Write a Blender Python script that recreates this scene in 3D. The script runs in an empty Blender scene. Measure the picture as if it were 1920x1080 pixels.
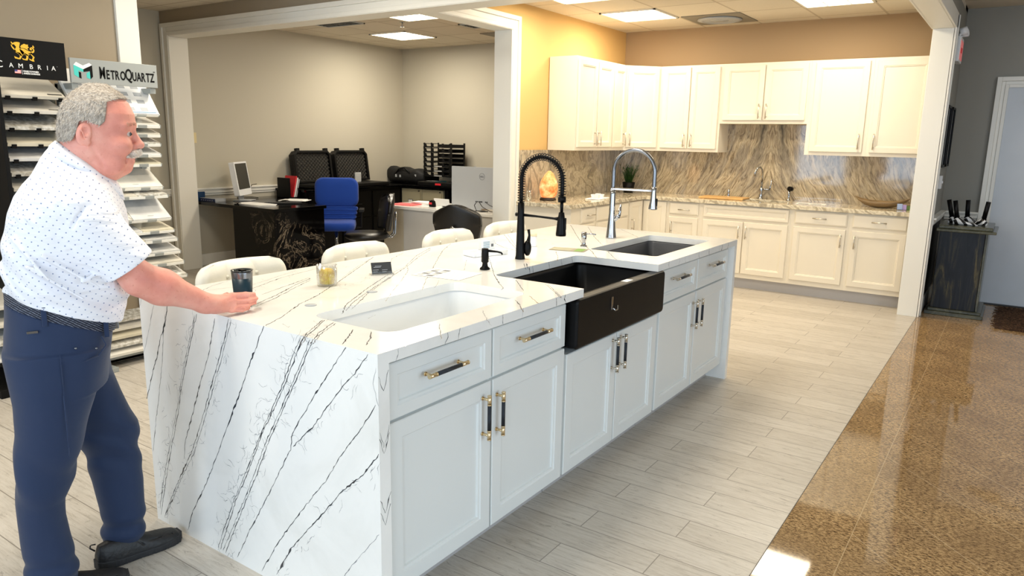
import bpy, bmesh, math, random
import numpy as np
from mathutils import Vector, Matrix
from mathutils.geometry import tessellate_polygon
random.seed(7)
PI = math.pi
SC = bpy.context.scene
COL = SC.collection
T = 0.915            # island and counter top height
CEIL = 2.76

# ---------------------------------------------------------------- materials
def lin(c):
    r = []
    for v in c[:3]:
        v = v / 255.0
        r.append(v / 12.92 if v <= 0.04045 else ((v + 0.055) / 1.055) ** 2.4)
    return (r[0], r[1], r[2], 1.0)

def P(name, rgb, rough=0.5, metal=0.0, noise=0.0, nscale=8.0, bump=0.0, bscale=60.0, coat=0.0, trans=0.0,
      emit=None, estr=0.0, spec=0.5, sheen=0.0, rgb2=None, stretch=None, sss=0.0):
    m = bpy.data.materials.new(name)
    m.use_nodes = True
    nt = m.node_tree
    b = nt.nodes['Principled BSDF']
    b.inputs['Base Color'].default_value = lin(rgb)
    b.inputs['Roughness'].default_value = rough
    b.inputs['Metallic'].default_value = metal
    b.inputs['Specular IOR Level'].default_value = spec
    b.inputs['Coat Weight'].default_value = coat
    b.inputs['Transmission Weight'].default_value = trans
    b.inputs['Sheen Weight'].default_value = sheen
    if sss:
        b.inputs['Subsurface Weight'].default_value = sss
        b.inputs['Subsurface Radius'].default_value = (0.9, 0.35, 0.2)
        b.inputs['Subsurface Scale'].default_value = 0.01
    if emit:
        b.inputs['Emission Color'].default_value = lin(emit)
        b.inputs['Emission Strength'].default_value = estr
    if noise or bump:
        tc = nt.nodes.new('ShaderNodeTexCoord')
        mp = nt.nodes.new('ShaderNodeMapping')
        if stretch: mp.inputs['Scale'].default_value = stretch
        nt.links.new(tc.outputs['Object'], mp.inputs['Vector'])
    if noise:
        n = nt.nodes.new('ShaderNodeTexNoise')
        n.inputs['Scale'].default_value = nscale
        n.inputs['Detail'].default_value = 5
        nt.links.new(mp.outputs['Vector'], n.inputs['Vector'])
        r = nt.nodes.new('ShaderNodeValToRGB')
        a = lin(rgb2) if rgb2 else tuple(x * (1 - noise) for x in lin(rgb)[:3]) + (1,)
        r.color_ramp.elements[0].position = 0.35
        r.color_ramp.elements[0].color = a
        r.color_ramp.elements[1].position = 0.65
        r.color_ramp.elements[1].color = lin(rgb)
        nt.links.new(n.outputs['Fac'], r.inputs['Fac'])
        nt.links.new(r.outputs['Color'], b.inputs['Base Color'])
    if bump:
        n2 = nt.nodes.new('ShaderNodeTexNoise')
        n2.inputs['Scale'].default_value = bscale
        n2.inputs['Detail'].default_value = 3
        nt.links.new(mp.outputs['Vector'], n2.inputs['Vector'])
        bp = nt.nodes.new('ShaderNodeBump')
        bp.inputs['Strength'].default_value = bump
        bp.inputs['Distance'].default_value = 0.01
        nt.links.new(n2.outputs['Fac'], bp.inputs['Height'])
        nt.links.new(bp.outputs['Normal'], b.inputs['Normal'])
    return m

class NG:      # tiny node-graph helper
    def __init__(s, name, rough=0.5, spec=0.5, coat=0.0):
        s.m = bpy.data.materials.new(name); s.m.use_nodes = True
        s.nt = s.m.node_tree; s.b = s.nt.nodes['Principled BSDF']
        s.b.inputs['Roughness'].default_value = rough
        s.b.inputs['Specular IOR Level'].default_value = spec
        s.b.inputs['Coat Weight'].default_value = coat
        s.tc = s.nt.nodes.new('ShaderNodeTexCoord')
    def n(s, t, **k):
        nd = s.nt.nodes.new(t)
        for a, v in k.items():
            if a in nd.inputs: nd.inputs[a].default_value = v
            else: setattr(nd, a, v)
        return nd
    def l(s, a, b): s.nt.links.new(a, b)
    def map(s, scale=(1, 1, 1), rot=(0, 0, 0), loc=(0, 0, 0), src=None):
        m = s.n('ShaderNodeMapping'); m.inputs['Scale'].default_value = scale
        m.inputs['Rotation'].default_value = rot; m.inputs['Location'].default_value = loc
        s.l(src or s.tc.outputs['Object'], m.inputs['Vector']); return m.outputs['Vector']
    def noise(s, vec, scale, detail=4, rough=0.5, dist=0.0):
        n = s.n('ShaderNodeTexNoise'); n.inputs['Scale'].default_value = scale; n.inputs['Detail'].default_value = detail
        n.inputs['Roughness'].default_value = rough; n.inputs['Distortion'].default_value = dist
        s.l(vec, n.inputs['Vector']); return n
    def ramp(s, fac, stops):
        r = s.n('ShaderNodeValToRGB'); cr = r.color_ramp
        while len(cr.elements) < len(stops): cr.elements.new(0.5)
        for e, (p, c) in zip(cr.elements, stops):
            e.position = p; e.color = lin(c) if len(c) == 3 and max(c) > 1 else (c[0], c[1], c[2], 1)
        s.l(fac, r.inputs['Fac']); return r.outputs['Color']
    def mix(s, fac, a, b, mode='MIX'):
        m = s.n('ShaderNodeMix', data_type='RGBA', blend_type=mode)
        for so, v in ((m.inputs[0], fac), (m.inputs[6], a), (m.inputs[7], b)):
            if hasattr(v, 'default_value') and not isinstance(v, (int, float, tuple)): s.l(v, so)
            else: so.default_value = v
        return m.outputs[2]
    def bump(s, h, strength=0.2, dist=0.01):
        b = s.n('ShaderNodeBump'); b.inputs['Strength'].default_value = strength; b.inputs['Distance'].default_value = dist
        s.l(h, b.inputs['Height']); s.l(b.outputs['Normal'], s.b.inputs['Normal'])
    def base(s, c): s.l(c, s.b.inputs['Base Color'])

M = {}
M['wall_tan'] = P('wall_tan', (160, 146, 124), 0.85, bump=0.03, bscale=300)
M['wall_office'] = P('wall_office', (190, 184, 168), 0.85, bump=0.03, bscale=300)
M['wall_kitchen'] = P('wall_kitchen', (176, 150, 116), 0.85, bump=0.03, bscale=300)
M['wall_warm_lit'] = P('wall_warm_lit', (222, 184, 120), 0.85, bump=0.03, bscale=300)  # back wall's tan paint with the warm light's yellow put into the colour
M['wall_hall'] = P('wall_hall', (150, 148, 140), 0.85, bump=0.03, bscale=300)
M['wall_plain'] = P('wall_plain', (210, 208, 200), 0.9)
M['trim'] = P('trim_white', (236, 234, 226), 0.4, bump=0.02, bscale=20)
M['door_white'] = P('door_paint', (205, 212, 220), 0.5, noise=0.05, nscale=3)
M['cab'] = P('cabinet_cream', (234, 225, 207), 0.4)
M['cab_island'] = P('cabinet_pale_grey', (228, 231, 229), 0.35)
M['toe'] = P('toe_kick_grey', (190, 186, 184), 0.5)
M['nickel'] = P('brushed_nickel', (205, 198, 185), 0.3, 1.0)
M['pale_nickel'] = P('pale_nickel', (214, 206, 192), 0.25, 1.0)
M['brass'] = P('brass', (226, 204, 164), 0.28, 1.0)
M['chrome'] = P('chrome', (172, 174, 178), 0.06, 1.0)
M['steel'] = P('stainless_steel', (128, 130, 134), 0.24, 1.0)
M['darksteel'] = P('grey_sink_composite', (80, 81, 84), 0.35, noise=0.15, nscale=200)
M['black'] = P('matte_black', (4, 4, 5), 0.42, spec=0.2)
M['blackgloss'] = P('gloss_black', (4, 4, 5), 0.12, spec=0.25)
M['blackplastic'] = P('black_plastic', (7, 7, 8), 0.5, bump=0.05, bscale=200, spec=0.3)
M['knurl'] = P('knurled_dark', (62, 66, 72), 0.35, 0.9, bump=0.4, bscale=900)
M['white_sink'] = P('white_sink', (240, 243, 245), 0.15)
M['leather_black'] = P('black_leather', (7, 7, 8), 0.32, bump=0.15, bscale=120)
M['leather_white'] = P('cream_leather', (240, 236, 222), 0.5, bump=0.08, bscale=150)
M['blue'] = P('blue_fabric', (0, 58, 152), 0.9, bump=0.3, bscale=500, sheen=0.2)
M['white'] = P('white_plastic', (236, 238, 240), 0.4)
M['paper'] = P('paper', (240, 240, 238), 0.7)
M['grey'] = P('grey_print', (110, 112, 115), 0.7)
M['lightgrey'] = P('light_grey', (170, 174, 178), 0.5)
M['darkgrey'] = P('dark_grey', (50, 52, 55), 0.5)
M['silver'] = P('silver_plastic', (188, 192, 196), 0.35, 0.2)
M['screen'] = P('dark_screen', (78, 76, 70), 0.2)
M['red'] = P('red', (215, 40, 50), 0.6)
M['pink'] = P('coral_folder', (235, 92, 95), 0.6)
M['beige'] = P('beige_metal', (158, 152, 128), 0.4)
M['wood'] = P('bamboo', (214, 168, 104), 0.45, noise=0.15, nscale=6, stretch=(1, 12, 1))
M['almond'] = P('almond_plastic', (222, 206, 160), 0.4)
M['rackgrey'] = P('rack_grey', (158, 162, 160), 0.45, 0.2)
M['rackblack'] = P('rack_black', (7, 7, 8), 0.6, spec=0.2)
M['panel_emit'] = P('light_diffuser', (255, 250, 240), 0.5, emit=(255, 238, 205), estr=9.0)
M['louver'] = P('louver_metal', (120, 126, 130), 0.25, 0.9)
def thin_glass():
    m = bpy.data.materials.new('clear_glass'); m.use_nodes = True; nt = m.node_tree
    nt.nodes.remove(nt.nodes['Principled BSDF']); out = nt.nodes['Material Output']
    a = nt.nodes.new('ShaderNodeBsdfTransparent'); a.inputs[0].default_value = (0.95, 0.96, 0.96, 1)
    b = nt.nodes.new('ShaderNodeBsdfGlossy'); b.inputs['Roughness'].default_value = 0.04
    x = nt.nodes.new('ShaderNodeMixShader'); lw = nt.nodes.new('ShaderNodeLayerWeight'); lw.inputs[0].default_value = 0.25
    nt.links.new(lw.outputs['Facing'], x.inputs[0]); nt.links.new(a.outputs[0], x.inputs[1]); nt.links.new(b.outputs[0], x.inputs[2]); nt.links.new(x.outputs[0], out.inputs['Surface'])
    return m
M['glass'] = thin_glass()
M['cyan'] = P('teal_print', (72, 200, 190), 0.5)
M['gold'] = P('gold_print', (232, 182, 52), 0.5)
M['blueprint'] = P('blue_print', (90, 140, 170), 0.6)
M['greenprint'] = P('green_print', (110, 150, 60), 0.6)

def quartz():
    g = NG('white_quartz', 0.12, 0.5)
    v = g.map()
    n = g.noise(v, 2.2, 5, 0.6, 0.6)
    g.base(g.ramp(n.outputs['Fac'], [(0.3, (232, 231, 226)), (0.5, (243, 242, 238)), (1, (246, 245, 242))]))
    return g.m
M['quartz'] = quartz()
M['vein'] = P('vein_charcoal', (58, 60, 66), 0.2)
M['vein_thin'] = P('vein_grey', (128, 130, 136), 0.2)

def fantasy():      # flowing brown and cream quartzite
    g = NG('flowing_quartzite', 0.08, 0.5, 0.2)
    v = g.map(scale=(1, 1, 0.55))
    big = g.noise(v, 1.1, 4, 0.6, 1.2)
    vv = g.n('ShaderNodeVectorMath', operation='MULTIPLY_ADD')
    g.l(big.outputs['Color'], vv.inputs[0]); vv.inputs[1].default_value = (0.9, 0.9, 1.2); g.l(v, vv.inputs[2])
    w = g.n('ShaderNodeTexWave', wave_type='BANDS', bands_direction='X')
    w.inputs['Scale'].default_value = 3.2; w.inputs['Distortion'].default_value = 7; w.inputs['Detail'].default_value = 5
    w.inputs['Detail Scale'].default_value = 2.2; w.inputs['Detail Roughness'].default_value = 0.65
    g.l(vv.outputs[0], w.inputs['Vector'])
    c1 = g.ramp(w.outputs['Fac'], [(0.0, (136, 122, 102)), (0.22, (172, 156, 130)), (0.45, (204, 188, 156)), (0.75, (214, 200, 172)), (1.0, (186, 168, 140))])
    fine = g.noise(g.map(scale=(3.4, 3.4, 1)), 26, 6, 0.8, 1.8)
    c2 = g.ramp(fine.outputs['Fac'], [(0.35, (122, 112, 96)), (0.5, (190, 178, 156)), (0.7, (222, 212, 192))])
    c = g.mix(0.38, c1, c2)
    blk = g.ramp(g.noise(vv.outputs[0], 1.7, 3, 0.5, 2.0).outputs['Fac'], [(0.58, (0, 0, 0)), (0.64, (0.7, 0.7, 0.7)), (0.70, (0, 0, 0))])
    g.base(g.mix(blk, c, lin((92, 92, 86)), 'MIX'))
    return g.m
M['fantasy'] = fantasy()
def bookmatch(xc=-2.26, ztop=1.72):
    g = NG('bookmatched_quartzite', 0.07, 0.5, 0.2)
    sp = g.n('ShaderNodeSeparateXYZ'); g.l(g.tc.outputs['Object'], sp.inputs[0])
    def mth(op, a, b=None):
        m = g.n('ShaderNodeMath', operation=op)
        for i, v in enumerate((a, b)):
            if v is None: continue
            if isinstance(v, (int, float)): m.inputs[i].default_value = v
            else: g.l(v, m.inputs[i])
        return m.outputs[0]
    u = mth('ABSOLUTE', mth('SUBTRACT', sp.outputs[0], xc)); dz = mth('SUBTRACT', ztop, sp.outputs[2])
    fan = mth('SUBTRACT', u, mth('MULTIPLY', mth('MULTIPLY', dz, dz), 0.42))
    cb_ = g.n('ShaderNodeCombineXYZ'); g.l(fan, cb_.inputs[0]); g.l(sp.outputs[2], cb_.inputs[2])
    wb = g.noise(g.map(scale=(3, 1, 2), src=cb_.outputs[0]), 1.6, 3, 0.5)
    vv = g.n('ShaderNodeVectorMath', operation='MULTIPLY_ADD'); g.l(wb.outputs['Color'], vv.inputs[0]); vv.inputs[1].default_value = (0.16, 0, 0.2); g.l(cb_.outputs[0], vv.inputs[2])
    n1 = g.noise(g.map(scale=(30, 1, 4.5), src=vv.outputs[0]), 1.5, 8, 0.74, 0.9)
    c = g.ramp(n1.outputs['Fac'], [(0.30, (94, 82, 66)), (0.42, (150, 132, 106)), (0.52, (200, 182, 150)), (0.64, (222, 206, 176)), (0.8, (176, 158, 130))])
    n2 = g.noise(g.map(scale=(5, 1, 1.4), src=vv.outputs[0]), 1.4, 4, 0.6, 0.5)
    c = g.mix(g.ramp(n2.outputs['Fac'], [(0.45, (0, 0, 0)), (0.62, (0.75, 0.75, 0.75))]), c, g.ramp(n1.outputs['Fac'], [(0.32, (84, 76, 68)), (0.5, (140, 130, 116)), (0.7, (176, 166, 150))]))
    sx_ = g.n('ShaderNodeSeparateXYZ'); g.l(vv.outputs[0], sx_.inputs[0])
    band = g.ramp(mth('MULTIPLY', sx_.outputs[0], 2.0), [(0.24, (0, 0, 0)), (0.33, (0.9, 0.9, 0.9)), (0.40, (0.5, 0.5, 0.5)), (0.5, (0, 0, 0))])
    fade = g.ramp(dz, [(0.05, (1.0, 1.0, 1.0)), (0.5, (0, 0, 0))])
    c = g.mix(g.mix(1.0, band, fade, 'MULTIPLY'), c, lin((84, 80, 70)))
    g.base(c); return g.m
M['bookmatch'] = bookmatch()

def fantasy_top():
    g = NG('flowing_quartzite_counter', 0.1, 0.5)
    v = g.map()
    w = g.n('ShaderNodeTexWave', wave_type='BANDS', bands_direction='DIAGONAL')
    w.inputs['Scale'].default_value = 5; w.inputs['Distortion'].default_value = 9; w.inputs['Detail'].default_value = 5; w.inputs['Detail Scale'].default_value = 1.6
    g.l(v, w.inputs['Vector'])
    g.base(g.ramp(w.outputs['Fac'], [(0.0, (168, 156, 134)), (0.3, (208, 196, 170)), (0.7, (226, 216, 194)), (1.0, (196, 184, 160))]))
    return g.m
M['fantasy_top'] = fantasy_top()

def black_granite():
    g = NG('black_granite_gold_veins', 0.1, 0.2)
    v = g.map()
    n1 = g.noise(v, 3.0, 5, 0.7, 1.6)
    mask = g.ramp(g.noise(g.map(loc=(3, 1, 2)), 1.8, 2, 0.5).outputs['Fac'], [(0.50, (0, 0, 0)), (0.64, (1.0, 1.0, 1.0))])
    vein = g.ramp(n1.outputs['Fac'], [(0.488, (0, 0, 0)), (0.503, (0.8, 0.8, 0.8)), (0.52, (0.12, 0.12, 0.12)), (0.55, (0, 0, 0))])
    f = g.mix(1.0, vein, mask, 'MULTIPLY')
    g.base(g.mix(f, lin((7, 6, 6)), lin((150, 136, 118))))
    return g.m
M['black_granite'] = black_granite()

def planks():
    g = NG('wood_look_tile', 0.33, 0.4)
    v = g.map()
    br = g.n('ShaderNodeTexBrick', offset=0.37, offset_frequency=2)
    br.inputs['Color1'].default_value = (0, 0, 0, 1); br.inputs['Color2'].default_value = (1, 1, 1, 1); br.inputs['Mortar'].default_value = (0.5, 0.5, 0.5, 1)
    br.inputs['Scale'].default_value = 1; br.inputs['Mortar Size'].default_value = 0.0022; br.inputs['Mortar Smooth'].default_value = 0.2
    br.inputs['Brick Width'].default_value = 0.92; br.inputs['Row Height'].default_value = 0.153
    g.l(g.map(loc=(0.011, 0.075, 0)), br.inputs['Vector'])
    per = g.ramp(br.outputs['Color'], [(0.0, (170, 164, 154)), (1.0, (202, 197, 188))])
    off = g.n('ShaderNodeVectorMath', operation='MULTIPLY_ADD'); g.l(br.outputs['Color'], off.inputs[0]); off.inputs[1].default_value = (7, 3, 5); g.l(v, off.inputs[2])
    gr = g.noise(g.map(scale=(2.2, 26, 1), src=off.outputs[0]), 3.2, 7, 0.72, 0.6)
    c = g.mix(0.92, per, g.ramp(gr.outputs['Fac'], [(0.28, (104, 94, 82)), (0.42, (190, 180, 166)), (0.6, (214, 206, 194)), (0.72, (150, 140, 126))]), 'MIX')
    c = g.mix(0.32, c, per)
    kn = g.noise(g.map(scale=(3, 12, 1), src=off.outputs[0]), 1.6, 6, 0.8, 2.4)
    c = g.mix(g.ramp(kn.outputs['Fac'], [(0.58, (0, 0, 0)), (0.66, (0.6, 0.6, 0.6)), (0.72, (0, 0, 0))]), c, lin((120, 110, 98)))
    g.base(g.mix(br.outputs['Fac'], c, lin((140, 132, 122))))
    g.bump(br.outputs['Fac'], -0.3, 0.002)
    return g.m
M['planks'] = planks()

def granite_floor():
    g = NG('polished_brown_granite', 0.045, 0.5)
    v = g.map(rot=(0, 0, 0.5))
    n = g.noise(g.map(scale=(1, 2.3, 1), rot=(0, 0, 0.9)), 58, 7, 0.85, 0.5)
    n2 = g.noise(v, 3.0, 4, 0.6, 0.5)
    c = g.ramp(n.outputs['Fac'], [(0.38, (24, 18, 14)), (0.45, (92, 70, 48)), (0.51, (172, 140, 98)), (0.60, (214, 182, 134)), (0.70, (104, 84, 62))])
    c = g.mix(g.ramp(n2.outputs['Fac'], [(0.4, (0, 0, 0)), (0.65, (0.5, 0.5, 0.5))]), c, lin((124, 98, 68)))
    # joints: border strip line at x=-0.37 and diagonal field
    sep = g.n('ShaderNodeSeparateXYZ'); g.l(g.tc.outputs['Object'], sep.inputs[0])
    def line(val_socket, at, w):
        a = g.n('ShaderNodeMath', operation='SUBTRACT'); g.l(val_socket, a.inputs[0]); a.inputs[1].default_value = at
        b = g.n('ShaderNodeMath', operation='ABSOLUTE'); g.l(a.outputs[0], b.inputs[0])
        d = g.n('ShaderNodeMath', operation='LESS_THAN'); g.l(b.outputs[0], d.inputs[0]); d.inputs[1].default_value = w
        return d
    l1 = line(sep.outputs[0], -0.37, 0.0014)
    br = g.n('ShaderNodeTexBrick', offset=0.0)
    br.inputs['Scale'].default_value = 1; br.inputs['Mortar Size'].default_value = 0.0016; br.inputs['Brick Width'].default_value = 60.0; br.inputs['Row Height'].default_value = 0.318
    g.l(g.map(rot=(0, 0, PI / 4), loc=(0.12, 0.07, 0)), br.inputs['Vector'])
    gt = g.n('ShaderNodeMath', operation='GREATER_THAN'); g.l(sep.outputs[0], gt.inputs[0]); gt.inputs[1].default_value = -0.37
    mu = g.n('ShaderNodeMath', operation='MULTIPLY'); g.l(gt.outputs[0], mu.inputs[0]); g.l(br.outputs['Fac'], mu.inputs[1])
    mx = g.n('ShaderNodeMath', operation='MAXIMUM'); g.l(mu.outputs[0], mx.inputs[0]); g.l(l1.outputs[0], mx.inputs[1])
    g.base(g.mix(mx.outputs[0], c, lin((190, 166, 130))))
    return g.m
M['granite'] = granite_floor()

def ceiling_tiles():
    g = NG('ceiling_tiles', 0.9, 0.2)
    br = g.n('ShaderNodeTexBrick', offset=0.0)
    br.inputs['Scale'].default_value = 1; br.inputs['Mortar Size'].default_value = 0.011; br.inputs['Mortar Smooth'].default_value = 0.0
    br.inputs['Brick Width'].default_value = 0.61; br.inputs['Row Height'].default_value = 0.61
    br.inputs['Color1'].default_value = lin((226, 217, 200)); br.inputs['Color2'].default_value = lin((218, 208, 190)); br.inputs['Mortar'].default_value = lin((196, 184, 164))
    g.l(g.map(loc=(1.26, -0.10, 0)), br.inputs['Vector'])
    sp = g.noise(g.map(), 90, 3, 0.8)
    g.base(g.mix(g.ramp(sp.outputs['Fac'], [(0.3, (0.35, 0.35, 0.35)), (0.42, (0, 0, 0))]), br.outputs['Color'], lin((180, 168, 148))))
    g.bump(br.outputs['Fac'], -0.5, 0.004)
    return g.m
M['tiles'] = ceiling_tiles()

# ---------------------------------------------------------------- mesh helpers
def bez(a, b, t): return a + (b - a) * t
class MB:
    def __init__(s): s.v = []; s.f = []; s.m = []; s.sm = []
    def add(s, vs, fs, mi=0, M_=None, smooth=False):
        b = len(s.v)
        s.v += [tuple(M_ @ Vector(p)) if M_ is not None else tuple(p) for p in vs]
        for f in fs: s.f.append([b + i for i in f]); s.m.append(mi); s.sm.append(smooth)
        return s
    def box(s, x0, y0, z0, x1, y1, z1, mi=0, M_=None):
        vs = [(x0, y0, z0), (x1, y0, z0), (x1, y1, z0), (x0, y1, z0), (x0, y0, z1), (x1, y0, z1), (x1, y1, z1), (x0, y1, z1)]
        return s.add(vs, [(0, 3, 2, 1), (4, 5, 6, 7), (0, 1, 5, 4), (1, 2, 6, 5), (2, 3, 7, 6), (3, 0, 4, 7)], mi, M_)
    def ring(s, rings, mi=0, cap=True, smooth=True, closed=True, M_=None):
        n = len(rings[0]); vs = [p for r in rings for p in r]; fs = []
        for i in range(len(rings) - 1):
            for j in range(n if closed else n - 1):
                k = (j + 1) % n
                fs.append((i * n + j, i * n + k, (i + 1) * n + k, (i + 1) * n + j))
        b = len(s.v)
        s.add(vs, fs, mi, M_, smooth)
        if cap and closed:
            s.add([], [], mi)
            s.f.append([b + i for i in range(n)][::-1]); s.m.append(mi); s.sm.append(False)
            s.f.append([b + (len(rings) - 1) * n + i for i in range(n)]); s.m.append(mi); s.sm.append(False)
        return s
    def cyl(s, p0, p1, r0, r1=None, n=16, mi=0, cap=True, smooth=True):
        r1 = r0 if r1 is None else r1
        return s.tube([p0, p1], [r0, r1], n, mi, cap, smooth)
    def tube(s, path, r, n=10, mi=0, cap=True, smooth=True, sx=1.0, up=None):
        path = [Vector(p) for p in path]
        rr = r if isinstance(r, (list, tuple)) else [r] * len(path)
        rings = []; prev = None
        for i, p in enumerate(path):
            a = path[max(i - 1, 0)]; b = path[min(i + 1, len(path) - 1)]
            t = (b - a)
            if t.length < 1e-9: t = Vector((0, 0, 1))
            t.normalize()
            if prev is None:
                u = Vector(up) if up else (Vector((0, 0, 1)) if abs(t.z) < 0.9 else Vector((1, 0, 0)))
                u = (u - t * u.dot(t)).normalized()
            else:
                u = (prev - t * prev.dot(t))
                u = u.normalized() if u.length > 1e-6 else prev
            prev = u; w = t.cross(u)
            rings.append([p + (u * math.cos(2 * PI * k / n) + w * sx * math.sin(2 * PI * k / n)) * rr[i] for k in range(n)])
        return s.ring(rings, mi, cap, smooth)
    def lathe(s, prof, c=(0, 0, 0), n=28, mi=0, cap=True, smooth=True, M_=None):
        rings = [[(c[0] + r * math.cos(2 * PI * k / n), c[1] + r * math.sin(2 * PI * k / n), c[2] + z) for k in range(n)] for r, z in prof]
        return s.ring(rings, mi, cap, smooth, M_=M_)
    def ball(s, c, r, n=16, mi=0, M_=None):
        r = (r, r, r) if not isinstance(r, (tuple, list)) else r
        rings = []
        for i in range(1, n // 2):
            a = PI * i / (n // 2)
            rings.append([(c[0] + r[0] * math.sin(a) * math.cos(2 * PI * k / n), c[1] + r[1] * math.sin(a) * math.sin(2 * PI * k / n), c[2] - r[2] * math.cos(a)) for k in range(n)])
        return s.ring(rings, mi, True, True, M_=M_)
    def prism(s, poly, z0, z1, mi=0, holes=(), M_=None, mi_side=None):
        mi_side = mi if mi_side is None else mi_side
        loops = [list(poly)] + [list(h) for h in holes]
        flat = [p for lp in loops for p in lp]
        tri = tessellate_polygon([[Vector((p[0], p[1], 0)) for p in lp] for lp in loops])
        n = len(flat)
        vs = [(p[0], p[1], z0) for p in flat] + [(p[0], p[1], z1) for p in flat]
        fs = []
        for t in tri:
            a, b, c = [flat[i] for i in t]
            ar = (b[0] - a[0]) * (c[1] - a[1]) - (b[1] - a[1]) * (c[0] - a[0])
            if abs(ar) < 1e-12: continue
            t = t if ar > 0 else (t[0], t[2], t[1])
            fs.append(tuple(i + n for i in t)); fs.append((t[0], t[2], t[1]))
        s.add(vs, fs, mi, M_)
        base = len(s.v) - 2 * n; o = 0
        for li, lp in enumerate(loops):
            m = len(lp)
            ar = sum(lp[i][0] * lp[(i + 1) % m][1] - lp[(i + 1) % m][0] * lp[i][1] for i in range(m))
            for i in range(m):
                j = (i + 1) % m
                q = [base + o + i, base + o + j, base + n + o + j, base + n + o + i]
                if (ar > 0) != (li == 0): q = q[::-1]
                s.f.append(q); s.m.append(mi_side); s.sm.append(False)
            o += m
        return s
    def build(s, name, mats, parent=None, bevel=0.0, seg=2, subsurf=0, shade=None, loc=None, rot=None):
        me = bpy.data.meshes.new(name)
        me.from_pydata([tuple(p) for p in s.v], [], s.f)
        if not isinstance(mats, (list, tuple)): mats = [mats]
        for m in mats: me.materials.append(M[m] if isinstance(m, str) else m)
        me.polygons.foreach_set('material_index', s.m)
        me.polygons.foreach_set('use_smooth', [bool(x) if shade is None else shade for x in s.sm])
        me.update()
        o = bpy.data.objects.new(name, me); COL.objects.link(o)
        if parent is not None: o.parent = parent
        if loc: o.location = loc
        if rot: o.rotation_euler = rot
        if bevel:
            b = o.modifiers.new('b', 'BEVEL'); b.width = bevel; b.segments = seg; b.limit_method = 'ANGLE'; b.angle_limit = 0.6
        if subsurf:
            b = o.modifiers.new('s', 'SUBSURF'); b.levels = subsurf; b.render_levels = subsurf
        return o

def rrect(x0, y0, x1, y1, r, n=5):
    out = []
    for cx, cy, a0 in ((x1 - r, y0 + r, -90), (x1 - r, y1 - r, 0), (x0 + r, y1 - r, 90), (x0 + r, y0 + r, 180)):
        for i in range(n + 1):
            a = math.radians(a0 + 90 * i / n); out.append((cx + r * math.cos(a), cy + r * math.sin(a)))
    return out

def thing(name, label, cat, loc=(0, 0, 0), rotz=0.0, group=None):
    o = bpy.data.objects.new(name, None); COL.objects.link(o)
    o.location = loc; o.rotation_euler = (0, 0, rotz); o.empty_display_size = 0.1
    o['label'] = label; o['category'] = cat
    if group: o['group'] = group
    return o
def tag(o, label, cat, group=None):
    o['label'] = label; o['category'] = cat
    if group: o['group'] = group
    return o
def struct(name, mb, mats, **k):
    o = mb.build(name, mats, **k); o['kind'] = 'structure'; return o
def dup(root, loc=None, rotz=None, label=None):
    r = root.copy(); COL.objects.link(r)
    if loc is not None: r.location = loc
    if rotz is not None: r.rotation_euler = (0, 0, rotz)
    if label: r['label'] = label
    for ch in list(root.children):
        c = ch.copy(); COL.objects.link(c); c.parent = r
        for g in list(ch.children):
            d = g.copy(); COL.objects.link(d); d.parent = c
    return r
def text_mb(txt, size, M_=None, sx=1.0, depth=0.0006, bold=0.0, spacing=1.0, align='LEFT'):
    """lettering as mesh data: x right, y up, z towards the reader"""
    cu = bpy.data.curves.new('t', 'FONT'); cu.body = txt; cu.size = size; cu.extrude = depth; cu.offset = bold
    cu.space_character = spacing; cu.align_x = align; cu.resolution_u = 3
    ob = bpy.data.objects.new('t', cu); COL.objects.link(ob)
    dg = bpy.context.evaluated_depsgraph_get(); me = ob.evaluated_get(dg).to_mesh()
    vs = [(v.co.x * sx, v.co.y, v.co.z) for v in me.vertices]; fs = [tuple(p.vertices) for p in me.polygons]
    ob.evaluated_get(dg).to_mesh_clear()
    bpy.data.objects.remove(ob); bpy.data.curves.remove(cu)
    return vs, fs
# ---------------------------------------------------------------- the building
def wallbox(name, x0, y0, x1, y1, mat, z0=0.0, z1=CEIL):
    m = MB(); m.box(x0, y0, z0, x1, y1, z1); return struct(name, m, mat)
# floors
m = MB(); m.box(-8.0, -3.0, -0.1, -0.615, 9.0, 0.0); struct('floor', m, 'planks')
m = MB(); m.box(-0.615, -3.0, -0.1, 3.6, 9.0, 0.0); struct('floor', m, 'granite')
# thin joint strip between the two floors
m = MB(); m.box(-0.6165, -3.0, -0.01, -0.6140, 7.37, 0.0006); struct('trim_1', m, 'darkgrey')
# ceiling
m = MB(); m.box(-8.0, -3.0, CEIL, -0.62, 8.6, CEIL + 0.1); struct('ceiling', m, 'tiles')
m = MB(); m.box(-0.62, -3.0, 2.80, 3.6, 8.9, 2.9); struct('ceiling', m, 'tiles')
# walls
wallbox('wall_left', -5.5, -3.0, -5.36, 2.845, 'wall_tan')                   # behind the sample racks
wallbox('wall_far_left', -7.92, 2.85, -7.72, 8.5, 'wall_office')
wallbox('wall_behind_left', -7.92, 2.70, -5.5, 2.85, 'wall_tan')
wallbox('wall_office_back', -7.72, 8.30, -4.06, 8.5, 'wall_office')
wallbox('wall_kitchen_back', -4.06, 8.22, -0.765, 8.5, 'wall_kitchen')
wallbox('wall_hall_back', -0.62, 8.50, 3.6, 8.7, 'wall_hall', 0, 2.9)
wallbox('wall_right', 3.4, -3.0, 3.6, 8.6, 'wall_plain', 0, 2.9)
HT = 2.50     # opening height
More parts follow.
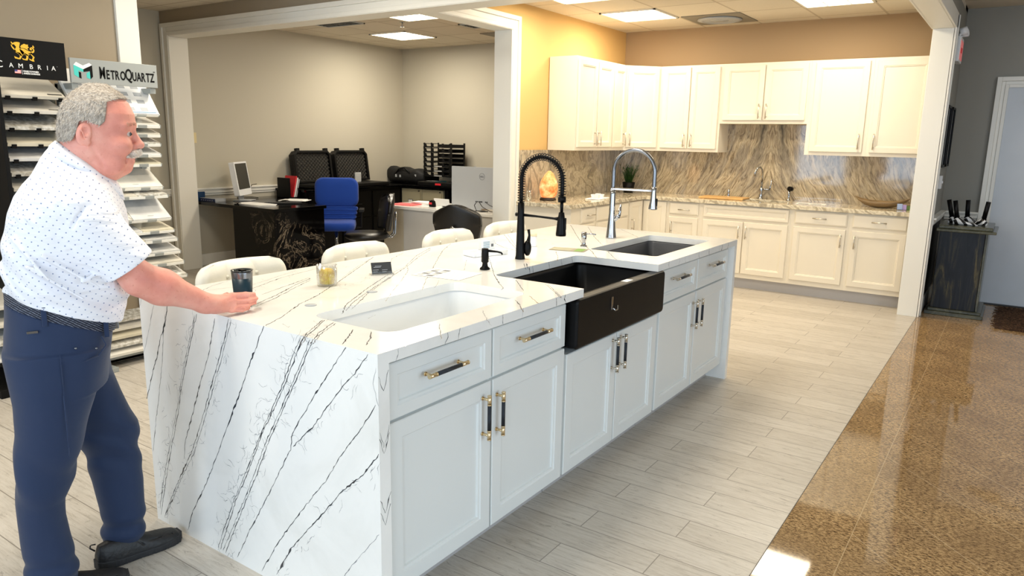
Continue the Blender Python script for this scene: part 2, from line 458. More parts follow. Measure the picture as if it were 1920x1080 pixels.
# wing wall and beam over the floor joint
wallbox('wall_wing', -0.765, 7.385, -0.62, 8.5, 'wall_hall')
wallbox('wall_hall_corner', -0.765, 8.22, -0.62, 8.5, 'wall_hall', CEIL, 2.82)
m = MB(); m.box(-0.765, -3.0, HT, -0.62, 7.385, 2.80); struct('wall_beam_hall', m, 'wall_hall')
# white casing of that opening: soffit, hall-side casing, post
m = MB()
m.box(-0.775, -3.0, HT - 0.012, -0.610, 7.385, HT)
m.box(-0.620, -3.0, HT - 0.012, -0.598, 7.50, HT + 0.105)
m.box(-0.787, -3.0, HT - 0.012, -0.765, 7.385, HT + 0.105)
struct('trim_2', m, 'trim', bevel=0.004)
m = MB()
m.box(-0.775, 7.365, 0, -0.610, 7.39, HT - 0.012)
m.box(-0.620, 7.365, 0, -0.598, 7.475, HT + 0.10)
m.box(-0.602, 7.44, 0, -0.590, 7.475, HT + 0.10)
struct('trim_3', m, 'trim', bevel=0.003)
# beam A (x direction) and the office opening
m = MB()
m.box(-7.72, 4.57, 0, -7.62, 4.76, HT + 0.02)
m.box(-7.72, 4.57, HT + 0.02, -0.765, 4.76, CEIL)
struct('wall_beam_front', m, 'wall_tan')
m = MB()
m.box(-7.625, 4.555, 0, -7.555, 4.775, HT)                     # jamb lining
m.box(-7.555, 4.555, HT, -0.787, 4.775, HT + 0.02)             # soffit
struct('trim_4', m, 'trim', bevel=0.003)
m = MB()
for (a, b, t) in ((0.0, 0.035, 0.022), (0.035, 0.085, 0.014), (0.085, 0.125, 0.03)):
    m.box(-7.565 - b, 4.57 - t, 0, -7.565 - a, 4.57, HT + 0.005 + b)
    m.box(-7.565 - a, 4.57 - t, HT + 0.005 + a, -0.787, 4.57, HT + 0.005 + b)
struct('trim_5', m, 'trim', bevel=0.003)
# warm-lit left kitchen wall plane with the second opening
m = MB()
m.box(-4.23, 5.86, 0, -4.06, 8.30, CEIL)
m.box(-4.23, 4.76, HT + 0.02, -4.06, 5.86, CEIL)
struct('wall_kitchen_left', m, 'wall_warm_lit')
m = MB()
m.box(-4.245, 5.83, 0, -4.045, 5.86, HT)
m.box(-4.245, 4.775, HT, -4.045, 5.86, HT + 0.02)
for (a, b, t) in ((0.0, 0.035, 0.022), (0.035, 0.085, 0.014), (0.085, 0.125, 0.03)):
    m.box(-4.06, 5.84 + a, 0, -4.06 + t, 5.84 + b, HT + 0.005 + b)
    m.box(-4.06, 4.775, HT + 0.005 + a, -4.06 + t, 5.84 + a, HT + 0.005 + b)
    m.box(-4.23 - t, 5.84 + a, 0, -4.23, 5.84 + b, HT + 0.005 + b)
struct('trim_6', m, 'trim', bevel=0.003)
# casing at the end of the left wall
m = MB(); m.box(-5.52, 2.845, 0, -5.335, 3.0, CEIL)
struct('trim_7', m, 'trim', bevel=0.003)
# chair rails and baseboards
def rail(m, x0, x1, y0, y1, axis, side, z=0.85, scale=1.0):
    for (a, b, t) in ((-0.045, -0.02, 0.012), (-0.02, 0.02, 0.022), (0.02, 0.04, 0.034)):
        t *= scale
        if axis == 'y': m.box(min(x0, x0 + side * t), y0, z + a, max(x0, x0 + side * t), y1, z + b)
        else: m.box(x0, min(y0, y0 + side * t), z + a, x1, max(y0, y0 + side * t), z + b)
m = MB(); rail(m, -7.72, 0, 4.775, 6.15, 'y', 1); struct('trim_8', m, 'trim', bevel=0.003)
m = MB(); rail(m, -7.72, -7.69, 2.85, 4.555, 'y', 1, 0.86); struct('trim_9', m, 'trim', bevel=0.003)
m = MB(); m.box(-7.72, 4.775, 0, -7.702, 8.3, 0.13); struct('baseboard_left', m, 'trim', bevel=0.003)
m = MB(); m.box(-7.70, 8.282, 0, -4.23, 8.3, 0.13); struct('baseboard_office', m, 'trim', bevel=0.003)
m = MB(); rail(m, -0.62, 0, 7.475, 8.50, 'y', 1, 0.85, 1.5); rail(m, -0.585, -0.30, 8.50, 0, 'x', -1, 0.85, 1.5); struct('trim_10', m, 'trim', bevel=0.003)
m = MB(); m.box(-0.62, 7.475, 0, -0.60, 8.5, 0.14); m.box(-0.60, 8.48, 0, -0.30, 8.5, 0.14); struct('baseboard_hall', m, 'trim', bevel=0.003)
# dark lower wall of the hall side
m = MB(); m.box(-0.62, 7.475, 0.14, -0.612, 8.5, 0.80); struct('wall_wainscot_hall', m, 'darkgrey')
# hall door with casing
m = MB()
for (a, b, t) in ((0.0, 0.03, 0.03), (0.03, 0.06, 0.02), (0.06, 0.10, 0.04)):
    m.box(-0.20 - b, 8.5 - t, 0, -0.20 - a, 8.5, 2.065 + b)
    m.box(-0.20 - a, 8.5 - t, 2.065 + a, 0.80, 8.5, 2.065 + b)
    m.box(0.76 + a, 8.5 - t, 0, 0.76 + b, 8.5, 2.065 + a)
struct('trim_11', m, 'trim', bevel=0.003)
m = MB(); m.box(-0.20, 8.475, 0.01, 0.76, 8.498, 2.065)
d = struct('door_1', m, 'door_white', bevel=0.003)
m = MB(); m.box(-0.19, 8.44, 0.0, 0.75, 8.475, 0.012); m.build('threshold', 'darkgrey', d)
m = MB(); m.box(0.02, 8.42, 1.93, 0.24, 8.475, 1.99); m.cyl((-0.03, 8.44, 1.955), (0.05, 8.44, 1.955), 0.03); m.tube([(0.1, 8.44, 2.0), (0.3, 8.40, 2.03), (0.42, 8.46, 2.04)], 0.012)
m.build('door_closer', 'steel', d, bevel=0.004)
m = MB(); m.box(0.62, 8.43, 0.99, 0.74, 8.475, 1.03); m.cyl((0.70, 8.475, 1.01), (0.70, 8.40, 1.01), 0.03); m.build('door_handle', 'steel', d, bevel=0.004)
# rear wall with windows (daylight side, behind the camera)
m = MB()
wins = [(-4.7, -3.5), (-3.0, -1.8), (-1.2, 0.0), (0.6, 2.6)]
xs = [-5.5] + [v for w in wins for v in w] + [3.6]
for i in range(0, len(xs), 2): m.box(xs[i], -3.1, 0, xs[i + 1], -3.0, 2.9)
for a, b in wins: m.box(a, -3.1, 0, b, -3.0, 0.5); m.box(a, -3.1, 2.35, b, -3.0, 2.9)
struct('wall_front', m, 'wall_plain')
for i, (a, b) in enumerate(wins):
    m = MB()
    for x in (a, (a + b) / 2 - 0.02, b - 0.04): m.box(x, -3.08, 0.5, x + 0.04, -3.02, 2.35)
    for z in (0.5, 1.4, 2.31): m.box(a, -3.08, z, b, -3.02, z + 0.04)
    struct('window_%d' % (i + 1), m, 'trim')
# ---------------------------------------------------------------- ceiling fittings
def troffer(x, y, lit, label, nx=2, ny=4, w=0.60, d=0.60):
    z = CEIL
    t = thing('ceiling_light', label, 'ceiling light', (x, y, z), 0, 'recessed ceiling lights')
    m = MB()
    for a in ((-w/2, -d/2, -w/2 + 0.02, d/2), (w/2 - 0.02, -d/2, w/2, d/2), (-w/2, -d/2, w/2, -d/2 + 0.02), (-w/2, d/2 - 0.02, w/2, d/2)):
        m.box(a[0], a[1], -0.012, a[2], a[3], 0.0)
    m.build('frame', 'lightgrey' if not lit else 'trim', t)
    m = MB(); m.box(-w/2 + 0.02, -d/2 + 0.02, -0.006, w/2 - 0.02, d/2 - 0.02, 0.0)
    m.build('diffuser', 'panel_emit' if lit else 'louver', t)
    m = MB()
    for i in range(1, nx): m.box(-w/2 + w * i / nx - 0.004, -d/2 + 0.02, -0.010, -w/2 + w * i / nx + 0.004, d/2 - 0.02, -0.006)
    for i in range(1, ny): m.box(-w/2 + 0.02, -d/2 + d * i / ny - 0.004, -0.010, w/2 - 0.02, -d/2 + d * i / ny + 0.004, -0.006)
    m.build('louver', 'lightgrey' if lit else 'darkgrey', t)
    return t
troffer(-3.39, 7.14, True, 'bright square ceiling light above the upper cabinets of the kitchen corner', 3, 3)
troffer(-3.42, 5.92, True, 'bright square ceiling light cut by the top of the picture, above the yellow-lit wall', 3, 3)
troffer(-1.55, 7.14, True, 'bright square ceiling light nearest the white post beside the kitchen', 3, 3)
troffer(-6.65, 7.17, True, 'larger lit ceiling light in the office, above the blue chair', 3, 3)
troffer(-5.46, 6.0, True, 'smaller lit ceiling light in the office, beside a dark unlit louver', 3, 3)
troffer(-6.62, 6.04, False, 'unlit dark louvered ceiling fitting in the office, nearest the tall wall', 3, 6, 0.6, 0.30)
troffer(-5.05, 6.9, False, 'unlit dark louvered ceiling fitting in the office above the tray tower', 3, 6, 0.75, 0.30)
def vent(x, y, label):
    t = thing('ceiling_vent', label, 'ceiling vent', (x, y, CEIL), 0, 'round ceiling air diffusers')
    m = MB(); m.box(-0.3, -0.3, -0.008, 0.3, 0.3, 0); m.build('plate', P('vent_grey', (136, 130, 118), 0.7), t)
    m = MB(); m.lathe([(0.09, 0), (0.09, -0.02), (0.0, -0.022)]); m.lathe([(0.22, -0.008), (0.225, -0.018), (0.17, -0.03), (0.16, -0.02)]); m.build('cone', 'lightgrey', t)
    return t
vent(-2.76, 7.72, 'round grey air diffuser in the kitchen ceiling between two lights')
vent(-5.35, 7.75, 'round grey air diffuser in the office ceiling')
m = MB(); m.cyl((0, 0, 0), (0, 0, -0.05), 0.008); m.lathe([(0.03, -0.002), (0.03, 0), (0.01, 0.001)]); m.lathe([(0.0, -0.052), (0.022, -0.05), (0.022, -0.047), (0.004, -0.046)])
tag(m.build('sprinkler_head', 'chrome', loc=(-5.9, 6.35, CEIL)), 'small metal sprinkler head hanging from the office ceiling', 'sprinkler')
# wall plates
def plate(name, loc, rotz, label, cat, w=0.07, h=0.115):
    t = thing(name, label, cat, loc, rotz)
    m = MB(); m.box(-w/2, -0.006, -h/2, w/2, 0, h/2); m.build('plate', 'almond', t, bevel=0.002)
    m = MB(); m.box(-0.005, -0.016, -0.012, 0.005, -0.006, 0.012); m.build('toggle', 'almond', t)
plate('light_switch', (-7.72, 4.87, 1.455), PI / 2, 'almond light switch on the office wall beside the white opening', 'light switch')
# ---------------------------------------------------------------- cabinets
def panel_door(m, x0, x1, z0, z1, t=0.02, rail=0.055, rec=0.012, mi=0):
    """shaker front in the plane y=-t..0, front towards -y"""
    a = [(x0, -t, z0), (x1, -t, z0), (x1, -t, z1), (x0, -t, z1)]
    def rect(d, y): return [(x0 + d, y, z0 + d), (x1 - d, y, z0 + d), (x1 - d, y, z1 - d), (x0 + d, y, z1 - d)]
    loops = [rect(0, 0), rect(0, -t + 0.003), rect(0.003, -t), rect(rail - 0.004, -t), rect(rail, -t + 0.004), rect(rail + 0.007, -t + 0.005), rect(rail + 0.010, -t + rec)]
    vs = [p for l in loops for p in l]; fs = []
    for i in range(len(loops) - 1):
        for j in range(4):
            k = (j + 1) % 4; fs.append((i * 4 + j, i * 4 + k, (i + 1) * 4 + k, (i + 1) * 4 + j))
    n = (len(loops) - 1) * 4; fs.append((n, n + 1, n + 2, n + 3)); fs.append((3, 2, 1, 0))
    m.add(vs, fs, mi)
def slab_front(m, x0, x1, z0, z1, t=0.02):
    def rect(d, y): return [(x0 + d, y, z0 + d), (x1 - d, y, z0 + d), (x1 - d, y, z1 - d), (x0 + d, y, z1 - d)]
    loops = [rect(0, 0), rect(0, -t + 0.008), rect(0.012, -t)]
    vs = [p for l in loops for p in l]; fs = []
    for i in range(2):
        for j in range(4):
            k = (j + 1) % 4; fs.append((i * 4 + j, i * 4 + k, (i + 1) * 4 + k, (i + 1) * 4 + j))
    fs += [(8, 9, 10, 11), (3, 2, 1, 0)]
    m.add(vs, fs)
def bar_handle(parent, x, z, L, vert, y=-0.02, style='nickel'):
    m = MB(); off = 0.032
    d = Vector((0, 0, 1)) if vert else Vector((1, 0, 0)); c = Vector((x, y - off, z))
    if style == 'nickel':
        m.cyl(c - d * L / 2, c + d * L / 2, 0.0055, n=10)
        for s in (-1, 1):
            p = c + d * s * L * 0.36; m.cyl(p, p + Vector((0, off, 0)), 0.0045, n=8)
        return m.build('handle', 'nickel', parent)
    for s in (-1, 1):
        e = c + d * s * L / 2
        m.cyl(e, e - d * s * 0.030, 0.0072, n=14, mi=0); m.cyl(e - d * s * 0.001, e + d * s * 0.003, 0.0076, n=14, mi=0)
        m.cyl(e - d * s * 0.030, e - d * s * 0.034, 0.0078, n=14, mi=0)
        p = e - d * s * 0.014; m.cyl(p, p + Vector((0, off, 0)), 0.0050, n=10, mi=0); m.cyl(p + Vector((0, off - 0.004, 0)), p + Vector((0, off, 0)), 0.0072, n=12, mi=0)
    m.cyl(c - d * (L / 2 - 0.034), c + d * (L / 2 - 0.034), 0.0070, n=16, mi=1)
    return m.build('handle', [style, 'knurl'], parent)
def cabinet(label, loc, rotz, w, z0, z1, depth, fronts, mat='cab', group=None, style='nickel', body=None, rail=0.055, name='base_cabinet', toe=0.0, flat_drawers=True, hl=0.13):
    t = thing(name, label, 'cabinet', loc, rotz, group)
    m = MB()
    if body is None: m.box(0, 0, z0, w, depth, z1)
    else: body(m)
    m.build('body', mat, t, bevel=0.0015)
    if toe:
        m = MB(); m.box(0, 0.075, 0, w, 0.09, toe); m.build('toe_kick', 'toe', t)
    for f in fronts:
        kind, x0, x1, a, b = f[:5]
        m = MB()
        if kind == 'drawer' and flat_drawers: slab_front(m, x0, x1, a, b)
        else: panel_door(m, x0, x1, a, b, rail=rail if kind == 'door' else min(rail, (b - a) * 0.24))
        o = m.build(kind if kind != 'false' else 'false_front', mat, t)
        if kind == 'false': pass
        if len(f) > 5 and f[5]:
            hx, hz, v = f[5]
            bar_handle(o, hx, hz, f[6] if len(f) > 6 else hl, v, style=style)
    return t
G1 = 'cream base cabinets of the kitchen'; G2 = 'cream upper cabinets of the kitchen'
YF = 7.62
def base(label, x0, x1, fronts, body=None):
    X = [(f[0], f[1] - x0, f[2] - x0) + f[3:5] + (((f[5][0] - x0, f[5][1], f[5][2]),) if len(f) > 5 and f[5] else (None,)) for f in fronts]
    return cabinet(label, (x0, YF, 0), 0, x1 - x0, 0.115, 0.8735, 0.57, X, group=G1, toe=0.115, body=body)
DZ0, DZ1, KZ0, KZ1 = 0.735, 0.862, 0.165, 0.705
base('narrow cream base cabinet with one drawer over one door, second from the kitchen corner', -3.155, -2.785,
     [('drawer', -3.135, -2.805, DZ0, DZ1, (-2.955, 0.79, False)), ('door', -3.135, -2.805, KZ0, KZ1, (-3.10, 0.60, True))])
base('wide cream sink base cabinet with two doors under the chrome kitchen tap', -2.785, -1.84,
     [('false', -2.745, -1.865, DZ0, DZ1), ('door', -2.745, -2.315, KZ0, KZ1, (-2.35, 0.60, True)), ('door', -2.305, -1.865, KZ0, KZ1, (-2.275, 0.60, True))],
     body=lambda m: (m.box(0, 0, 0.115, 0.945, 0.03, 0.8735), m.box(0, 0.03, 0.115, 0.945, 0.57, 0.66)))
base('cream base cabinet with drawer and door, second from the white post', -1.84, -1.30,
     [('drawer', -1.805, -1.32, DZ0, DZ1, (-1.565, 0.80, False)), ('door', -1.81, -1.325, KZ0, KZ1, (-1.36, 0.60, True))])
base('cream base cabinet with drawer and door right against the white post', -1.30, -0.775,
     [('drawer', -1.27, -0.80, DZ0, DZ1, (-1.035, 0.80, False)), ('door', -1.27, -0.80, KZ0, KZ1, (-1.235, 0.60, True))])
# corner base with two tall doors
def cb(m):
    m.prism([(-4.05 + 3.465, 8.20 - YF), (-4.05 + 3.465, 7.25 - YF), (0.0, 7.25 - YF), (0.0, 0.0), (0.31, 0.0), (0.31, 8.20 - YF)], 0.115, 0.8735)
t = cabinet('cream corner base cabinet with two tall doors meeting at an inner corner', (-3.465, YF, 0), 0, 0.31, 0.115, 0.8735, 0.58,
            [('door', 0.022, 0.295, 0.165, 0.862, None)], group=G1, body=cb, toe=0.115)
m = MB(); panel_door(m, 7.27, 7.59, 0.165, 0.862); o = m.build('door', 'cab', t); o.rotation_euler = (0, 0, PI / 2); o.location = (0, -YF, 0)
bar_handle(o, 7.32, 0.62, 0.13, True)
# left run (faces +x)
def leftbase(label, y0, y1, fronts, extra=None):
    X = [(f[0], f[1] - y0, f[2] - y0) + f[3:5] + (((f[5][0] - y0, f[5][1], f[5][2]),) if len(f) > 5 and f[5] else (None,)) for f in fronts]
    return cabinet(label, (-3.465, y0, 0), PI / 2, y1 - y0, 0.115, 0.8735, 0.57, X, group=G1, toe=0.115)
leftbase('cream drawer base cabinet at the open end of the run under the yellow-lit wall', 6.02, 6.50,
         [('drawer', 6.20, 6.48, 0.715, 0.862, (6.36, 0.79, False)), ('drawer', 6.20, 6.48, 0.45, 0.70, (6.36, 0.60, False)), ('drawer', 6.20, 6.48, 0.165, 0.435, (6.36, 0.32, False))])
leftbase('cream drawer base cabinet between the open end and the corner cabinet', 6.50, 7.25,
         [('drawer', 6.52, 7.23, 0.715, 0.862, (6.88, 0.79, False)), ('drawer', 6.52, 7.23, 0.45, 0.70, (6.88, 0.60, False)), ('drawer', 6.52, 7.23, 0.165, 0.435, (6.88, 0.32, False))])
# uppers
YU = 7.89
def upper(label, x0, x1, z0, fronts):
    X = [(f[0], f[1] - x0, f[2] - x0) + f[3:5] + (((f[5][0] - x0, f[5][1], f[5][2]),) if f[5] else (None,)) for f in fronts]
    return cabinet(label, (x0, YU, 0), 0, x1 - x0, z0, 2.325, 0.32, X, group=G2, name='wall_cabinet', hl=0.15)
upper('two-door cream wall cabinet between the corner and the short cabinet over the sink', -3.44, -2.74, 1.405,
      [('door', -3.41, -3.09, 1.44, 2.30, (-3.125, 1.53, True)), ('door', -3.08, -2.765, 1.44, 2.30, (-3.045, 1.53, True))])
upper('short cream two-door wall cabinet above the kitchen sink tap', -2.74, -1.845, 1.71,
      [('door', -2.715, -2.295, 1.745, 2.30, (-2.325, 1.835, True)), ('door', -2.285, -1.87, 1.745, 2.30, (-2.25, 1.835, True))])
upper('tall single-door cream wall cabinet just right of the short one', -1.845, -1.275, 1.405,
      [('door', -1.80, -1.31, 1.44, 2.30, (-1.345, 1.545, True))])
upper('tall single-door cream wall cabinet right against the white post', -1.275, -0.775, 1.405,
      [('door', -1.245, -0.785, 1.44, 2.30, (-1.21, 1.545, True))])
def ub(m):
    c = math.cos(-PI / 4); s_ = math.sin(-PI / 4)
    pts = [(-4.05, 8.21), (-4.05, 7.60), (-3.73, 7.60), (-3.44, 7.89), (-3.44, 8.21)]
    loc = [((x + 3.73) * c - (y - 7.60) * s_, (x + 3.73) * s_ + (y - 7.60) * c) for x, y in pts]
    m.prism(loc, 1.405, 2.325)
wd = 0.29 * math.sqrt(2)
cabinet('cream diagonal corner wall cabinet with one wide door', (-3.73, 7.60, 0), PI / 4, wd, 1.405, 2.325, 0.3,
        [('door', 0.025, wd - 0.025, 1.44, 2.30, (0.06, 1.53, True))], group=G2, body=ub, name='wall_cabinet', hl=0.15)
def leftupper(label, y0, y1, fronts):
    X = [(f[0], f[1] - y0, f[2] - y0) + f[3:5] + (((f[5][0] - y0, f[5][1], f[5][2]),) if f[5] else (None,)) for f in fronts]
    return cabinet(label, (-3.73, y0, 0), PI / 2, y1 - y0, 1.405, 2.325, 0.32, X, group=G2, name='wall_cabinet', hl=0.15)
leftupper('two-door cream wall cabinet at the open end under the yellow-lit wall', 6.51, 7.29,
          [('door', 6.54, 6.92, 1.44, 2.30, (6.885, 1.53, True)), ('door', 6.935, 7.275, 1.44, 2.30, (6.97, 1.53, True))])
leftupper('narrow single-door cream wall cabinet beside the diagonal corner one', 7.29, 7.60,
          [('door', 7.305, 7.585, 1.44, 2.30, (7.55, 1.53, True))])
# counter
t = thing('countertop', 'L-shaped beige and cream stone kitchen counter with an undermount sink cutout', 'countertop', (-3.4, 7.6, 0.875))
m = MB()
out = [(-4.055, 8.215), (-4.055, 5.93), (-3.42, 5.93), (-3.42, 7.575), (-0.77, 7.575), (-0.77, 8.215)]
hole = rrect(-2.62, 7.74, -1.98, 8.08, 0.05)
m.prism([(x + 3.4, y - 7.6) for x, y in out], 0, 0.04, holes=[[(x + 3.4, y - 7.6) for x, y in hole]])
m.build('worktop', 'fantasy_top', t, bevel=0.004)
m = MB(); m.prism([(x + 3.4, y - 7.6) for x, y in rrect(-2.63, 7.73, -1.97, 8.09, 0.05)], -0.18, 0.0, holes=[[(x + 3.4, y - 7.6) for x, y in rrect(-2.615, 7.745, -1.985, 8.075, 0.05)]])
m.box(-2.63 + 3.4, 0.13, -0.19, -1.97 + 3.4, 0.49, -0.18)
m.build('sink_basin', 'steel', t)
m = MB(); m.box(-2.85, 8.198, T, -0.77, 8.215, 1.725); m.box(-4.04, 8.198, T, -2.85, 8.215, 1.40)
tag(m.build('backsplash', 'bookmatch', bevel=0.001), 'bookmatched flowing grey and tan stone slab behind the kitchen sink', 'backsplash')
m = MB(); m.box(-4.058, 5.97, T, -4.042, 8.197, 1.405)
tag(m.build('backsplash', 'fantasy', bevel=0.001), 'flowing grey and tan stone slab on the yellow-lit wall behind the pink salt lamp', 'backsplash')
# base end panel left run, continuing to the counter end
VEINS_END = [(1.2, [(-2.566, 0.902), (-2.604, 0.819), (-2.646, 0.729), (-2.671, 0.688)]), (1.5, [(-2.649, 0.908), (-2.669, 0.87)]), (3.2, [(-2.479, 0.904), (-2.502, 0.835), (-2.543, 0.767), (-2.575, 0.696), (-2.613, 0.63), (-2.651, 0.547), (-2.677, 0.502)]), (1.8, [(-2.498, 0.866), (-2.523, 0.781), (-2.539, 0.696), (-2.566, 0.603), (-2.593, 0.517), (-2.62, 0.431), (-2.663, 0.287)]), (2.2, [(-2.297, 0.9), (-2.337, 0.813), (-2.381, 0.716), (-2.42, 0.624), (-2.469, 0.482), (-2.536, 0.321), (-2.593, 0.172), (-2.644, 0.024)]), (1.6, [(-2.308, 0.895), (-2.347, 0.811), (-2.392, 0.714), (-2.43, 0.621), (-2.48, 0.479), (-2.551, 0.317), (-2.609, 0.168), (-2.648, 0.046)]), (2.6, [(-2.192, 0.9), (-2.226, 0.809), (-2.252, 0.741), (-2.3, 0.659), (-2.361, 0.528), (-2.433, 0.386), (-2.448, 0.317)]), (2.8, [(-2.113, 0.912), (-2.14, 0.847), (-2.186, 0.753), (-2.225, 0.678), (-2.319, 0.491), (-2.391, 0.361), (-2.462, 0.264), (-2.532, 0.162), (-2.617, 0.026)]), (1.8, [(-2.102, 0.91), (-2.129, 0.845), (-2.174, 0.75), (-2.213, 0.675), (-2.306, 0.491), (-2.377, 0.362), (-2.448, 0.266), (-2.521, 0.165), (-2.605, 0.035)]), (2.8, [(-1.928, 0.915), (-1.956, 0.875), (-1.972, 0.841), (-2.018, 0.764), (-2.052, 0.701), (-2.121, 0.585), (-2.21, 0.43), (-2.313, 0.256), (-2.372, 0.174), (-2.422, 0.101), (-2.46, 0.019)]), (2.6, [(-1.736, 0.916), (-1.771, 0.859), (-1.835, 0.741), (-1.963, 0.547), (-2.05, 0.388), (-2.135, 0.248), (-2.253, 0.013)]), (2.2, [(-1.754, 0.908), (-1.79, 0.847), (-1.851, 0.731), (-1.978, 0.534), (-2.066, 0.376), (-2.151, 0.237), (-2.266, 0.017)]), (2.6, [(-1.695, 0.916), (-1.727, 0.858), (-1.791, 0.751), (-1.924, 0.538), (-2.014, 0.373), (-2.108, 0.21), (-2.221, 0.011)]), (1.8, [(-1.709, 0.91), (-1.742, 0.85), (-1.807, 0.74), (-1.942, 0.526), (-2.032, 0.362), (-2.127, 0.197), (-2.237, 0.012)]), (2.2, [(-1.554, 0.918), (-1.573, 0.887), (-1.664, 0.778), (-1.77, 0.637), (-1.812, 0.58), (-1.824, 0.522), (-1.898, 0.407), (-1.984, 0.276), (-2.071, 0.146), (-2.15, 0.018)]), (2.4, [(-1.463, 0.909), (-1.519, 0.841), (-1.582, 0.778), (-1.643, 0.709), (-1.703, 0.636), (-1.763, 0.58), (-1.81, 0.535)]), (2.2, [(-1.435, 0.762), (-1.491, 0.683), (-1.586, 0.568), (-1.663, 0.458), (-1.789, 0.314), (-1.917, 0.154), (-2.01, 0.018)]), (3.0, [(-1.426, 0.614), (-1.496, 0.53), (-1.591, 0.444), (-1.649, 0.378), (-1.729, 0.291), (-1.841, 0.167), (-1.931, 0.032), (-1.99, -0.057)]), (1.2, [(-1.432, 0.357), (-1.553, 0.21), (-1.617, 0.121), (-1.684, 0.027)]), (1.4, [(-1.432, 0.874), (-1.444, 0.824), (-1.426, 0.764)])]
VEINS_TOP = [(1.4, [(-2.56, 1.599), (-2.615, 1.688), (-2.655, 1.786), (-2.704, 1.933)]), (1.4, [(-2.556, 1.59), (-2.543, 1.68), (-2.509, 1.791), (-2.589, 1.998), (-2.638, 2.126)]), (2.0, [(-2.361, 1.59), (-2.447, 1.746), (-2.551, 1.981), (-2.596, 2.179), (-2.638, 2.311)]), (2.4, [(-2.205, 1.58), (-2.271, 1.724), (-2.376, 1.902), (-2.443, 2.041)]), (1.6, [(-2.173, 1.563), (-2.244, 1.71), (-2.344, 1.886), (-2.415, 2.017)]), (1.6, [(-2.33, 1.713), (-2.396, 1.885), (-2.462, 2.056)]), (2.4, [(-1.93, 1.423), (-1.982, 1.526), (-2.092, 1.695), (-2.156, 1.831), (-2.287, 2.049), (-2.441, 2.294), (-2.646, 2.616)]), (2.2, [(-1.86, 1.683), (-1.962, 1.801), (-2.111, 2.053), (-2.254, 2.314), (-2.334, 2.514), (-2.508, 2.782), (-2.634, 3.04)]), (2.2, [(-1.885, 1.724), (-1.964, 1.833), (-2.094, 2.066), (-2.222, 2.308), (-2.329, 2.519), (-2.477, 2.764), (-2.595, 2.996)]), (1.8, [(-1.886, 1.754), (-2.037, 1.98), (-2.171, 2.222), (-2.309, 2.48)]), (2.2, [(-1.886, 1.92), (-1.956, 2.021), (-2.109, 2.244), (-2.258, 2.45), (-2.381, 2.572)]), (2.6, [(-1.672, 1.344), (-1.756, 1.444), (-1.847, 1.588)]), (2.2, [(-1.66, 1.34), (-1.742, 1.44), (-1.842, 1.592)]), (2.6, [(-1.655, 1.373), (-1.728, 1.467), (-1.793, 1.585)]), (2.0, [(-1.645, 1.373), (-1.714, 1.462), (-1.781, 1.586)]), (1.6, [(-2.42, 2.499), (-2.542, 2.641), (-2.627, 2.818)]), (1.4, [(-2.344, 2.124), (-2.503, 2.369), (-2.646, 2.616)]), (1.8, [(-1.911, 2.15), (-2.065, 2.358), (-2.175, 2.521), (-2.278, 2.66), (-2.521, 3.011), (-2.655, 3.242)]), (1.2, [(-1.905, 2.224), (-2.0, 2.366)]), (1.2, [(-2.063, 2.616), (-2.239, 2.861)]), (2.6, [(-2.612, 3.492), (-2.404, 3.244), (-2.024, 2.78), (-1.894, 2.619), (-1.753, 2.466), (-1.689, 2.403), (-1.671, 2.363)]), (2.2, [(-1.747, 2.578), (-1.595, 2.412)]), (1.8, [(-1.604, 2.59), (-1.502, 2.488), (-1.406, 2.386)]), (1.6, [(-1.59, 2.587), (-1.49, 2.485), (-1.401, 2.39)]), (2.0, [(-2.633, 3.601), (-2.46, 3.418), (-2.324, 3.316), (-2.218, 3.278)]), (2.0, [(-2.659, 3.781), (-2.422, 3.51), (-2.214, 3.282)]), (1.6, [(-2.642, 3.797), (-2.247, 3.331)]), (2.2, [(-1.948, 2.965), (-1.851, 2.833)]), (2.0, [(-1.958, 2.956), (-1.851, 2.815)]), (1.6, [(-2.036, 3.388), (-1.932, 3.238), (-1.864, 3.121)]), (2.6, [(-2.61, 4.539), (-2.314, 4.098), (-2.105, 3.796), (-1.885, 3.522), (-1.749, 3.33)]), (1.8, [(-2.471, 4.539), (-2.161, 4.065), (-1.956, 3.783)]), (1.8, [(-1.817, 3.581), (-1.659, 3.364)]), (1.6, [(-1.568, 3.556), (-1.495, 3.528)]), (1.6, [(-2.286, 4.628), (-2.089, 4.415), (-1.95, 4.257)]), (1.6, [(-2.18, 4.604), (-1.995, 4.502)]), (3.0, [(-1.683, 1.568), (-1.615, 1.478), (-1.578, 1.426)]), (3.0, [(-1.619, 1.586), (-1.56, 1.522), (-1.519, 1.466)]), (2.8, [(-1.524, 1.662), (-1.466, 1.581), (-1.417, 1.525)]), (2.6, [(-1.518, 1.796), (-1.456, 1.725), (-1.387, 1.651)]), (2.4, [(-1.528, 2.249), (-1.461, 2.187), (-1.392, 2.102)]), (1.8, [(-1.522, 2.341), (-1.422, 2.253)]), (1.3, [(-1.517, 2.032), (-1.437, 1.946), (-1.364, 1.875)]), (1.2, [(-1.758, 4.609), (-1.556, 4.449)]), (1.4, [(-1.983, 4.788), (-1.748, 4.583)]), (1.4, [(-1.742, 1.691), (-1.764, 1.751)])]
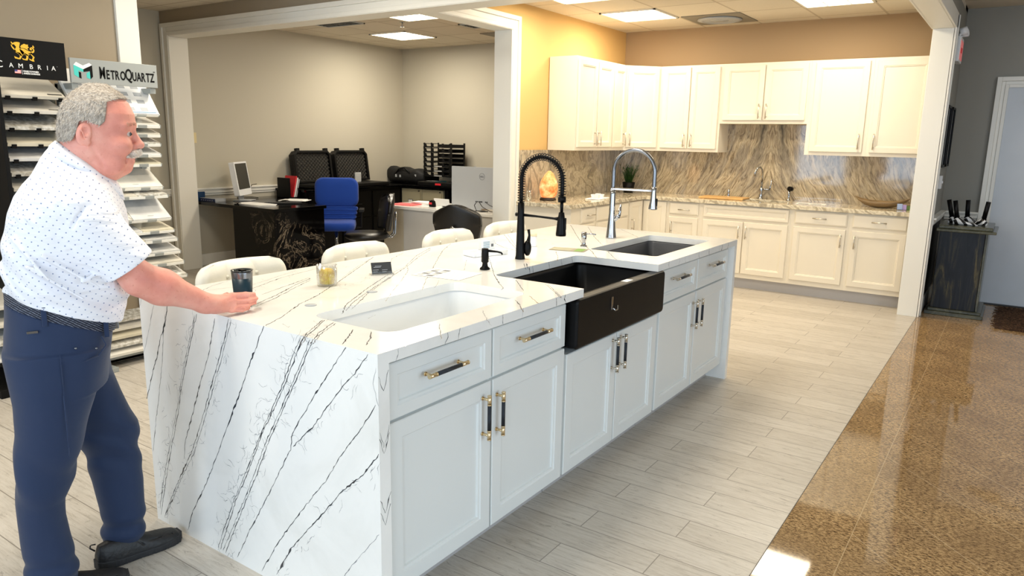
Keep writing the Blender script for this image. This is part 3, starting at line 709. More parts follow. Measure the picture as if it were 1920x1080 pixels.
# ---------------------------------------------------------------- the island
XF, XB, Y0, Y1 = -1.425, -2.67, 1.417, 4.595
t = thing('island_countertop', 'long white quartz island top with dark veins and a waterfall end', 'countertop', (XF, Y0, 0))
O3 = Vector((XF, Y0, 0))
def veins(m, lines, to3, nrm, mi, seed, jit=0.0022, step=0.012):
    rnd = random.Random(seed)
    for w, L in lines:
        pts = []
        for a, b in zip(L[:-1], L[1:]):
            d = math.dist(a, b); n = max(1, int(d / step))
            for i in range(n): pts.append((a[0] + (b[0] - a[0]) * i / n, a[1] + (b[1] - a[1]) * i / n))
        pts.append(L[-1])
        N = len(pts); q = []
        for i, p in enumerate(pts):
            q.append((p[0] + rnd.uniform(-jit, jit), p[1] + rnd.uniform(-jit, jit)))
        vs = []; fs = []
        blot = 0
        for i in range(N):
            a = q[max(i - 1, 0)]; b = q[min(i + 1, N - 1)]
            dx, dy = b[0] - a[0], b[1] - a[1]; l = math.hypot(dx, dy) or 1
            if rnd.random() < 0.09: blot = rnd.uniform(1.5, 2.6)
            ww = w * 0.00128 * 0.5 * rnd.uniform(0.35, 1.15) * (blot if blot > 1 else 1); blot *= 0.72
            if i in (0, N - 1): ww *= 0.5
            nx, ny = -dy / l * ww, dx / l * ww
            vs += [to3(q[i][0] + nx, q[i][1] + ny), to3(q[i][0] - nx, q[i][1] - ny)]
        for i in range(N - 1): fs.append((2 * i, 2 * i + 1, 2 * i + 3, 2 * i + 2))
        m.add(vs, fs, mi if w > 1.45 else mi + 1)
def web(m, a, b, spread, n, to3, mi, seed):
    """fine crackle along the line a-b, to one side"""
    rnd = random.Random(seed); L = math.dist(a, b); ux, uy = (b[0] - a[0]) / L, (b[1] - a[1]) / L
    for k in range(n):
        s0 = rnd.uniform(0, L); p = [a[0] + ux * s0, a[1] + uy * s0]
        side = abs(rnd.gauss(0, 0.5)) * spread; p = [p[0] - uy * side, p[1] + ux * side]
        ang = math.atan2(uy, ux) + rnd.choice((0, 0, PI)) + rnd.uniform(-0.9, 0.9); pts = [tuple(p)]
        for i in range(rnd.randint(3, 8)):
            ang += rnd.uniform(-0.8, 0.8); st = rnd.uniform(0.004, 0.010)
            p = [p[0] + math.cos(ang) * st, p[1] + math.sin(ang) * st]; pts.append(tuple(p))
        veins(m, [(0.7, pts)], to3, None, mi, k + seed * 97, 0.0008, 0.006)
topZ = lambda x, y: (x - XF, y - Y0, T + 0.0003)
endY = lambda x, z: (x - XF, -0.0003, z)
edgeX = lambda y, z: (0.0003, y - Y0, z)
m = MB()
out = [(0.0, 0.0), (0.0, 2.605 - Y0), (-1.89 - XF, 2.605 - Y0)]
# outer boundary with the farmhouse notch, counter-clockwise
def arc(cx, cy, r, a0, a1, n=5): return [(cx + r * math.cos(math.radians(a0 + (a1 - a0) * i / n)), cy + r * math.sin(math.radians(a0 + (a1 - a0) * i / n))) for i in range(n + 1)]
nx0, ny0, ny1 = -1.89 - XF, 2.605 - Y0, 3.365 - Y0
out = [(0, 0), (0, ny0)] + [p for p in arc(nx0 + 0.04, ny0 + 0.04, 0.04, 270, 180)] + [p for p in arc(nx0 + 0.04, ny1 - 0.04, 0.04, 180, 90)] + [(0, ny1), (0, Y1 - Y0), (XB - XF, Y1 - Y0), (XB - XF, 0)]
h1 = [(x - XF, y - Y0) for x, y in rrect(-1.93, 1.60, -1.55, 2.39, 0.06)]
h2 = [(x - XF, y - Y0) for x, y in rrect(-1.945, 3.60, -1.54, 4.42, 0.03)]
m.prism(out, T - 0.036, T, 0, holes=[h1, h2])
veins(m, VEINS_TOP, topZ, None, 1, 5)
for a, b, sp, n, sd in (((-2.17, 1.95), (-2.45, 2.9), 0.05, 40, 1), ((-2.3, 1.45), (-2.62, 2.2), 0.05, 30, 2), ((-1.70, 1.43), (-1.83, 1.6), 0.05, 20, 3), ((-2.5, 2.1), (-2.62, 2.9), 0.04, 20, 4), ((-1.9, 3.4), (-2.6, 4.0), 0.04, 20, 6)):
    web(m, a, b, sp, n, topZ, 1, sd)
rn = random.Random(3)
yy = 1.5
while yy < 4.55:
    if not 2.6 < yy < 3.37: veins(m, [(rn.choice((1.2, 2.2, 2.8)), [(yy, T), (yy + rn.uniform(-.01, .01), T - 0.018), (yy + rn.uniform(-.015, .015), T - 0.036)])], edgeX, None, 1, int(yy * 100), 0.001, 0.006)
    yy += rn.uniform(0.06, 0.24)
for yk in (2.64, 2.9, 2.93, 3.08, 3.2, 3.31): # back wall of the notch
    veins(m, [(2.2, [(yk, T), (yk + 0.01, T - 0.036)])], lambda y, z: (nx0 + 0.0004, y - Y0, z), None, 1, int(yk * 77), 0.001, 0.006)
m.build('worktop', ['quartz', 'vein', 'vein_thin'], t)
m = MB()
m.box(XB - XF, 0.0, 0.0, 0.0, 0.045, T - 0.036, 0)
V2 = [(w, [(x, min(z, 0.9148)) for x, z in L if z > 0]) for w, L in VEINS_END]
veins(m, V2, endY, None, 1, 11)
for k, (i, sp, n) in enumerate(((4, -0.07, 90), (7, 0.05, 60), (10, -0.06, 120), (12, 0.03, 50), (15, 0.05, 40), (17, 0.05, 40))):
    L = V2[i][1]
    for a, b in zip(L[:-1], L[1:]): web(m, a, b, sp, max(2, int(n * math.dist(a, b))), endY, 1, 30 + k * 10 + int(a[1] * 10))
for z in (0.83, 0.66, 0.64, 0.45, 0.41): veins(m, [(1.6, [(Y0 + 0.002, z + 0.02), (Y0 + 0.02, z - 0.03), (Y0 + 0.043, z + 0.03)])], edgeX, None, 1, int(z * 70))
m.build('waterfall_panel', ['quartz', 'vein', 'vein_thin'], t)
m = MB(); m.box(XB - XF, Y1 - Y0 - 0.04, 0.0, 0.0, Y1 - Y0, T - 0.036, 0)
m.build('waterfall_panel', ['quartz', 'vein', 'vein_thin'], t)
G3 = 'pale grey base cabinets of the island'
XD = -1.477
def isl(label, y0, y1, fronts, zt, style, toe=True, body=None):
    X = [(f[0], f[1] - y0, f[2] - y0) + f[3:5] + ((f[5][0] - y0, f[5][1], f[5][2]), f[6]) for f in fronts]
    return cabinet(label, (XD, y0, 0), PI / 2, y1 - y0, 0.10, zt, 0.58, X, mat='cab_island', group=G3, style=style, flat_drawers=False, toe=0.10, rail=0.06, body=body)
isl('pale grey island cabinet nearest the camera, two drawers over two doors with brass handles', 1.466, 2.525,
    [('drawer', 1.490, 2.008, 0.682, 0.860, (1.735, 0.79, False), 0.19), ('drawer', 2.018, 2.520, 0.682, 0.860, (2.262, 0.79, False), 0.19),
     ('door', 1.490, 2.008, 0.102, 0.672, (1.955, 0.555, True), 0.16), ('door', 2.018, 2.520, 0.102, 0.672, (2.040, 0.545, True), 0.16)], 0.878, 'brass',
    body=lambda m: (m.box(0, 0, 0.10, 1.059, 0.03, 0.874), m.box(0, 0.03, 0.10, 1.059, 0.58, 0.655)))
isl('pale grey island sink cabinet with two doors below the black apron sink', 2.530, 3.470,
    [('door', 2.540, 3.000, 0.102, 0.640, (2.955, 0.545, True), 0.16), ('door', 3.010, 3.462, 0.102, 0.640, (3.035, 0.545, True), 0.16)], 0.64, 'pale_nickel')
isl('pale grey island cabinet at the far end, two drawers over two doors', 3.475, 4.550,
    [('drawer', 3.49, 4.000, 0.682, 0.860, (3.725, 0.80, False), 0.19), ('drawer', 4.012, 4.535, 0.682, 0.860, (4.275, 0.80, False), 0.19),
     ('door', 3.49, 4.000, 0.102, 0.672, (3.960, 0.545, True), 0.16), ('door', 4.012, 4.535, 0.102, 0.672, (4.045, 0.545, True), 0.16)], 0.878, 'pale_nickel',
    body=lambda m: (m.box(0, 0, 0.10, 1.075, 0.03, 0.874), m.box(0, 0.03, 0.10, 1.075, 0.58, 0.655)))
m = MB(); m.box(-2.080, 1.47, 0.0, -2.065, 4.55, 0.874); tag(m.build('island_back_panel', 'cab_island'), 'pale grey panel closing the seating side of the island below the stools', 'panel')
# sinks
def basin(name, label, x0, y0, x1, y1, zt, depth, r, mat, wall=0.012, group=None, drain=True):
    cx, cy = (x0 + x1) / 2, (y0 + y1) / 2
    t = thing(name, label, 'sink', (cx, cy, zt - depth))
    hx, hy = (x1 - x0) / 2, (y1 - y0) / 2
    n = 6
    def lp(e, z, rr): return [(p[0], p[1], z) for p in rrect(-hx + e, -hy + e, hx - e, hy - e, max(rr, 0.005), n)]
    rings = [lp(-0.02, depth, r + 0.02), lp(0.0, depth, r), lp(0.004, depth - 0.01, r), lp(0.012, 0.04, r), lp(0.03, 0.012, r), lp(0.07, 0.003, r), lp(min(hx, hy) * 0.75, -0.001, 0.02)]
    m = MB(); m.ring(rings, 0, False, True)
    k = len(rings[0]); b = len(m.v) - k; m.f.append([b + i for i in range(k)]); m.m.append(0); m.sm.append(False)
    m.ring([lp(-0.02, depth, r + 0.02), lp(-0.012, 0.0, r + 0.01), lp(0.03, -0.012, r)], 0, False, True)
    m.build('bowl', mat, t)
    if drain:
        m = MB(); m.lathe([(0.045, 0.0), (0.045, 0.004), (0.034, 0.004), (0.030, -0.004), (0.0, -0.004)]); m.build('drain', 'chrome' if mat != 'black' else 'black', t, loc=(-hx * 0.2, 0, 0.001))
    return t
basin('undermount_sink', 'glossy white undermount sink nearest the waterfall end', -1.935, 1.595, -1.545, 2.395, T - 0.037, 0.20, 0.06, 'white_sink')
t = basin('undermount_sink', 'grey undermount sink at the far end of the island', -1.95, 3.595, -1.535, 4.425, T - 0.037, 0.20, 0.035, 'darksteel')
m = MB()
for i in range(9): m.tube([(-0.16, -0.34 + i * 0.085, 0.022), (0.16, -0.34 + i * 0.085, 0.022)], 0.0025, 6)
m.tube([(-0.16, -0.36, 0.02), (0.16, -0.36, 0.02), (0.16, 0.36, 0.02), (-0.16, 0.36, 0.02), (-0.16, -0.36, 0.02)], 0.003, 6)
m.tube([(0.12, -0.365, 0.02), (0.12, -0.375, 0.10), (-0.12, -0.375, 0.10), (-0.12, -0.365, 0.02)], 0.003, 6)
m.build('bottom_grid', 'chrome', t)
# black farmhouse sink: one shell with an apron
t = thing('farmhouse_sink', 'large black farmhouse sink with a deep apron front', 'sink', (-1.415, 2.99, 0.6635))
m = MB()
a0, a1, za = -0.448, 0.448, 0.214
for (ya, yb, xa, xb, z0) in ((a0, a1, -0.055, 0.0, 0.0),):
    prof = rrect(a0, 0.0, a1, za, 0.018)
    m.ring([[(xa, p[0], p[1]) for p in prof], [(xb - 0.008, p[0], p[1]) for p in prof], [(xb, p[0] * 0.983, 0.008 + p[1] * (za - 0.012) / za) for p in prof]], 0, True, False)
m.build('apron', 'black', t, bevel=0.003)
m = MB()
def lp(e, z, r): return [(p[0], p[1], z) for p in rrect(-0.50 + e, a0 + 0.02 + e, -0.045 - e * 0.2, a1 - 0.02 - e, r, 5)]
m.ring([lp(0.0, za, 0.02), lp(0.022, za, 0.05), lp(0.026, za - 0.02, 0.05), lp(0.04, 0.03, 0.05), lp(0.07, 0.012, 0.05), lp(0.16, 0.006, 0.03)], 0, False, True)
k = 24; b = len(m.v) - k; m.f.append([b + i for i in range(k)]); m.m.append(0); m.sm.append(False)
m.ring([lp(0.0, za, 0.02), lp(0.0, 0.0, 0.02)], 0, False, True)
m.build('bowl', 'black', t)
m = MB(); m.box(0.0005, -0.150, 0.12, 0.003, -0.132, 0.178); m.tube([(0.003, -0.135, 0.125), (0.012, -0.128, 0.115), (0.016, -0.115, 0.118), (0.012, -0.108, 0.135)], 0.004, 8)
m.build('towel_clip', 'chrome', t, bevel=0.0008)
m = MB(); m.box(-0.05, 0.04, za, -0.018, 0.105, za + 0.0006); m.build('sticker', 'paper', t)
m = MB(); m.lathe([(0.045, 0.008), (0.045, 0.012), (0.0, 0.010)], (-0.27, 0.0, 0)); m.build('drain', 'darksteel', t)
# ---------------------------------------------------------------- faucets and soap pumps
def arch(x0, x1, zb, zp, n=24):
    """from (x0,zb) up and over to (x1,zb)"""
    cx, r = (x0 + x1) / 2, (x1 - x0) / 2
    zc = zp - r
    P_ = [(x0, zb)] + ([(x0, zb + (zc - zb) * k / 4) for k in range(1, 4)] if zc > zb else [])
    P_ += [(cx - r * math.cos(PI * i / n), zc + r * math.sin(PI * i / n)) for i in range(n + 1)]
    P_ += [(x1, zc - (zc - zb) * k / 4) for k in range(1, 5)] if zc > zb else []
    return [(x, 0, z) for x, z in P_]
t = thing('pull_down_faucet', 'matte black spring pull-down faucet standing behind the farmhouse sink', 'faucet', (-2.05, 3.06, T + 0.0008), 0.10)
m = MB(); m.lathe([(0.026, 0), (0.0255, 0.004), (0.0225, 0.02), (0.020, 0.13), (0.0165, 0.235), (0.0165, 0.285), (0.010, 0.288)]); m.build('body', 'black', t)
path = arch(0.0, 0.225, 0.285, 0.515)
path = path[:-1]
m = MB(); m.tube(path, 0.0095, 12); m.build('hose', 'black', t)
m = MB()      # the spring
Pth = [Vector(p) for p in path]; L = [0]
for a, b in zip(Pth[:-1], Pth[1:]): L.append(L[-1] + (b - a).length)
tot = L[-1]; turns = 44; hp = []
for i in range(turns * 10 + 1):
    s = tot * i / (turns * 10)
    k = max(j for j in range(len(L)) if L[j] <= s + 1e-9); k = min(k, len(L) - 2)
    u = (s - L[k]) / (L[k + 1] - L[k]); p = Pth[k].lerp(Pth[k + 1], u)
    tg = (Pth[min(k + 2, len(Pth) - 1)] - Pth[max(k, 0)]).normalized(); nrm = Vector((-tg.z, 0, tg.x))
    a = 2 * PI * i / 10; out_ = 0.0175
    hp.append(p + (nrm * math.cos(a) + Vector((0, 1, 0)) * math.sin(a)) * out_)
m.tube(hp, 0.0021, 5); m.build('spring', 'black', t)
m = MB(); m.lathe([(0.008, 0.245), (0.008, 0.315)], (0.225, 0, 0)); m.lathe([(0.020, 0.30), (0.020, 0.325), (0.012, 0.33)], (0.225, 0, 0))
m.lathe([(0.0245, 0.135), (0.0255, 0.145), (0.0185, 0.215), (0.0135, 0.25), (0.009, 0.252)], (0.225, 0, 0)); m.build('spray_head', 'black', t)
m = MB(); m.box(0.243, -0.006, 0.165, 0.251, 0.006, 0.225); m.build('spray_button', 'blackplastic', t, bevel=0.003)
m = MB(); m.tube([(0.0, 0, 0.225), (0.10, 0, 0.222), (0.185, 0, 0.218), (0.21, 0, 0.218)], [0.008, 0.0055, 0.006, 0.010], 10); m.build('docking_arm', 'black', t)
m = MB(); m.cyl((-0.028, -0.0, 0.225), (0.0, 0, 0.225), 0.010); m.build('arm_collar', 'black', t)
m = MB(); m.ball((0.030, 0.022, 0.055), (0.020, 0.020, 0.042)); m.tube([(0.032, 0.024, 0.08), (0.036, 0.028, 0.12), (0.032, 0.026, 0.15)], [0.012, 0.006, 0.0075], 10); m.build('lever', 'black', t)
t = thing('pull_down_faucet', 'polished chrome high-arc faucet standing behind the grey sink', 'faucet', (-2.065, 4.10, T + 0.0008), 0.08)
m = MB(); m.lathe([(0.034, 0), (0.033, 0.006), (0.026, 0.06), (0.0185, 0.16), (0.0175, 0.27), (0.0175, 0.30), (0.014, 0.302)]); m.build('body', 'chrome', t)
m = MB(); m.tube(arch(0.0, 0.262, 0.29, 0.545), 0.0125, 16); m.build('spout', 'steel', t)
m = MB(); m.box(-0.012, -0.012, 0.300, 0.262, 0.012, 0.314); m.build('docking_arm', 'chrome', t, bevel=0.004)
m = MB(); m.lathe([(0.026, 0.195), (0.0265, 0.20), (0.019, 0.25), (0.0155, 0.30), (0.0165, 0.325), (0.013, 0.33)], (0.262, 0, 0)); m.build('spray_head', 'chrome', t)
m = MB(); m.box(0.281, -0.006, 0.215, 0.288, 0.006, 0.262); m.build('spray_button', 'blackplastic', t, bevel=0.003)
m = MB(); m.tube([(0.012, 0.0, 0.11), (0.035, 0.0, 0.13), (0.050, 0.0, 0.15), (0.056, 0.0, 0.215)], [0.014, 0.013, 0.010, 0.006], 12); m.ball((0.04, 0, 0.137), 0.016); m.build('lever', 'chrome', t)
t = thing('soap_dispenser', 'matte black soap pump between the white and the black sinks', 'soap dispenser', (-2.005, 2.70, T + 0.0008), 0.35)
m = MB(); m.lathe([(0.024, 0), (0.024, 0.005), (0.014, 0.014), (0.012, 0.03), (0.0175, 0.036), (0.0165, 0.085), (0.0155, 0.098), (0.0, 0.099)]); m.build('pump_body', 'black', t)
m = MB(); m.tube([(0.01, 0, 0.088), (0.06, 0, 0.086), (0.078, 0, 0.082), (0.084, 0, 0.074)], [0.0062, 0.0045, 0.0042, 0.004], 10); m.build('spout', 'black', t)
t = thing('soap_dispenser', 'chrome soap pump beside the polished faucet', 'soap dispenser', (-2.02, 3.67, T + 0.0008), 0.25)
m = MB(); m.lathe([(0.020, 0), (0.020, 0.004), (0.012, 0.008), (0.012, 0.03), (0.0155, 0.032), (0.0155, 0.082), (0.0, 0.083)]); m.build('pump_body', 'chrome', t)
m = MB(); m.tube([(0.01, 0, 0.074), (0.07, 0, 0.072)], 0.004, 10); m.build('spout', 'chrome', t)
for x, y, lb in ((-2.045, 1.705, 'small grey hole cap in the island top, nearer the waterfall end'), (-2.045, 2.01, 'small grey hole cap in the island top, behind the white sink')):
    m = MB(); m.lathe([(0.021, 0), (0.021, 0.001), (0.019, 0.0025), (0.0, 0.003)]); tag(m.build('hole_cap', 'lightgrey', loc=(x, y, T + 0.0006)), lb, 'cap', 'grey hole caps in the island top')
# ---------------------------------------------------------------- small things on the island
t = thing('candle_jar', 'ribbed clear glass jar holding a yellow and gold candle on the island', 'candle', (-2.275, 1.985, T + 0.0008))
m = MB(); m.lathe([(0.036, 0.002), (0.0405, 0.004), (0.0415, 0.085), (0.0395, 0.085), (0.0385, 0.008), (0.0, 0.008)], n=48, cap=False); m.build('jar', 'glass', t)
for i in range(0): pass
m = MB(); m.lathe([(0.0, 0.0085), (0.029, 0.0085), (0.031, 0.03), (0.031, 0.055), (0.022, 0.068), (0.0, 0.070)], n=24)
m.build('wax', P('yellow_wax', (250, 222, 60), 0.45, noise=0.4, nscale=60, rgb2=(222, 170, 40)), t)
t = thing('business_card_stand', 'clear stand with a dark business card on the island near the candle', 'card holder', (-2.275, 2.30, T + 0.0008), math.radians(60))
m = MB(); m.box(-0.052, -0.012, 0, 0.052, 0.028, 0.003); m.box(-0.052, -0.014, 0, 0.052, -0.011, 0.016); m.build('stand', 'glass', t)
m = MB(); m.add([(-0.045, -0.006, 0.004), (0.045, -0.006, 0.004), (0.045, 0.016, 0.052), (-0.045, 0.016, 0.052), (-0.045, 0.0, 0.003), (0.045, 0.0, 0.003), (0.045, 0.022, 0.051), (-0.045, 0.022, 0.051)], [(0, 1, 2, 3), (7, 6, 5, 4), (3, 2, 6, 7), (0, 4, 5, 1), (1, 5, 6, 2), (0, 3, 7, 4)], 0)
for (a, b, z, mi) in ((-0.03, 0.0, 0.036, 1), (-0.04, -0.015, 0.02, 1), (0.0, 0.025, 0.019, 1), (-0.04, -0.02, 0.013, 1), (0.0, 0.02, 0.012, 1), (-0.036, -0.004, 0.031, 1)):
    y = -0.006 + (z - 0.004) * 22 / 48 - 0.0006
    m.box(a, y - 0.0003, z, b, y, z + 0.002, mi)
m.build('business_card', ['darkgrey', 'lightgrey'], t)
t = thing('price_flyer', 'white paper flyer with small grey pictures lying behind the white sink', 'paper', (-2.06, 2.49, T + 0.0008))
m = MB(); m.box(-0.125, -0.10, 0.0004, 0.125, 0.10, 0.001, 0)
for ix in range(2):
    for iy in range(5):
        x = -0.11 + ix * 0.05 + 0.005 * (iy % 2); y = -0.085 + iy * 0.034
        m.box(x, y, 0.001, x + 0.036, y + 0.025, 0.0013, 1 if (ix + iy) % 2 else 2)
for k in range(7): m.box(0.0, -0.08 + k * 0.024, 0.001, 0.10, -0.077 + k * 0.024, 0.0012, 2)
m.build('sheet', ['paper', 'grey', 'lightgrey'], t, rot=(0, 0, 0.12))
t = thing('marble_card_tray', 'white marble block tray holding upright cards beside the black soap pump', 'tray', (-2.265, 3.05, T + 0.0008), math.radians(72))
m = MB(); m.box(-0.11, -0.055, 0, 0.11, 0.045, 0.026); m.build('block', P('white_marble', (236, 240, 244), 0.2, noise=0.08, nscale=12), t, bevel=0.003)
tag_ = thing('card_stack', 'stack of white and blue printed cards standing in the marble tray', 'cards', (-2.265, 3.05, T + 0.0275), math.radians(72))
for k in range(4):
    m = MB(); y = -0.012 + k * 0.009; m.box(-0.03, y, 0.0, 0.055, y + 0.006, 0.05 + 0.002 * k, 0)
    if k == 0:
        for q in range(5): m.box(-0.02, y - 0.0005, 0.012 + q * 0.007, 0.02, y, 0.0145 + q * 0.007, 1)
        m.box(0.03, y - 0.0005, 0.015, 0.045, y, 0.03, 2)
    m.build('card', ['paper', 'blueprint', 'grey'], tag_)
t = thing('sample_card', 'brown and green printed card lying between the black and grey sinks', 'card', (-2.02, 3.50, T + 0.0008))
m = MB(); m.box(-0.10, -0.055, 0.0004, 0.10, 0.055, 0.0014, 0); m.box(0.04, -0.05, 0.0014, 0.09, 0.05, 0.0016, 1); m.box(-0.09, -0.045, 0.0014, 0.02, 0.045, 0.0016, 2)
m.build('sheet', [P('taupe_print', (150, 140, 120), 0.6), 'greenprint', P('sage_print', (160, 158, 132), 0.6)], t, rot=(0, 0, 0.25))
t = thing('white_canister', 'small white glass jar with a cream lid behind the black faucet', 'jar', (-2.235, 3.47, T + 0.0008))
m = MB(); m.lathe([(0.018, 0), (0.0195, 0.003), (0.0195, 0.055), (0.017, 0.06), (0.0, 0.06)]); m.build('jar', 'white', t)
m = MB(); m.lathe([(0.020, 0.060), (0.020, 0.074), (0.0, 0.075)]); m.build('lid', P('cream_lid', (226, 210, 176), 0.5), t)
# mug held by the man
t = thing('insulated_tumbler', 'dark teal steel tumbler with clear lid held by the man', 'tumbler', (-2.215, 1.548, T + 0.0008))
m = MB(); m.lathe([(0.0, 0.001), (0.0275, 0.001), (0.0295, 0.004), (0.0350, 0.104)], n=40); m.build('body', P('teal_powder_coat', (0, 40, 54), 0.35), t)
m = MB(); m.lathe([(0.0351, 0.104), (0.0362, 0.122), (0.0362, 0.127), (0.034, 0.127), (0.033, 0.106)], n=40, cap=False); m.build('rim_band', 'steel', t)
m = MB(); m.lathe([(0.0, 0.118), (0.029, 0.118), (0.033, 0.128), (0.0375, 0.128), (0.0375, 0.131), (0.030, 0.131), (0.027, 0.122), (0.0, 0.122)], n=40, cap=False); m.build('lid', P('smoked_clear_lid', (60, 70, 75), 0.05, trans=0.6), t)
m = MB(); m.box(-0.012, -0.006, 0.122, 0.012, 0.010, 0.132); m.build('lid_slider', 'blackgloss', t, bevel=0.002)
# ---------------------------------------------------------------- bar stools
def stool(x, y, label):
    t = thing('bar_stool', label, 'bar stool', (x, y, 0), 0, 'cream tufted stools along the island')
    m = MB()
    nu, nv = 48, 20; W_, Hh = 0.235, 0.30
    def pt(u, v, off):
        # u across -1..1, v 0..1 up; back curves towards the sitter (+x)
        yy = u * W_ * (1.0 - 0.10 * max(0, v - 0.75) ** 1.0); zz = 0.645 + v * Hh
        cr = 1.0
        if v > 0.72:
            k = (v - 0.72) / 0.28; lim = 1 - 0.34 * (1 - math.sqrt(max(0, 1 - k * k)))
            yy = u * W_ * lim
        xx = 0.0 + 0.05 * u * u - 0.02 * v
        tuft = 0
        puff = 0.020 * abs(math.cos(PI * 1.5 * u)) ** 0.5 * (0.55 + 0.45 * abs(math.sin(PI * (v * 2.0 + 0.45))) ** 0.5)
        edge = min(1, (1 - abs(u)) * 7) ** 0.5 * min(1, (1 - v) * 6 + 0.0) ** 0.5
        return (xx + off * (0.012 + (0.022 + (puff if off > 0 else 0.0)) * edge), yy, zz)
    F = [[pt(-1 + 2 * i / nu, j / nv, 1) for i in range(nu + 1)] for j in range(nv + 1)]
    B = [[pt(-1 + 2 * i / nu, j / nv, -1) for i in range(nu + 1)] for j in range(nv + 1)]
    vs = [p for r in F for p in r] + [p for r in B for p in r]; n = nu + 1; o = n * (nv + 1); fs = []
    for j in range(nv):
        for i in range(nu):
            a = j * n + i; fs.append((a, a + 1, a + n + 1, a + n)); fs.append((o + a + n, o + a + n + 1, o + a + 1, o + a))
    for i in range(nu): a = nv * n + i; fs.append((a, a + 1, o + a + 1, o + a)); fs.append((i, o + i, o + i + 1, i + 1))
    for j in range(nv): a = j * n; fs.append((a, a + n, o + a + n, o + a)); a += nu; fs.append((a, o + a, o + a + n, a + n))
    m.add(vs, fs, 0, None, True); m.build('backrest', 'leather_white', t)
    for u in (-0.333, 0.333):
        for v in (0.30, 0.78):
            p = pt(u, v, 1); mm = MB(); mm.ball((p[0] + 0.002, p[1], p[2]), 0.009, 10); mm.build('button', 'leather_white', t)
    m = MB(); m.prism(rrect(0.0, -0.22, 0.42, 0.22, 0.07), 0.585, 0.665); m.build('seat', 'leather_white', t, bevel=0.02, seg=4)
    for sx in (0.04, 0.38):
        for sy in (-0.19, 0.19):
            m = MB(); m.cyl((sx, sy, 0.59), (sx + (0.02 if sx > 0.2 else -0.02), sy * 1.12, 0), 0.014, 0.010); m.build('leg', 'blackplastic', t)
    m = MB(); m.tube([(0.39, -0.205, 0.22), (0.39, 0.205, 0.22), (0.03, 0.205, 0.22), (0.03, -0.205, 0.22), (0.39, -0.205, 0.22)], 0.008, 8); m.build('footrest', 'blackplastic', t)
    return t
s0 = stool(-2.93, 2.03, 'cream tufted stool nearest the man, its back just behind the tumbler')
for y, lb in ((2.74, 'cream tufted stool second from the man, in front of the black granite desk'), (3.52, 'cream tufted stool third from the man, in front of the white desk'),
              (4.14, 'cream tufted stool farthest from the man, beside the black faucet')):
    dup(s0, (-2.93, y, 0), None, lb)
# ---------------------------------------------------------------- office
t = thing('granite_desk', 'black granite corner desk with gold-veined panels in the office', 'desk', (-6.28, 4.81, 0))
m = MB(); m.prism([(0.02, -0.02), (0.02, 0.68), (-0.75, 0.68), (-0.75, 1.12), (-1.41, 1.12), (-1.41, -0.02)], 0.72, 0.755); m.build('desk_top', 'blackgloss', t, bevel=0.003)
m = MB(); m.box(-0.70, 0.0, 0, -0.0, 0.03, 0.72); m.build('front_panel', 'black_granite', t, bevel=0.002)
m = MB(); m.box(-0.03, 0.03, 0, 0.0, 0.66, 0.72); m.build('side_panel', 'black_granite', t, bevel=0.002)
t = thing('credenza', 'low black counter with drawers along the tall office wall under the open cases', 'counter', (-7.70, 5.95, 0))
m = MB(); m.box(0, 0, 0, 0.56, 1.66, 0.82); m.build('body', 'black', t)
m = MB(); m.box(0, -0.02, 0.82, 0.60, 1.66, 0.85); m.build('counter_top', 'blackgloss', t, bevel=0.003)
for k in range(3):
    m = MB(); m.box(0.56, 0.03 + k * 0.54, 0.46, 0.575, 0.53 + k * 0.54, 0.79); m.box(0.56, 0.03 + k * 0.54, 0.06, 0.575, 0.53 + k * 0.54, 0.44); d = m.build('drawer', 'black', t, bevel=0.003)
    m = MB(); m.box(0.575, 0.20 + k * 0.54, 0.62, 0.59, 0.36 + k * 0.54, 0.635); m.build('handle', 'steel', d)
t = thing('back_counter', 'long black stone counter on the back office wall above the file cabinets', 'counter', (-7.70, 7.62, 0))
m = MB(); m.box(0, 0, 0.82, 3.43, 0.66, 0.85); m.build('counter_top', 'blackgloss', t, bevel=0.003)
m = MB(); m.box(0.0, 0.02, 0, 0.50, 0.64, 0.82); m.box(1.34, 0.02, 0, 1.40, 0.64, 0.82); m.box(3.37, 0.02, 0, 3.43, 0.64, 0.82); m.box(0.0, 0.62, 0.0, 3.43, 0.64, 0.82); m.build('support', 'black', t)
def filecab(x, label):
    t = thing('file_cabinet', label, 'file cabinet', (x, 7.66, 0), 0, 'beige metal file cabinets')
    m = MB(); m.box(0, 0, 0, 0.375, 0.55, 0.80); m.build('body', 'beige', t, bevel=0.003)
    for z in (0.42, 0.04):
        m = MB(); m.box(0.02, -0.015, z, 0.355, 0, z + 0.34); d = m.build('drawer', 'beige', t, bevel=0.003)
        m = MB(); m.box(0.14, -0.02, z + 0.17, 0.225, -0.015, z + 0.235, 0); m.box(0.148, -0.022, z + 0.178, 0.217, -0.02, z + 0.227, 1); m.build('label_holder', ['darkgrey', 'paper'], d)
    m = MB(); m.cyl((0.33, -0.018, 0.775), (0.33, 0, 0.775), 0.008, mi=0); m.build('lock', 'darkgrey', t)
filecab(-7.165, 'beige file cabinet farther from the silver monitor')
filecab(-6.785, 'beige file cabinet nearer the silver monitor')
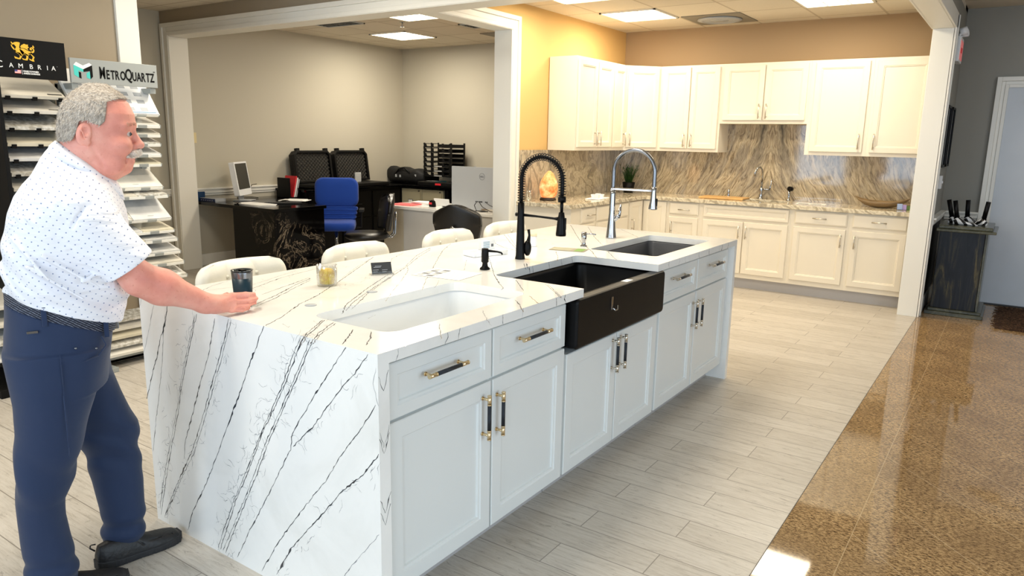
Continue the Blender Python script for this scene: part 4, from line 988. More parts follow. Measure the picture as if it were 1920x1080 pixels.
# open foam cases
def case(y, label, w=0.60):
    t = thing('equipment_case', label, 'case', (-7.13, y, 0.8515), PI / 2, 'open black cases with egg-crate foam')
    # local: x to the right along the wall (world y is -x), y towards the wall
    H = 0.41
    m = MB(); m.prism([(-w/2, 0.0), (w/2, 0.0), (w/2, 0.40), (-w/2, 0.40)], 0, 0.05); m.build('base_shell', 'blackplastic', t, bevel=0.012)
    # foam-lined open lid leaning back
    tilt = math.radians(8); ch = 0.05
    R_ = Matrix.Translation((0, 0.42, 0.05)) @ Matrix.Rotation(-tilt, 4, 'X')
    pl = [(-w/2, 0), (w/2, 0), (w/2, H - ch), (w/2 - ch, H), (-w/2 + ch, H), (-w/2, H - ch)]
    inn = [(-w/2 + 0.03, 0.03), (w/2 - 0.03, 0.03), (w/2 - 0.03, H - ch - 0.01), (w/2 - ch - 0.01, H - 0.03), (-w/2 + ch + 0.01, H - 0.03), (-w/2 + 0.03, H - ch - 0.01)]
    X = R_ @ Matrix.Rotation(PI / 2, 4, 'X')
    m = MB(); m.prism(pl, 0.0, 0.055, holes=[inn], M_=X); m.prism(pl, -0.055, 0.0, M_=X @ Matrix.Translation((0, 0, 0)))
    m.build('lid_shell', 'blackplastic', t, bevel=0.004)
    m = MB(); nx, nz = 60, 40; vs = []; fs = []
    for j in range(nz + 1):
        for i in range(nx + 1):
            x = -w/2 + 0.03 + (w - 0.06) * i / nx; z = 0.03 + (H - 0.06) * j / nz
            if z > H - ch - 0.01:
                lim = w/2 - 0.03 - (z - (H - ch - 0.01)); x = max(-lim, min(lim, x))
            vs.append((x, z, 0.02 + 0.014 * math.sin(x * 2 * PI / 0.055) * math.sin(z * 2 * PI / 0.05)))
    for j in range(nz):
        for i in range(nx): a = j * (nx + 1) + i; fs.append((a, a + 1, a + nx + 2, a + nx + 1))
    m.add(vs, fs, 0, X, True); m.build('foam', P('egg_crate_foam', (44, 42, 38), 0.95), t)
    for x in (-w/2 + 0.05, w/2 - 0.09):
        m = MB(); m.box(x, 0.0, H - 0.01, x + 0.05, 0.05, H + 0.03, 0, R_ @ Matrix.Translation((0, -0.05, 0))); m.build('latch', 'blackplastic', t, bevel=0.004)
case(6.42, 'open black foam-lined case nearer the white computer')
case(7.08, 'open black foam-lined case directly behind the blue chair')
m = MB()
for k in range(5): m.tube([(0.02 * k, 0, 0.004 + 0.008 * k), (0.06, 0.05 + 0.01 * k, 0.01 + 0.006 * k), (0.02, 0.13, 0.006 + 0.008 * k), (-0.03, 0.05, 0.012)], 0.008, 6)
tag(m.build('cable_bundle', 'lightgrey', loc=(-7.26, 6.20, 0.9065)), 'grey coiled cable lying in the open case nearer the white computer', 'cable')
t = thing('clear_pouch', 'small clear plastic pouch in the case behind the blue chair', 'pouch', (-7.27, 6.93, 0.902))
m = MB(); m.box(-0.01, -0.055, 0, 0.01, 0.055, 0.13); m.build('pouch', P('silvery_plastic', (200, 204, 206), 0.15, 0.3, bump=0.6, bscale=40), t, bevel=0.006)
t = thing('document_holder', 'black upright document holder with red and white folders beside the open cases', 'file holder', (-7.35, 5.80, 0.756))
m = MB(); m.box(-0.10, -0.03, 0, 0.12, -0.01, 0.24); m.box(-0.10, 0.10, 0, 0.12, 0.12, 0.12); m.box(-0.10, -0.03, 0, 0.12, 0.12, 0.01); m.build('holder', 'black', t, bevel=0.004)
for k, mt in enumerate(('red', 'paper', 'lightgrey')):
    m = MB(); m.box(-0.09, 0.0, 0.012, 0.115, 0.012, 0.27 - 0.02 * k); m.build('folder', mt, t, loc=(0, 0.02 + k * 0.025, 0), rot=(-0.25, 0, 0))
# bag
t = thing('duffel_bag', 'black soft equipment bag lying on the back office counter', 'bag', (-7.38, 8.02, 0.851))
m = MB(); rings = []
for i in range(15):
    u = i / 14; x = -0.38 + 0.76 * u; s = min(1, math.sin(PI * min(max(u, 0.03), 0.97)) * 2.2) ** 0.5; hh = 0.235 - 0.04 * u + 0.012 * math.sin(u * 17)
    rings.append([(x, 0.12 * s * (abs(math.cos(a)) ** 0.6) * (1 if math.cos(a) > 0 else -1), hh * 0.5 + hh * 0.5 * s * (abs(math.sin(a)) ** 0.6) * (1 if math.sin(a) > 0 else -1)) for a in [2 * PI * k / 20 for k in range(20)]])
m.ring(rings); m.build('bag_body', P('black_nylon', (15, 15, 16), 0.7, bump=0.5, bscale=25), t)
m = MB(); m.tube([(-0.15, -0.11, 0.12), (-0.05, -0.13, 0.20), (0.05, -0.12, 0.22), (0.15, -0.11, 0.14)], 0.012, 8); m.build('strap', 'blackplastic', t)
m = MB(); m.box(-0.13, -0.124, 0.08, -0.10, -0.119, 0.12); m.box(-0.05, -0.124, 0.08, -0.02, -0.119, 0.115); m.box(0.24, -0.118, 0.10, 0.27, -0.108, 0.13); m.build('logo_patch', 'lightgrey', t)
# tray tower
t = thing('letter_tray_tower', 'tall black tower of stacked paper trays against the office wall', 'tray tower', (-6.70, 8.0, 0.97))
for k in range(7):
    z = 0.066 * k
    m = MB(); m.box(-0.23, -0.14, z, 0.26, 0.18, z + 0.006)
    m.box(-0.235, -0.14, z, -0.225, 0.18, z + 0.012); m.box(-0.235, -0.14, z + 0.05, -0.225, 0.18, z + 0.058)
    for y in (-0.13, 0.02, 0.17): m.box(-0.235, y, z, -0.222, y + 0.02, z + 0.066)
    for (a, b) in ((-0.22, -0.05), (0.10, 0.26)):
        m.prism([(a, 0.0), (b, 0.0), (b, 0.058), (b - 0.03, 0.058), (b - 0.04, 0.02), (a + 0.05, 0.02), (a + 0.03, 0.058), (a, 0.058)], 0, 0.008, M_=Matrix.Translation((0, -0.13, z)) @ Matrix.Rotation(PI / 2, 4, 'X'))
    m.box(0.25, -0.14, z, 0.262, -0.11, z + 0.066); m.box(0.25, 0.15, z, 0.262, 0.18, z + 0.066); m.box(-0.22, 0.17, z, 0.26, 0.18, z + 0.045)
    m.build('tray', 'blackplastic', t)
    if k in (0, 1, 2):
        m = MB(); m.box(-0.20, -0.12, z + 0.007, 0.12, 0.14, z + 0.014); m.build('paper_stack', 'paper', t)
m = MB(); m.box(-0.23, -0.14, -0.118, -0.215, 0.18, 0.0); m.box(0.25, 0.05, -0.118, 0.265, 0.18, 0.0); m.build('stand', 'blackplastic', t)
t = thing('ream_box', 'white and teal paper box under the black tray tower', 'box', (-6.80, 7.93, 0.8505))
m = MB(); m.box(-0.09, -0.08, 0, 0.07, 0.10, 0.055, 0); m.box(0.07, -0.08, 0, 0.15, 0.10, 0.055, 1); m.build('box', ['paper', P('teal_box', (60, 160, 180), 0.5)], t, bevel=0.002)
t = thing('desk_scanner', 'flat black device on the back counter left of the silver monitor', 'device', (-6.55, 7.74, 0.8505))
m = MB(); m.box(-0.30, -0.10, 0, 0.42, 0.08, 0.06); m.build('housing', 'blackplastic', t, bevel=0.01)
m = MB(); m.box(0.02, -0.103, 0.02, 0.12, -0.10, 0.045); m.build('badge', 'red', t)
# white computer
t = thing('white_computer', 'white all-in-one computer with a dark screen on the black desk', 'computer', (-7.34, 5.22, 0.7565), math.radians(124))
m = MB(); m.prism(rrect(-0.19, 0.06, 0.19, 0.44, 0.012), -0.03, 0.03, M_=Matrix.Rotation(PI / 2 - 0.14, 4, 'X')); m.build('housing', 'white', t, bevel=0.004)
m = MB(); m.prism(rrect(-0.168, 0.13, 0.168, 0.42, 0.003), 0.0301, 0.0312, M_=Matrix.Rotation(PI / 2 - 0.14, 4, 'X')); m.build('screen', 'screen', t)
m = MB(); m.box(-0.09, -0.10, 0.0, 0.09, 0.10, 0.008); m.box(-0.07, 0.03, 0.0, 0.07, 0.045, 0.12); m.build('stand', 'silver', t, bevel=0.003)
t = thing('keyboard', 'black keyboard in front of the white computer', 'keyboard', (-6.72, 5.27, 0.7555), 0.9)
m = MB(); m.box(-0.20, -0.06, 0, 0.20, 0.06, 0.012); m.build('housing', 'blackplastic', t, bevel=0.003)
m = MB()
for i in range(14):
    for j in range(5): m.box(-0.19 + i * 0.0272, -0.052 + j * 0.021, 0.012, -0.168 + i * 0.0272, -0.035 + j * 0.021, 0.016)
m.build('keys', 'darkgrey', t)
t = thing('router', 'blue and white network switch on the desk by the white jamb', 'router', (-7.50, 4.92, 0.7555), math.radians(4))
m = MB(); m.box(-0.13, -0.07, 0, 0.13, 0.07, 0.036, 0); m.box(-0.13, -0.073, 0.002, 0.13, -0.07, 0.034, 1)
for k in range(6): m.box(-0.11 + k * 0.037, -0.0745, 0.01, -0.095 + k * 0.037, -0.073, 0.018, 0)
m.build('housing', ['lightgrey', P('navy_front', (20, 40, 90), 0.4)], t, bevel=0.002)
m = MB(); m.box(-0.012, -0.05, 0, 0.012, 0.05, 0.10); tag(m.build('modem', P('dark_blue_plastic', (20, 60, 100), 0.4), bevel=0.004, loc=(-7.655, 4.87, 0.7555)), 'upright dark blue modem against the white jamb', 'modem')
t = thing('paper_stack', 'stack of white papers with a black clip at the front of the black desk', 'papers', (-6.78, 4.96, 0.7555))
for k in range(3):
    m = MB(); m.box(-0.22, -0.12, 0.006 * k, 0.22, 0.10, 0.006 * k + 0.005); m.build('sheet', 'paper', t, rot=(0, 0, 0.05 * k - 0.05))
m = MB(); m.box(-0.20, -0.128, 0.0, -0.13, -0.09, 0.022); m.build('clip', 'black', t)
m = MB(); m.lathe([(0.001, 0), (0.055, 0), (0.055, 0.012), (0.03, 0.024), (0.001, 0.026)]); tag(m.build('tape_dispenser', 'black', loc=(-6.85, 5.40, 0.7555)), 'round black item on the black desk beside loose papers', 'desk item')
m = MB(); m.box(-0.16, -0.10, 0, 0.16, 0.10, 0.006); m.box(-0.1, -0.06, 0.006, 0.12, 0.10, 0.012); tag(m.build('loose_papers', 'paper', loc=(-6.95, 5.62, 0.7555), rot=(0, 0, 0.5)), 'loose white papers near the document holder on the black desk', 'papers')
m = MB(); m.tube([(0, 0, 0.006), (0.06, 0.04, 0.02), (0.10, 0.10, 0.10), (0.16, 0.10, 0.16), (0.20, 0.14, 0.17)], 0.004, 6); m.tube([(0, 0, 0.006), (-0.05, 0.1, 0.006), (0.05, 0.18, 0.006), (0.2, 0.15, 0.006)], 0.004, 6)
tag(m.build('power_cord', 'black', loc=(-7.68, 5.36, 0.7565)), 'black cord curling behind the white computer', 'cord')
# white desk
t = thing('white_desk', 'white stone desk with a pale panel behind the bar stools', 'desk', (-6.02, 6.08, 0))
m = MB(); m.box(0.0, 0, 0.71, 1.78, 0.70, 0.742); m.build('desk_top', 'quartz', t, bevel=0.003)
m = MB(); m.box(0.02, 0.03, 0, 0.325, 0.055, 0.71); m.build('front_panel', P('beige_marble', (205, 196, 176), 0.3, noise=0.1, nscale=4), t)
m = MB(); m.box(0.328, 0.03, 0, 1.78, 0.055, 0.71); m.build('front_panel', P('pale_marble', (206, 204, 200), 0.3, noise=0.08, nscale=3), t)
m = MB(); m.box(0.02, 0.055, 0, 0.045, 0.68, 0.71); m.build('side_panel', 'quartz', t)
t = thing('silver_monitor', 'large silver monitor seen from behind on the white desk', 'monitor', (-4.87, 6.36, 0.743))
m = MB(); m.prism(rrect(-0.315, 0.02, 0.315, 0.46, 0.008), -0.012, 0.012, M_=Matrix.Rotation(PI / 2, 4, 'X')); m.build('back_shell', 'silver', t, bevel=0.003)
m = MB(); m.box(-0.31, 0.0122, 0.05, 0.31, 0.014, 0.455); m.build('screen', 'screen', t)
m = MB(); m.box(-0.10, -0.02, 0, 0.10, 0.10, 0.02); m.box(-0.008, -0.006, 0.46, 0.008, 0.006, 0.468); m.build('stand', 'silver', t)
vs, fs = text_mb('DELL', 0.022, bold=0.0004, align='CENTER'); m = MB(); LM = Matrix.Translation((0.105, -0.0135, 0.362)) @ Matrix.Rotation(PI / 2, 4, 'X')
m.add(vs, fs, 0, LM @ Matrix.Translation((0, -0.008, 0)))
m.ring([[( (0.035 + e) * math.cos(2*PI*k/32), (0.035 + e) * math.sin(2*PI*k/32), z) for k in range(32)] for e, z in ((-0.0015, 0), (-0.0015, 0.001), (0.0015, 0.001), (0.0015, 0))], cap=False, M_=LM)
m.build('logo', 'grey', t)
m = MB()
for x in (0.02, 0.045, 0.07, 0.085, 0.10, 0.15, 0.17): m.box(x, -0.0135, 0.085, x + 0.012, -0.012, 0.097)
m.build('port', 'black', t)
m = MB(); m.tube([(-4.82, 6.33, 0.835), (-4.80, 6.26, 0.80), (-4.74, 6.22, 0.75), (-4.66, 6.20, 0.748), (-4.60, 6.24, 0.748), (-4.68, 6.26, 0.748), (-4.76, 6.20, 0.748)], 0.004, 6)
m.tube([(-4.79, 6.33, 0.835), (-4.70, 6.27, 0.79), (-4.58, 6.25, 0.749), (-4.45, 6.22, 0.749)], 0.004, 6); m.tube([(-4.70, 6.33, 0.835), (-4.60, 6.27, 0.81), (-4.44, 6.24, 0.78)], 0.003, 6)
tag(m.build('monitor_cables', 'black'), 'black cables looping from the back of the silver monitor', 'cable')
m = MB(); m.box(-0.15, -0.11, 0, 0.15, 0.11, 0.008); tag(m.build('folder', 'pink', loc=(-5.80, 6.27, 0.7425), rot=(0, 0, 0.1), bevel=0.002), 'coral red folder on the white desk beside a black chair', 'folder')
t = thing('paper_pile', 'pile of white papers behind the coral folder on the white desk', 'papers', (-5.70, 6.48, 0.7425))
for k in range(4):
    m = MB(); m.box(-0.13, -0.09, 0.007 * k, 0.13, 0.09, 0.007 * k + 0.006); m.build('sheet', 'paper', t, rot=(0, 0, 0.15 * k - 0.2))
t = thing('tape_measure', 'black and red tape measure on the white desk', 'tape measure', (-5.41, 6.28, 0.7425))
m = MB(); m.prism([(-0.035, 0), (0.04, 0), (0.04, 0.03), (0.03, 0.065), (0.0, 0.078), (-0.03, 0.065), (-0.038, 0.04)], -0.02, 0.02, M_=Matrix.Rotation(PI / 2, 4, 'X')); m.build('case', 'black', t, bevel=0.006)
m = MB(); m.box(-0.03, -0.0215, 0.028, 0.012, -0.02, 0.05); m.build('label_plate', 'red', t)
m = MB(); m.box(-0.11, -0.004, 0, 0.11, 0.004, 0.085); tag(m.build('white_card', 'paper', loc=(-5.38, 6.42, 0.7425), rot=(0.2, 0, 0)), 'white card propped up behind the tape measure', 'card')
m = MB(); m.ball((0, 0, 0.006), (0.07, 0.02, 0.006)); tag(m.build('black_tray', 'black', loc=(-5.27, 6.36, 0.7425)), 'flat black oval object on the white desk next to the tape measure', 'desk item')
# chairs
def castor_base(t, r=0.27, n=5, mt='blackplastic'):
    for k in range(n):
        a = 2 * PI * k / n + 0.3
        m = MB(); m.tube([(0, 0, 0.10), (r * math.cos(a) * 0.6, r * math.sin(a) * 0.6, 0.09), (r * math.cos(a), r * math.sin(a), 0.065)], [0.022, 0.016, 0.012], 8); l = m.build('leg', mt, t)
        m = MB(); m.ball((r * math.cos(a), r * math.sin(a), 0.028), (0.028, 0.028, 0.028), 12); m.build('castor', 'blackplastic', l)
    m = MB(); m.cyl((0, 0, 0.08), (0, 0, 0.42), 0.022); m.build('gas_column', 'chrome', t)
def pad(m, w, h, d, r, M_, nx=14, nz=14, curve=0.0, cup=0.0, taper=0.0):
    """cushion with rounded outline: x width, z height, front at -y"""
    rings = []
    for e, y in ((0.0, 0.0), (0.35, -0.3), (0.75, -0.7), (1.0, -1.0)): pass
    out = rrect(-w/2, 0, w/2, h, r, 8); k = len(out)
    cx, cz = 0, h / 2
    rr = []
    for (s, y) in ((0.2, d * 0.5), (0.86, d * 0.5), (0.97, d * 0.38), (1.0, 0.1 * d), (1.0, -0.1 * d), (0.97, -d * 0.38), (0.86, -d * 0.5), (0.5, -d * 0.56), (0.2, -d * 0.58)):
        ring = []
        for p in out:
            x = cx + (p[0] - cx) * s; z = cz + (p[1] - cz) * s
            x *= 1 - taper * (1 - z / h)
            ring.append((x, y + curve * (x / (w / 2)) ** 2 * -1 + cup * ((z - cz) / (h / 2)) ** 2 * -1, z))
        rr.append(ring)
    m.ring(rr, 0, True, True, M_=M_)
t = thing('office_chair', 'blue fabric office chair behind the black granite desk', 'chair', (-6.66, 5.98, 0), math.radians(44))
# local: sitter faces -y
Bk = Matrix.Translation((0, 0.22, 0.46)) @ Matrix.Rotation(math.radians(-6), 4, 'X')
B0 = Matrix.Rotation(PI, 4, 'Z')
m = MB(); pad(m, 0.52, 0.36, 0.09, 0.10, Bk @ Matrix.Translation((0, 0, 0.19)), curve=-0.0); m.build('backrest', 'blue', t)
for k in range(4):
    m = MB(); pad(m, 0.44 + 0.02 * k, 0.052, 0.085, 0.024, Bk @ Matrix.Translation((0, 0, 0.0 + k * 0.05)), cup=0.012); m.build('lumbar_roll', 'blue', t)
m = MB(); pad(m, 0.46, 0.46, 0.10, 0.09, Matrix.Translation((0, 0.22, 0.46)) @ Matrix.Rotation(PI / 2, 4, 'X')); m.build('seat', 'blue', t)
for s in (-1, 1):
    m = MB(); m.tube([(s * 0.22, 0.12, 0.42), (s * 0.29, 0.12, 0.42), (s * 0.30, 0.12, 0.62)], 0.012, 8); m.box(s * 0.30 - 0.03, -0.06, 0.62, s * 0.30 + 0.03, 0.20, 0.65); m.build('armrest', 'blackplastic', t, bevel=0.004)
castor_base(t)
def salon(loc, rz, label):
    t = thing('office_chair', label, 'chair', loc, rz, 'black leather chairs with chrome back loops')
    m = MB(); vs = []; nu, nv = 22, 16
    def pt(u, v, o):
        wv = 0.235 * (0.62 + 0.42 * math.sin(PI * (0.10 + 0.62 * v))) * (1 if v < 0.8 else 1 - 0.55 * ((v - 0.8) / 0.2) ** 2)
        a = u * 1.05
        return (wv * math.sin(a) / math.sin(1.05), 0.24 - 0.10 * (1 - math.cos(a)) * 1.3 + 0.05 * v + o * 0.022, 0.50 + 0.40 * v - 0.03 * u * u * (v > 0.5))
    rings = []
    for j in range(nv + 1):
        v = j / nv; rings.append([pt(-1 + 2 * i / nu, v, 1) for i in range(nu + 1)] + [pt(1 - 2 * i / nu, v, -1) for i in range(nu + 1)])
    m.ring(rings, 0, True, True); m.build('backrest', 'leather_black', t, bevel=0.0)
    m = MB(); m.lathe([(0.001, 0.40), (0.19, 0.40), (0.235, 0.425), (0.245, 0.45), (0.22, 0.478), (0.12, 0.488), (0.001, 0.485)], n=36); m.build('seat', 'leather_black', t)
    m = MB()
    loop = [(-0.045, 0.16, 0.42), (-0.045, 0.27, 0.42), (-0.045, 0.31, 0.46), (-0.042, 0.315, 0.60), (-0.030, 0.322, 0.665), (0.0, 0.328, 0.695), (0.030, 0.322, 0.665), (0.042, 0.315, 0.60), (0.045, 0.31, 0.46), (0.045, 0.27, 0.42), (0.045, 0.16, 0.42)]
    m.tube(loop, 0.0115, 10); m.build('back_loop', 'chrome', t)
    castor_base(t, mt='chrome'); return t
c1 = salon((-5.82, 5.66, 0), math.radians(-34), 'black leather chair with chrome loop, between the blue chair and the white desk')
dup(c1, (-4.40, 5.60, 0), math.radians(196), 'black leather chair with chrome loop, its back turned to the island stools')
# ---------------------------------------------------------------- kitchen counter items
t = thing('salt_lamp', 'glowing orange salt rock lamp on the stone counter below the yellow-lit wall', 'lamp', (-3.86, 6.24, T + 0.001))
m = MB(); rnd = random.Random(4); rings = []
for j in range(13):
    v = j / 12; r = 0.098 * (math.sin(PI * (0.18 + 0.80 * v)) ** 0.7) * (1.0 - 0.18 * v)
    rings.append([((r + rnd.uniform(-0.006, 0.006)) * math.cos(2*PI*k/18) + 0.01*v, (r + rnd.uniform(-0.006, 0.006)) * math.sin(2*PI*k/18), 0.025 + 0.265 * v) for k in range(18)])
g = NG('salt_crystal', 0.5); c = g.ramp(g.noise(g.map(), 14, 4, 0.6).outputs['Fac'], [(0.35, (235, 110, 50)), (0.5, (250, 160, 95)), (0.68, (255, 205, 150))]); g.base(c)
g.l(c, g.b.inputs['Emission Color']); g.b.inputs['Emission Strength'].default_value = 0.55
m.ring(rings); m.build('crystal', g.m, t)
m = MB(); m.lathe([(0.0, 0), (0.08, 0), (0.085, 0.012), (0.07, 0.028), (0, 0.028)]); m.build('base', P('dark_wood', (40, 26, 18), 0.4), t)
t = thing('tray_set', 'white tray with four small square cups on the counter beside the corner', 'tray', (-3.60, 6.80, T + 0.001), math.radians(10))
m = MB(); m.box(-0.08, -0.16, 0, 0.08, 0.16, 0.008); m.build('tray', 'white', t, bevel=0.003)
for k in range(4):
    x, y = (-0.03 if k % 2 else 0.03), -0.11 + k * 0.072
    m = MB(); m.ring([[(x + p[0], y + p[1], z) for p in rrect(-r, -r, r, r, 0.006, 3)] for r, z in ((0.018, 0.008), (0.026, 0.045), (0.023, 0.045), (0.015, 0.012))], 0, True, False); m.build('cup', 'white', t)
t = thing('potted_plant', 'dark potted plant with fine green leaves in the kitchen corner', 'plant', (-3.78, 7.90, T + 0.001))
m = MB(); m.lathe([(0.0, 0), (0.055, 0), (0.075, 0.12), (0.068, 0.12), (0.065, 0.10), (0.0, 0.10)]); m.build('pot', 'black', t)
m = MB(); rnd = random.Random(8)
for k in range(90):
    a = rnd.uniform(0, 2*PI); sp = rnd.uniform(0.02, 0.13); h = rnd.uniform(0.08, 0.24)
    p0 = Vector((0.03 * math.cos(a), 0.03 * math.sin(a), 0.10)); p2 = Vector((sp * math.cos(a), sp * math.sin(a), 0.10 + h)); p1 = (p0 + p2) / 2 + Vector((0, 0, 0.04))
    m.tube([p0, p1, p2], [0.0018, 0.0015, 0.0008], 4)
    for q in range(7):
        s = 0.3 + 0.1 * q; p = p0.lerp(p1, s * 2) if s < 0.5 else p1.lerp(p2, s * 2 - 1)
        b = rnd.uniform(0, 2*PI); dd = Vector((math.cos(b), math.sin(b), rnd.uniform(-0.2, 0.6))) * 0.022; nn = dd.cross(Vector((0, 0, 1))) * 0.35
        m.add([p, p + dd * 0.5 + nn, p + dd, p + dd * 0.5 - nn], [(0, 1, 2, 3)])
o = m.build('foliage', P('leaf_green', (52, 92, 30), 0.6, noise=0.5, nscale=20), t)
m = MB(); m.box(-0.24, -0.13, 0, 0.24, 0.13, 0.02); tag(m.build('cutting_board', 'wood', bevel=0.006, loc=(-2.62, 7.86, T + 0.001), rot=(0, 0, 0.02)), 'light bamboo cutting board lying over the kitchen sink edge', 'cutting board')
t = thing('kitchen_tap', 'chrome bridge-style tap with a side lever at the kitchen sink', 'tap', (-2.31, 8.14, T + 0.0008), 0)
m = MB(); m.lathe([(0.030, 0), (0.028, 0.006), (0.016, 0.02), (0.020, 0.04), (0.014, 0.06), (0.019, 0.075), (0.016, 0.09), (0.020, 0.105), (0.012, 0.125), (0.0, 0.127)]); m.build('body', 'chrome', t)
m = MB(); m.tube([(0, 0, 0.12), (0.004, -0.01, 0.24), (0.0, -0.03, 0.32), (-0.015, -0.06, 0.345), (-0.035, -0.09, 0.33), (-0.05, -0.105, 0.29), (-0.055, -0.11, 0.245)], [0.010, 0.009, 0.009, 0.009, 0.009, 0.010, 0.013], 12); m.build('spout', 'chrome', t)
m = MB(); m.tube([(0, 0, 0.105), (0.09, 0, 0.105)], 0.010, 10); m.tube([(0.09, 0, 0.095), (0.092, 0, 0.13), (0.10, 0, 0.16), (0.10, -0.004, 0.20)], [0.012, 0.007, 0.006, 0.008], 10); m.ball((0.10, -0.004, 0.205), 0.009, 10); m.build('lever', 'chrome', t)
t = thing('side_sprayer', 'small chrome sprayer with a black head beside the kitchen tap', 'sprayer', (-2.01, 8.12, T))
m = MB(); m.lathe([(0.022, 0), (0.018, 0.01), (0.010, 0.025), (0.010, 0.06), (0.014, 0.10), (0.0, 0.105)]); m.build('holder', 'chrome', t)
m = MB(); m.cyl((0.0, -0.02, 0.13), (0.02, 0.02, 0.125), 0.024, n=18); m.build('spray_head', 'black', t)
t = thing('sponge_rack', 'chrome stopper lying by the cutting board', 'drain stopper', (-2.66, 8.12, T))
m = MB(); m.lathe([(0.02, 0), (0.016, 0.01), (0.012, 0.04), (0.014, 0.055), (0.012, 0.09), (0.0, 0.092)]); m.build('body', 'chrome', t)
t['label'] = 'small chrome pump standing behind the bamboo cutting board'; t['category'] = 'soap dispenser'; t.name = 'soap_dispenser'
t = thing('wooden_bowl', 'long boat-shaped brown bowl on the counter beside the white post', 'bowl', (-1.09, 7.96, T + 0.0012))
m = MB(); rings = []
for (s, z, k_) in ((0.02, 0.0, 1), (0.35, 0.002, 1), (0.6, 0.012, 1), (0.85, 0.035, 1), (1.0, 0.06, 1), (0.96, 0.06, 1), (0.8, 0.038, 1), (0.55, 0.018, 1), (0.3, 0.010, 1), (0.02, 0.009, 1)):
    rings.append([(0.25 * s * math.cos(a), 0.11 * s * math.sin(a), z + 0.045 * (s * abs(math.cos(a))) ** 3) for a in [2*PI*k/32 for k in range(32)]])
m.ring(rings, 0, True, True); m.build('bowl', P('brown_driftwood', (150, 124, 88), 0.45, noise=0.35, nscale=10, stretch=(1, 5, 1)), t)
t = thing('leaf_dish', 'second pale brown dish tucked beside the boat-shaped bowl', 'dish', (-0.86, 8.12, T + 0.0012))
m = MB(); m.ring([[(r * math.cos(a), r * 0.6 * math.sin(a), z + 0.03 * max(0, math.cos(a)) ** 2 * (r / 0.09)) for a in [2*PI*k/24 for k in range(24)]] for r, z in ((0.01, 0), (0.06, 0.004), (0.09, 0.04), (0.085, 0.04), (0.055, 0.010), (0.01, 0.006))]); m.build('dish', P('pale_wood', (176, 156, 124), 0.5), t)
t = thing('card_holder', 'small holder with blue and violet cards by the white post', 'card holder', (-0.885, 7.80, T + 0.001), 0.2)
m = MB(); m.box(-0.05, -0.01, 0, 0.05, 0.04, 0.01); m.build('holder', 'glass', t)
for k, cc in enumerate(((150, 170, 210), (170, 150, 205), (90, 120, 60))):
    m = MB(); m.box(-0.045 + 0.035 * k, 0.008 * k, 0.004, 0.0 + 0.035 * k, 0.008 * k + 0.004, 0.062 - 0.006 * k); m.build('card', P('card_print', cc, 0.6), t, rot=(-0.35, 0, 0))
m = MB(); m.box(-0.14, -0.09, 0, 0.14, 0.09, 0.001, 0); m.box(-0.12, -0.07, 0.001, -0.02, 0.0, 0.0013, 1); m.box(0.0, -0.07, 0.001, 0.10, 0.02, 0.0013, 2)
tag(m.build('flyer', ['paper', 'grey', 'lightgrey'], loc=(-1.72, 7.86, T + 0.001), rot=(0, 0, 0.1)), 'printed flyer lying on the kitchen counter right of the sink', 'paper')
t = thing('glass_tumbler', 'empty glass on the counter edge by the white casing, next to the salt lamp', 'glass', (-3.95, 6.03, T + 0.001))
m = MB(); m.lathe([(0.0, 0), (0.03, 0), (0.034, 0.10), (0.032, 0.10), (0.028, 0.006), (0, 0.006)], n=24, cap=False); m.build('glass', 'glass', t)
# ---------------------------------------------------------------- hall
t = thing('stone_pedestal', 'slim pedestal of dark blue-brown streaked stone slabs in the hall', 'pedestal', (-0.355, 7.62, 0))
gs = NG('dark_streaked_stone', 0.3, 0.2); nn = gs.noise(gs.map(scale=(6, 6, 0.7)), 2.2, 6, 0.7, 1.4)
gs.base(gs.ramp(nn.outputs['Fac'], [(0.3, (10, 13, 20)), (0.5, (26, 29, 36)), (0.58, (52, 50, 40)), (0.66, (92, 84, 60)), (0.72, (18, 20, 28))]))
gt = NG('olive_stone', 0.2, 0.35); nn = gt.noise(gt.map(scale=(1, 5, 1)), 4, 6, 0.7, 1.0)
gt.base(gt.ramp(nn.outputs['Fac'], [(0.3, (36, 38, 32)), (0.5, (74, 74, 58)), (0.7, (110, 106, 84))]))
m = MB(); m.box(-0.225, -0.03, 0, 0.235, 0.60, 0.035); m.box(-0.20, -0.01, 0.035, 0.215, 0.58, 0.06); m.build('base_slab', gt.m, t, bevel=0.004)
m = MB(); m.box(-0.185, 0.02, 0.06, 0.165, 0.56, 0.765); m.build('body', gs.m, t, bevel=0.003)
m = MB(); m.box(0.1655, 0.03, 0.06, 0.185, 0.55, 0.765); m.build('side_slab', gt.m, t, bevel=0.003)
m = MB(); m.box(-0.215, -0.02, 0.765, 0.245, 0.60, 0.79); m.build('top_slab', gt.m, t, bevel=0.006)
m = MB(); m.box(-0.20, 0.0, 0.79, 0.215, 0.58, 0.822); m.build('top_slab', gt.m, t, bevel=0.006)
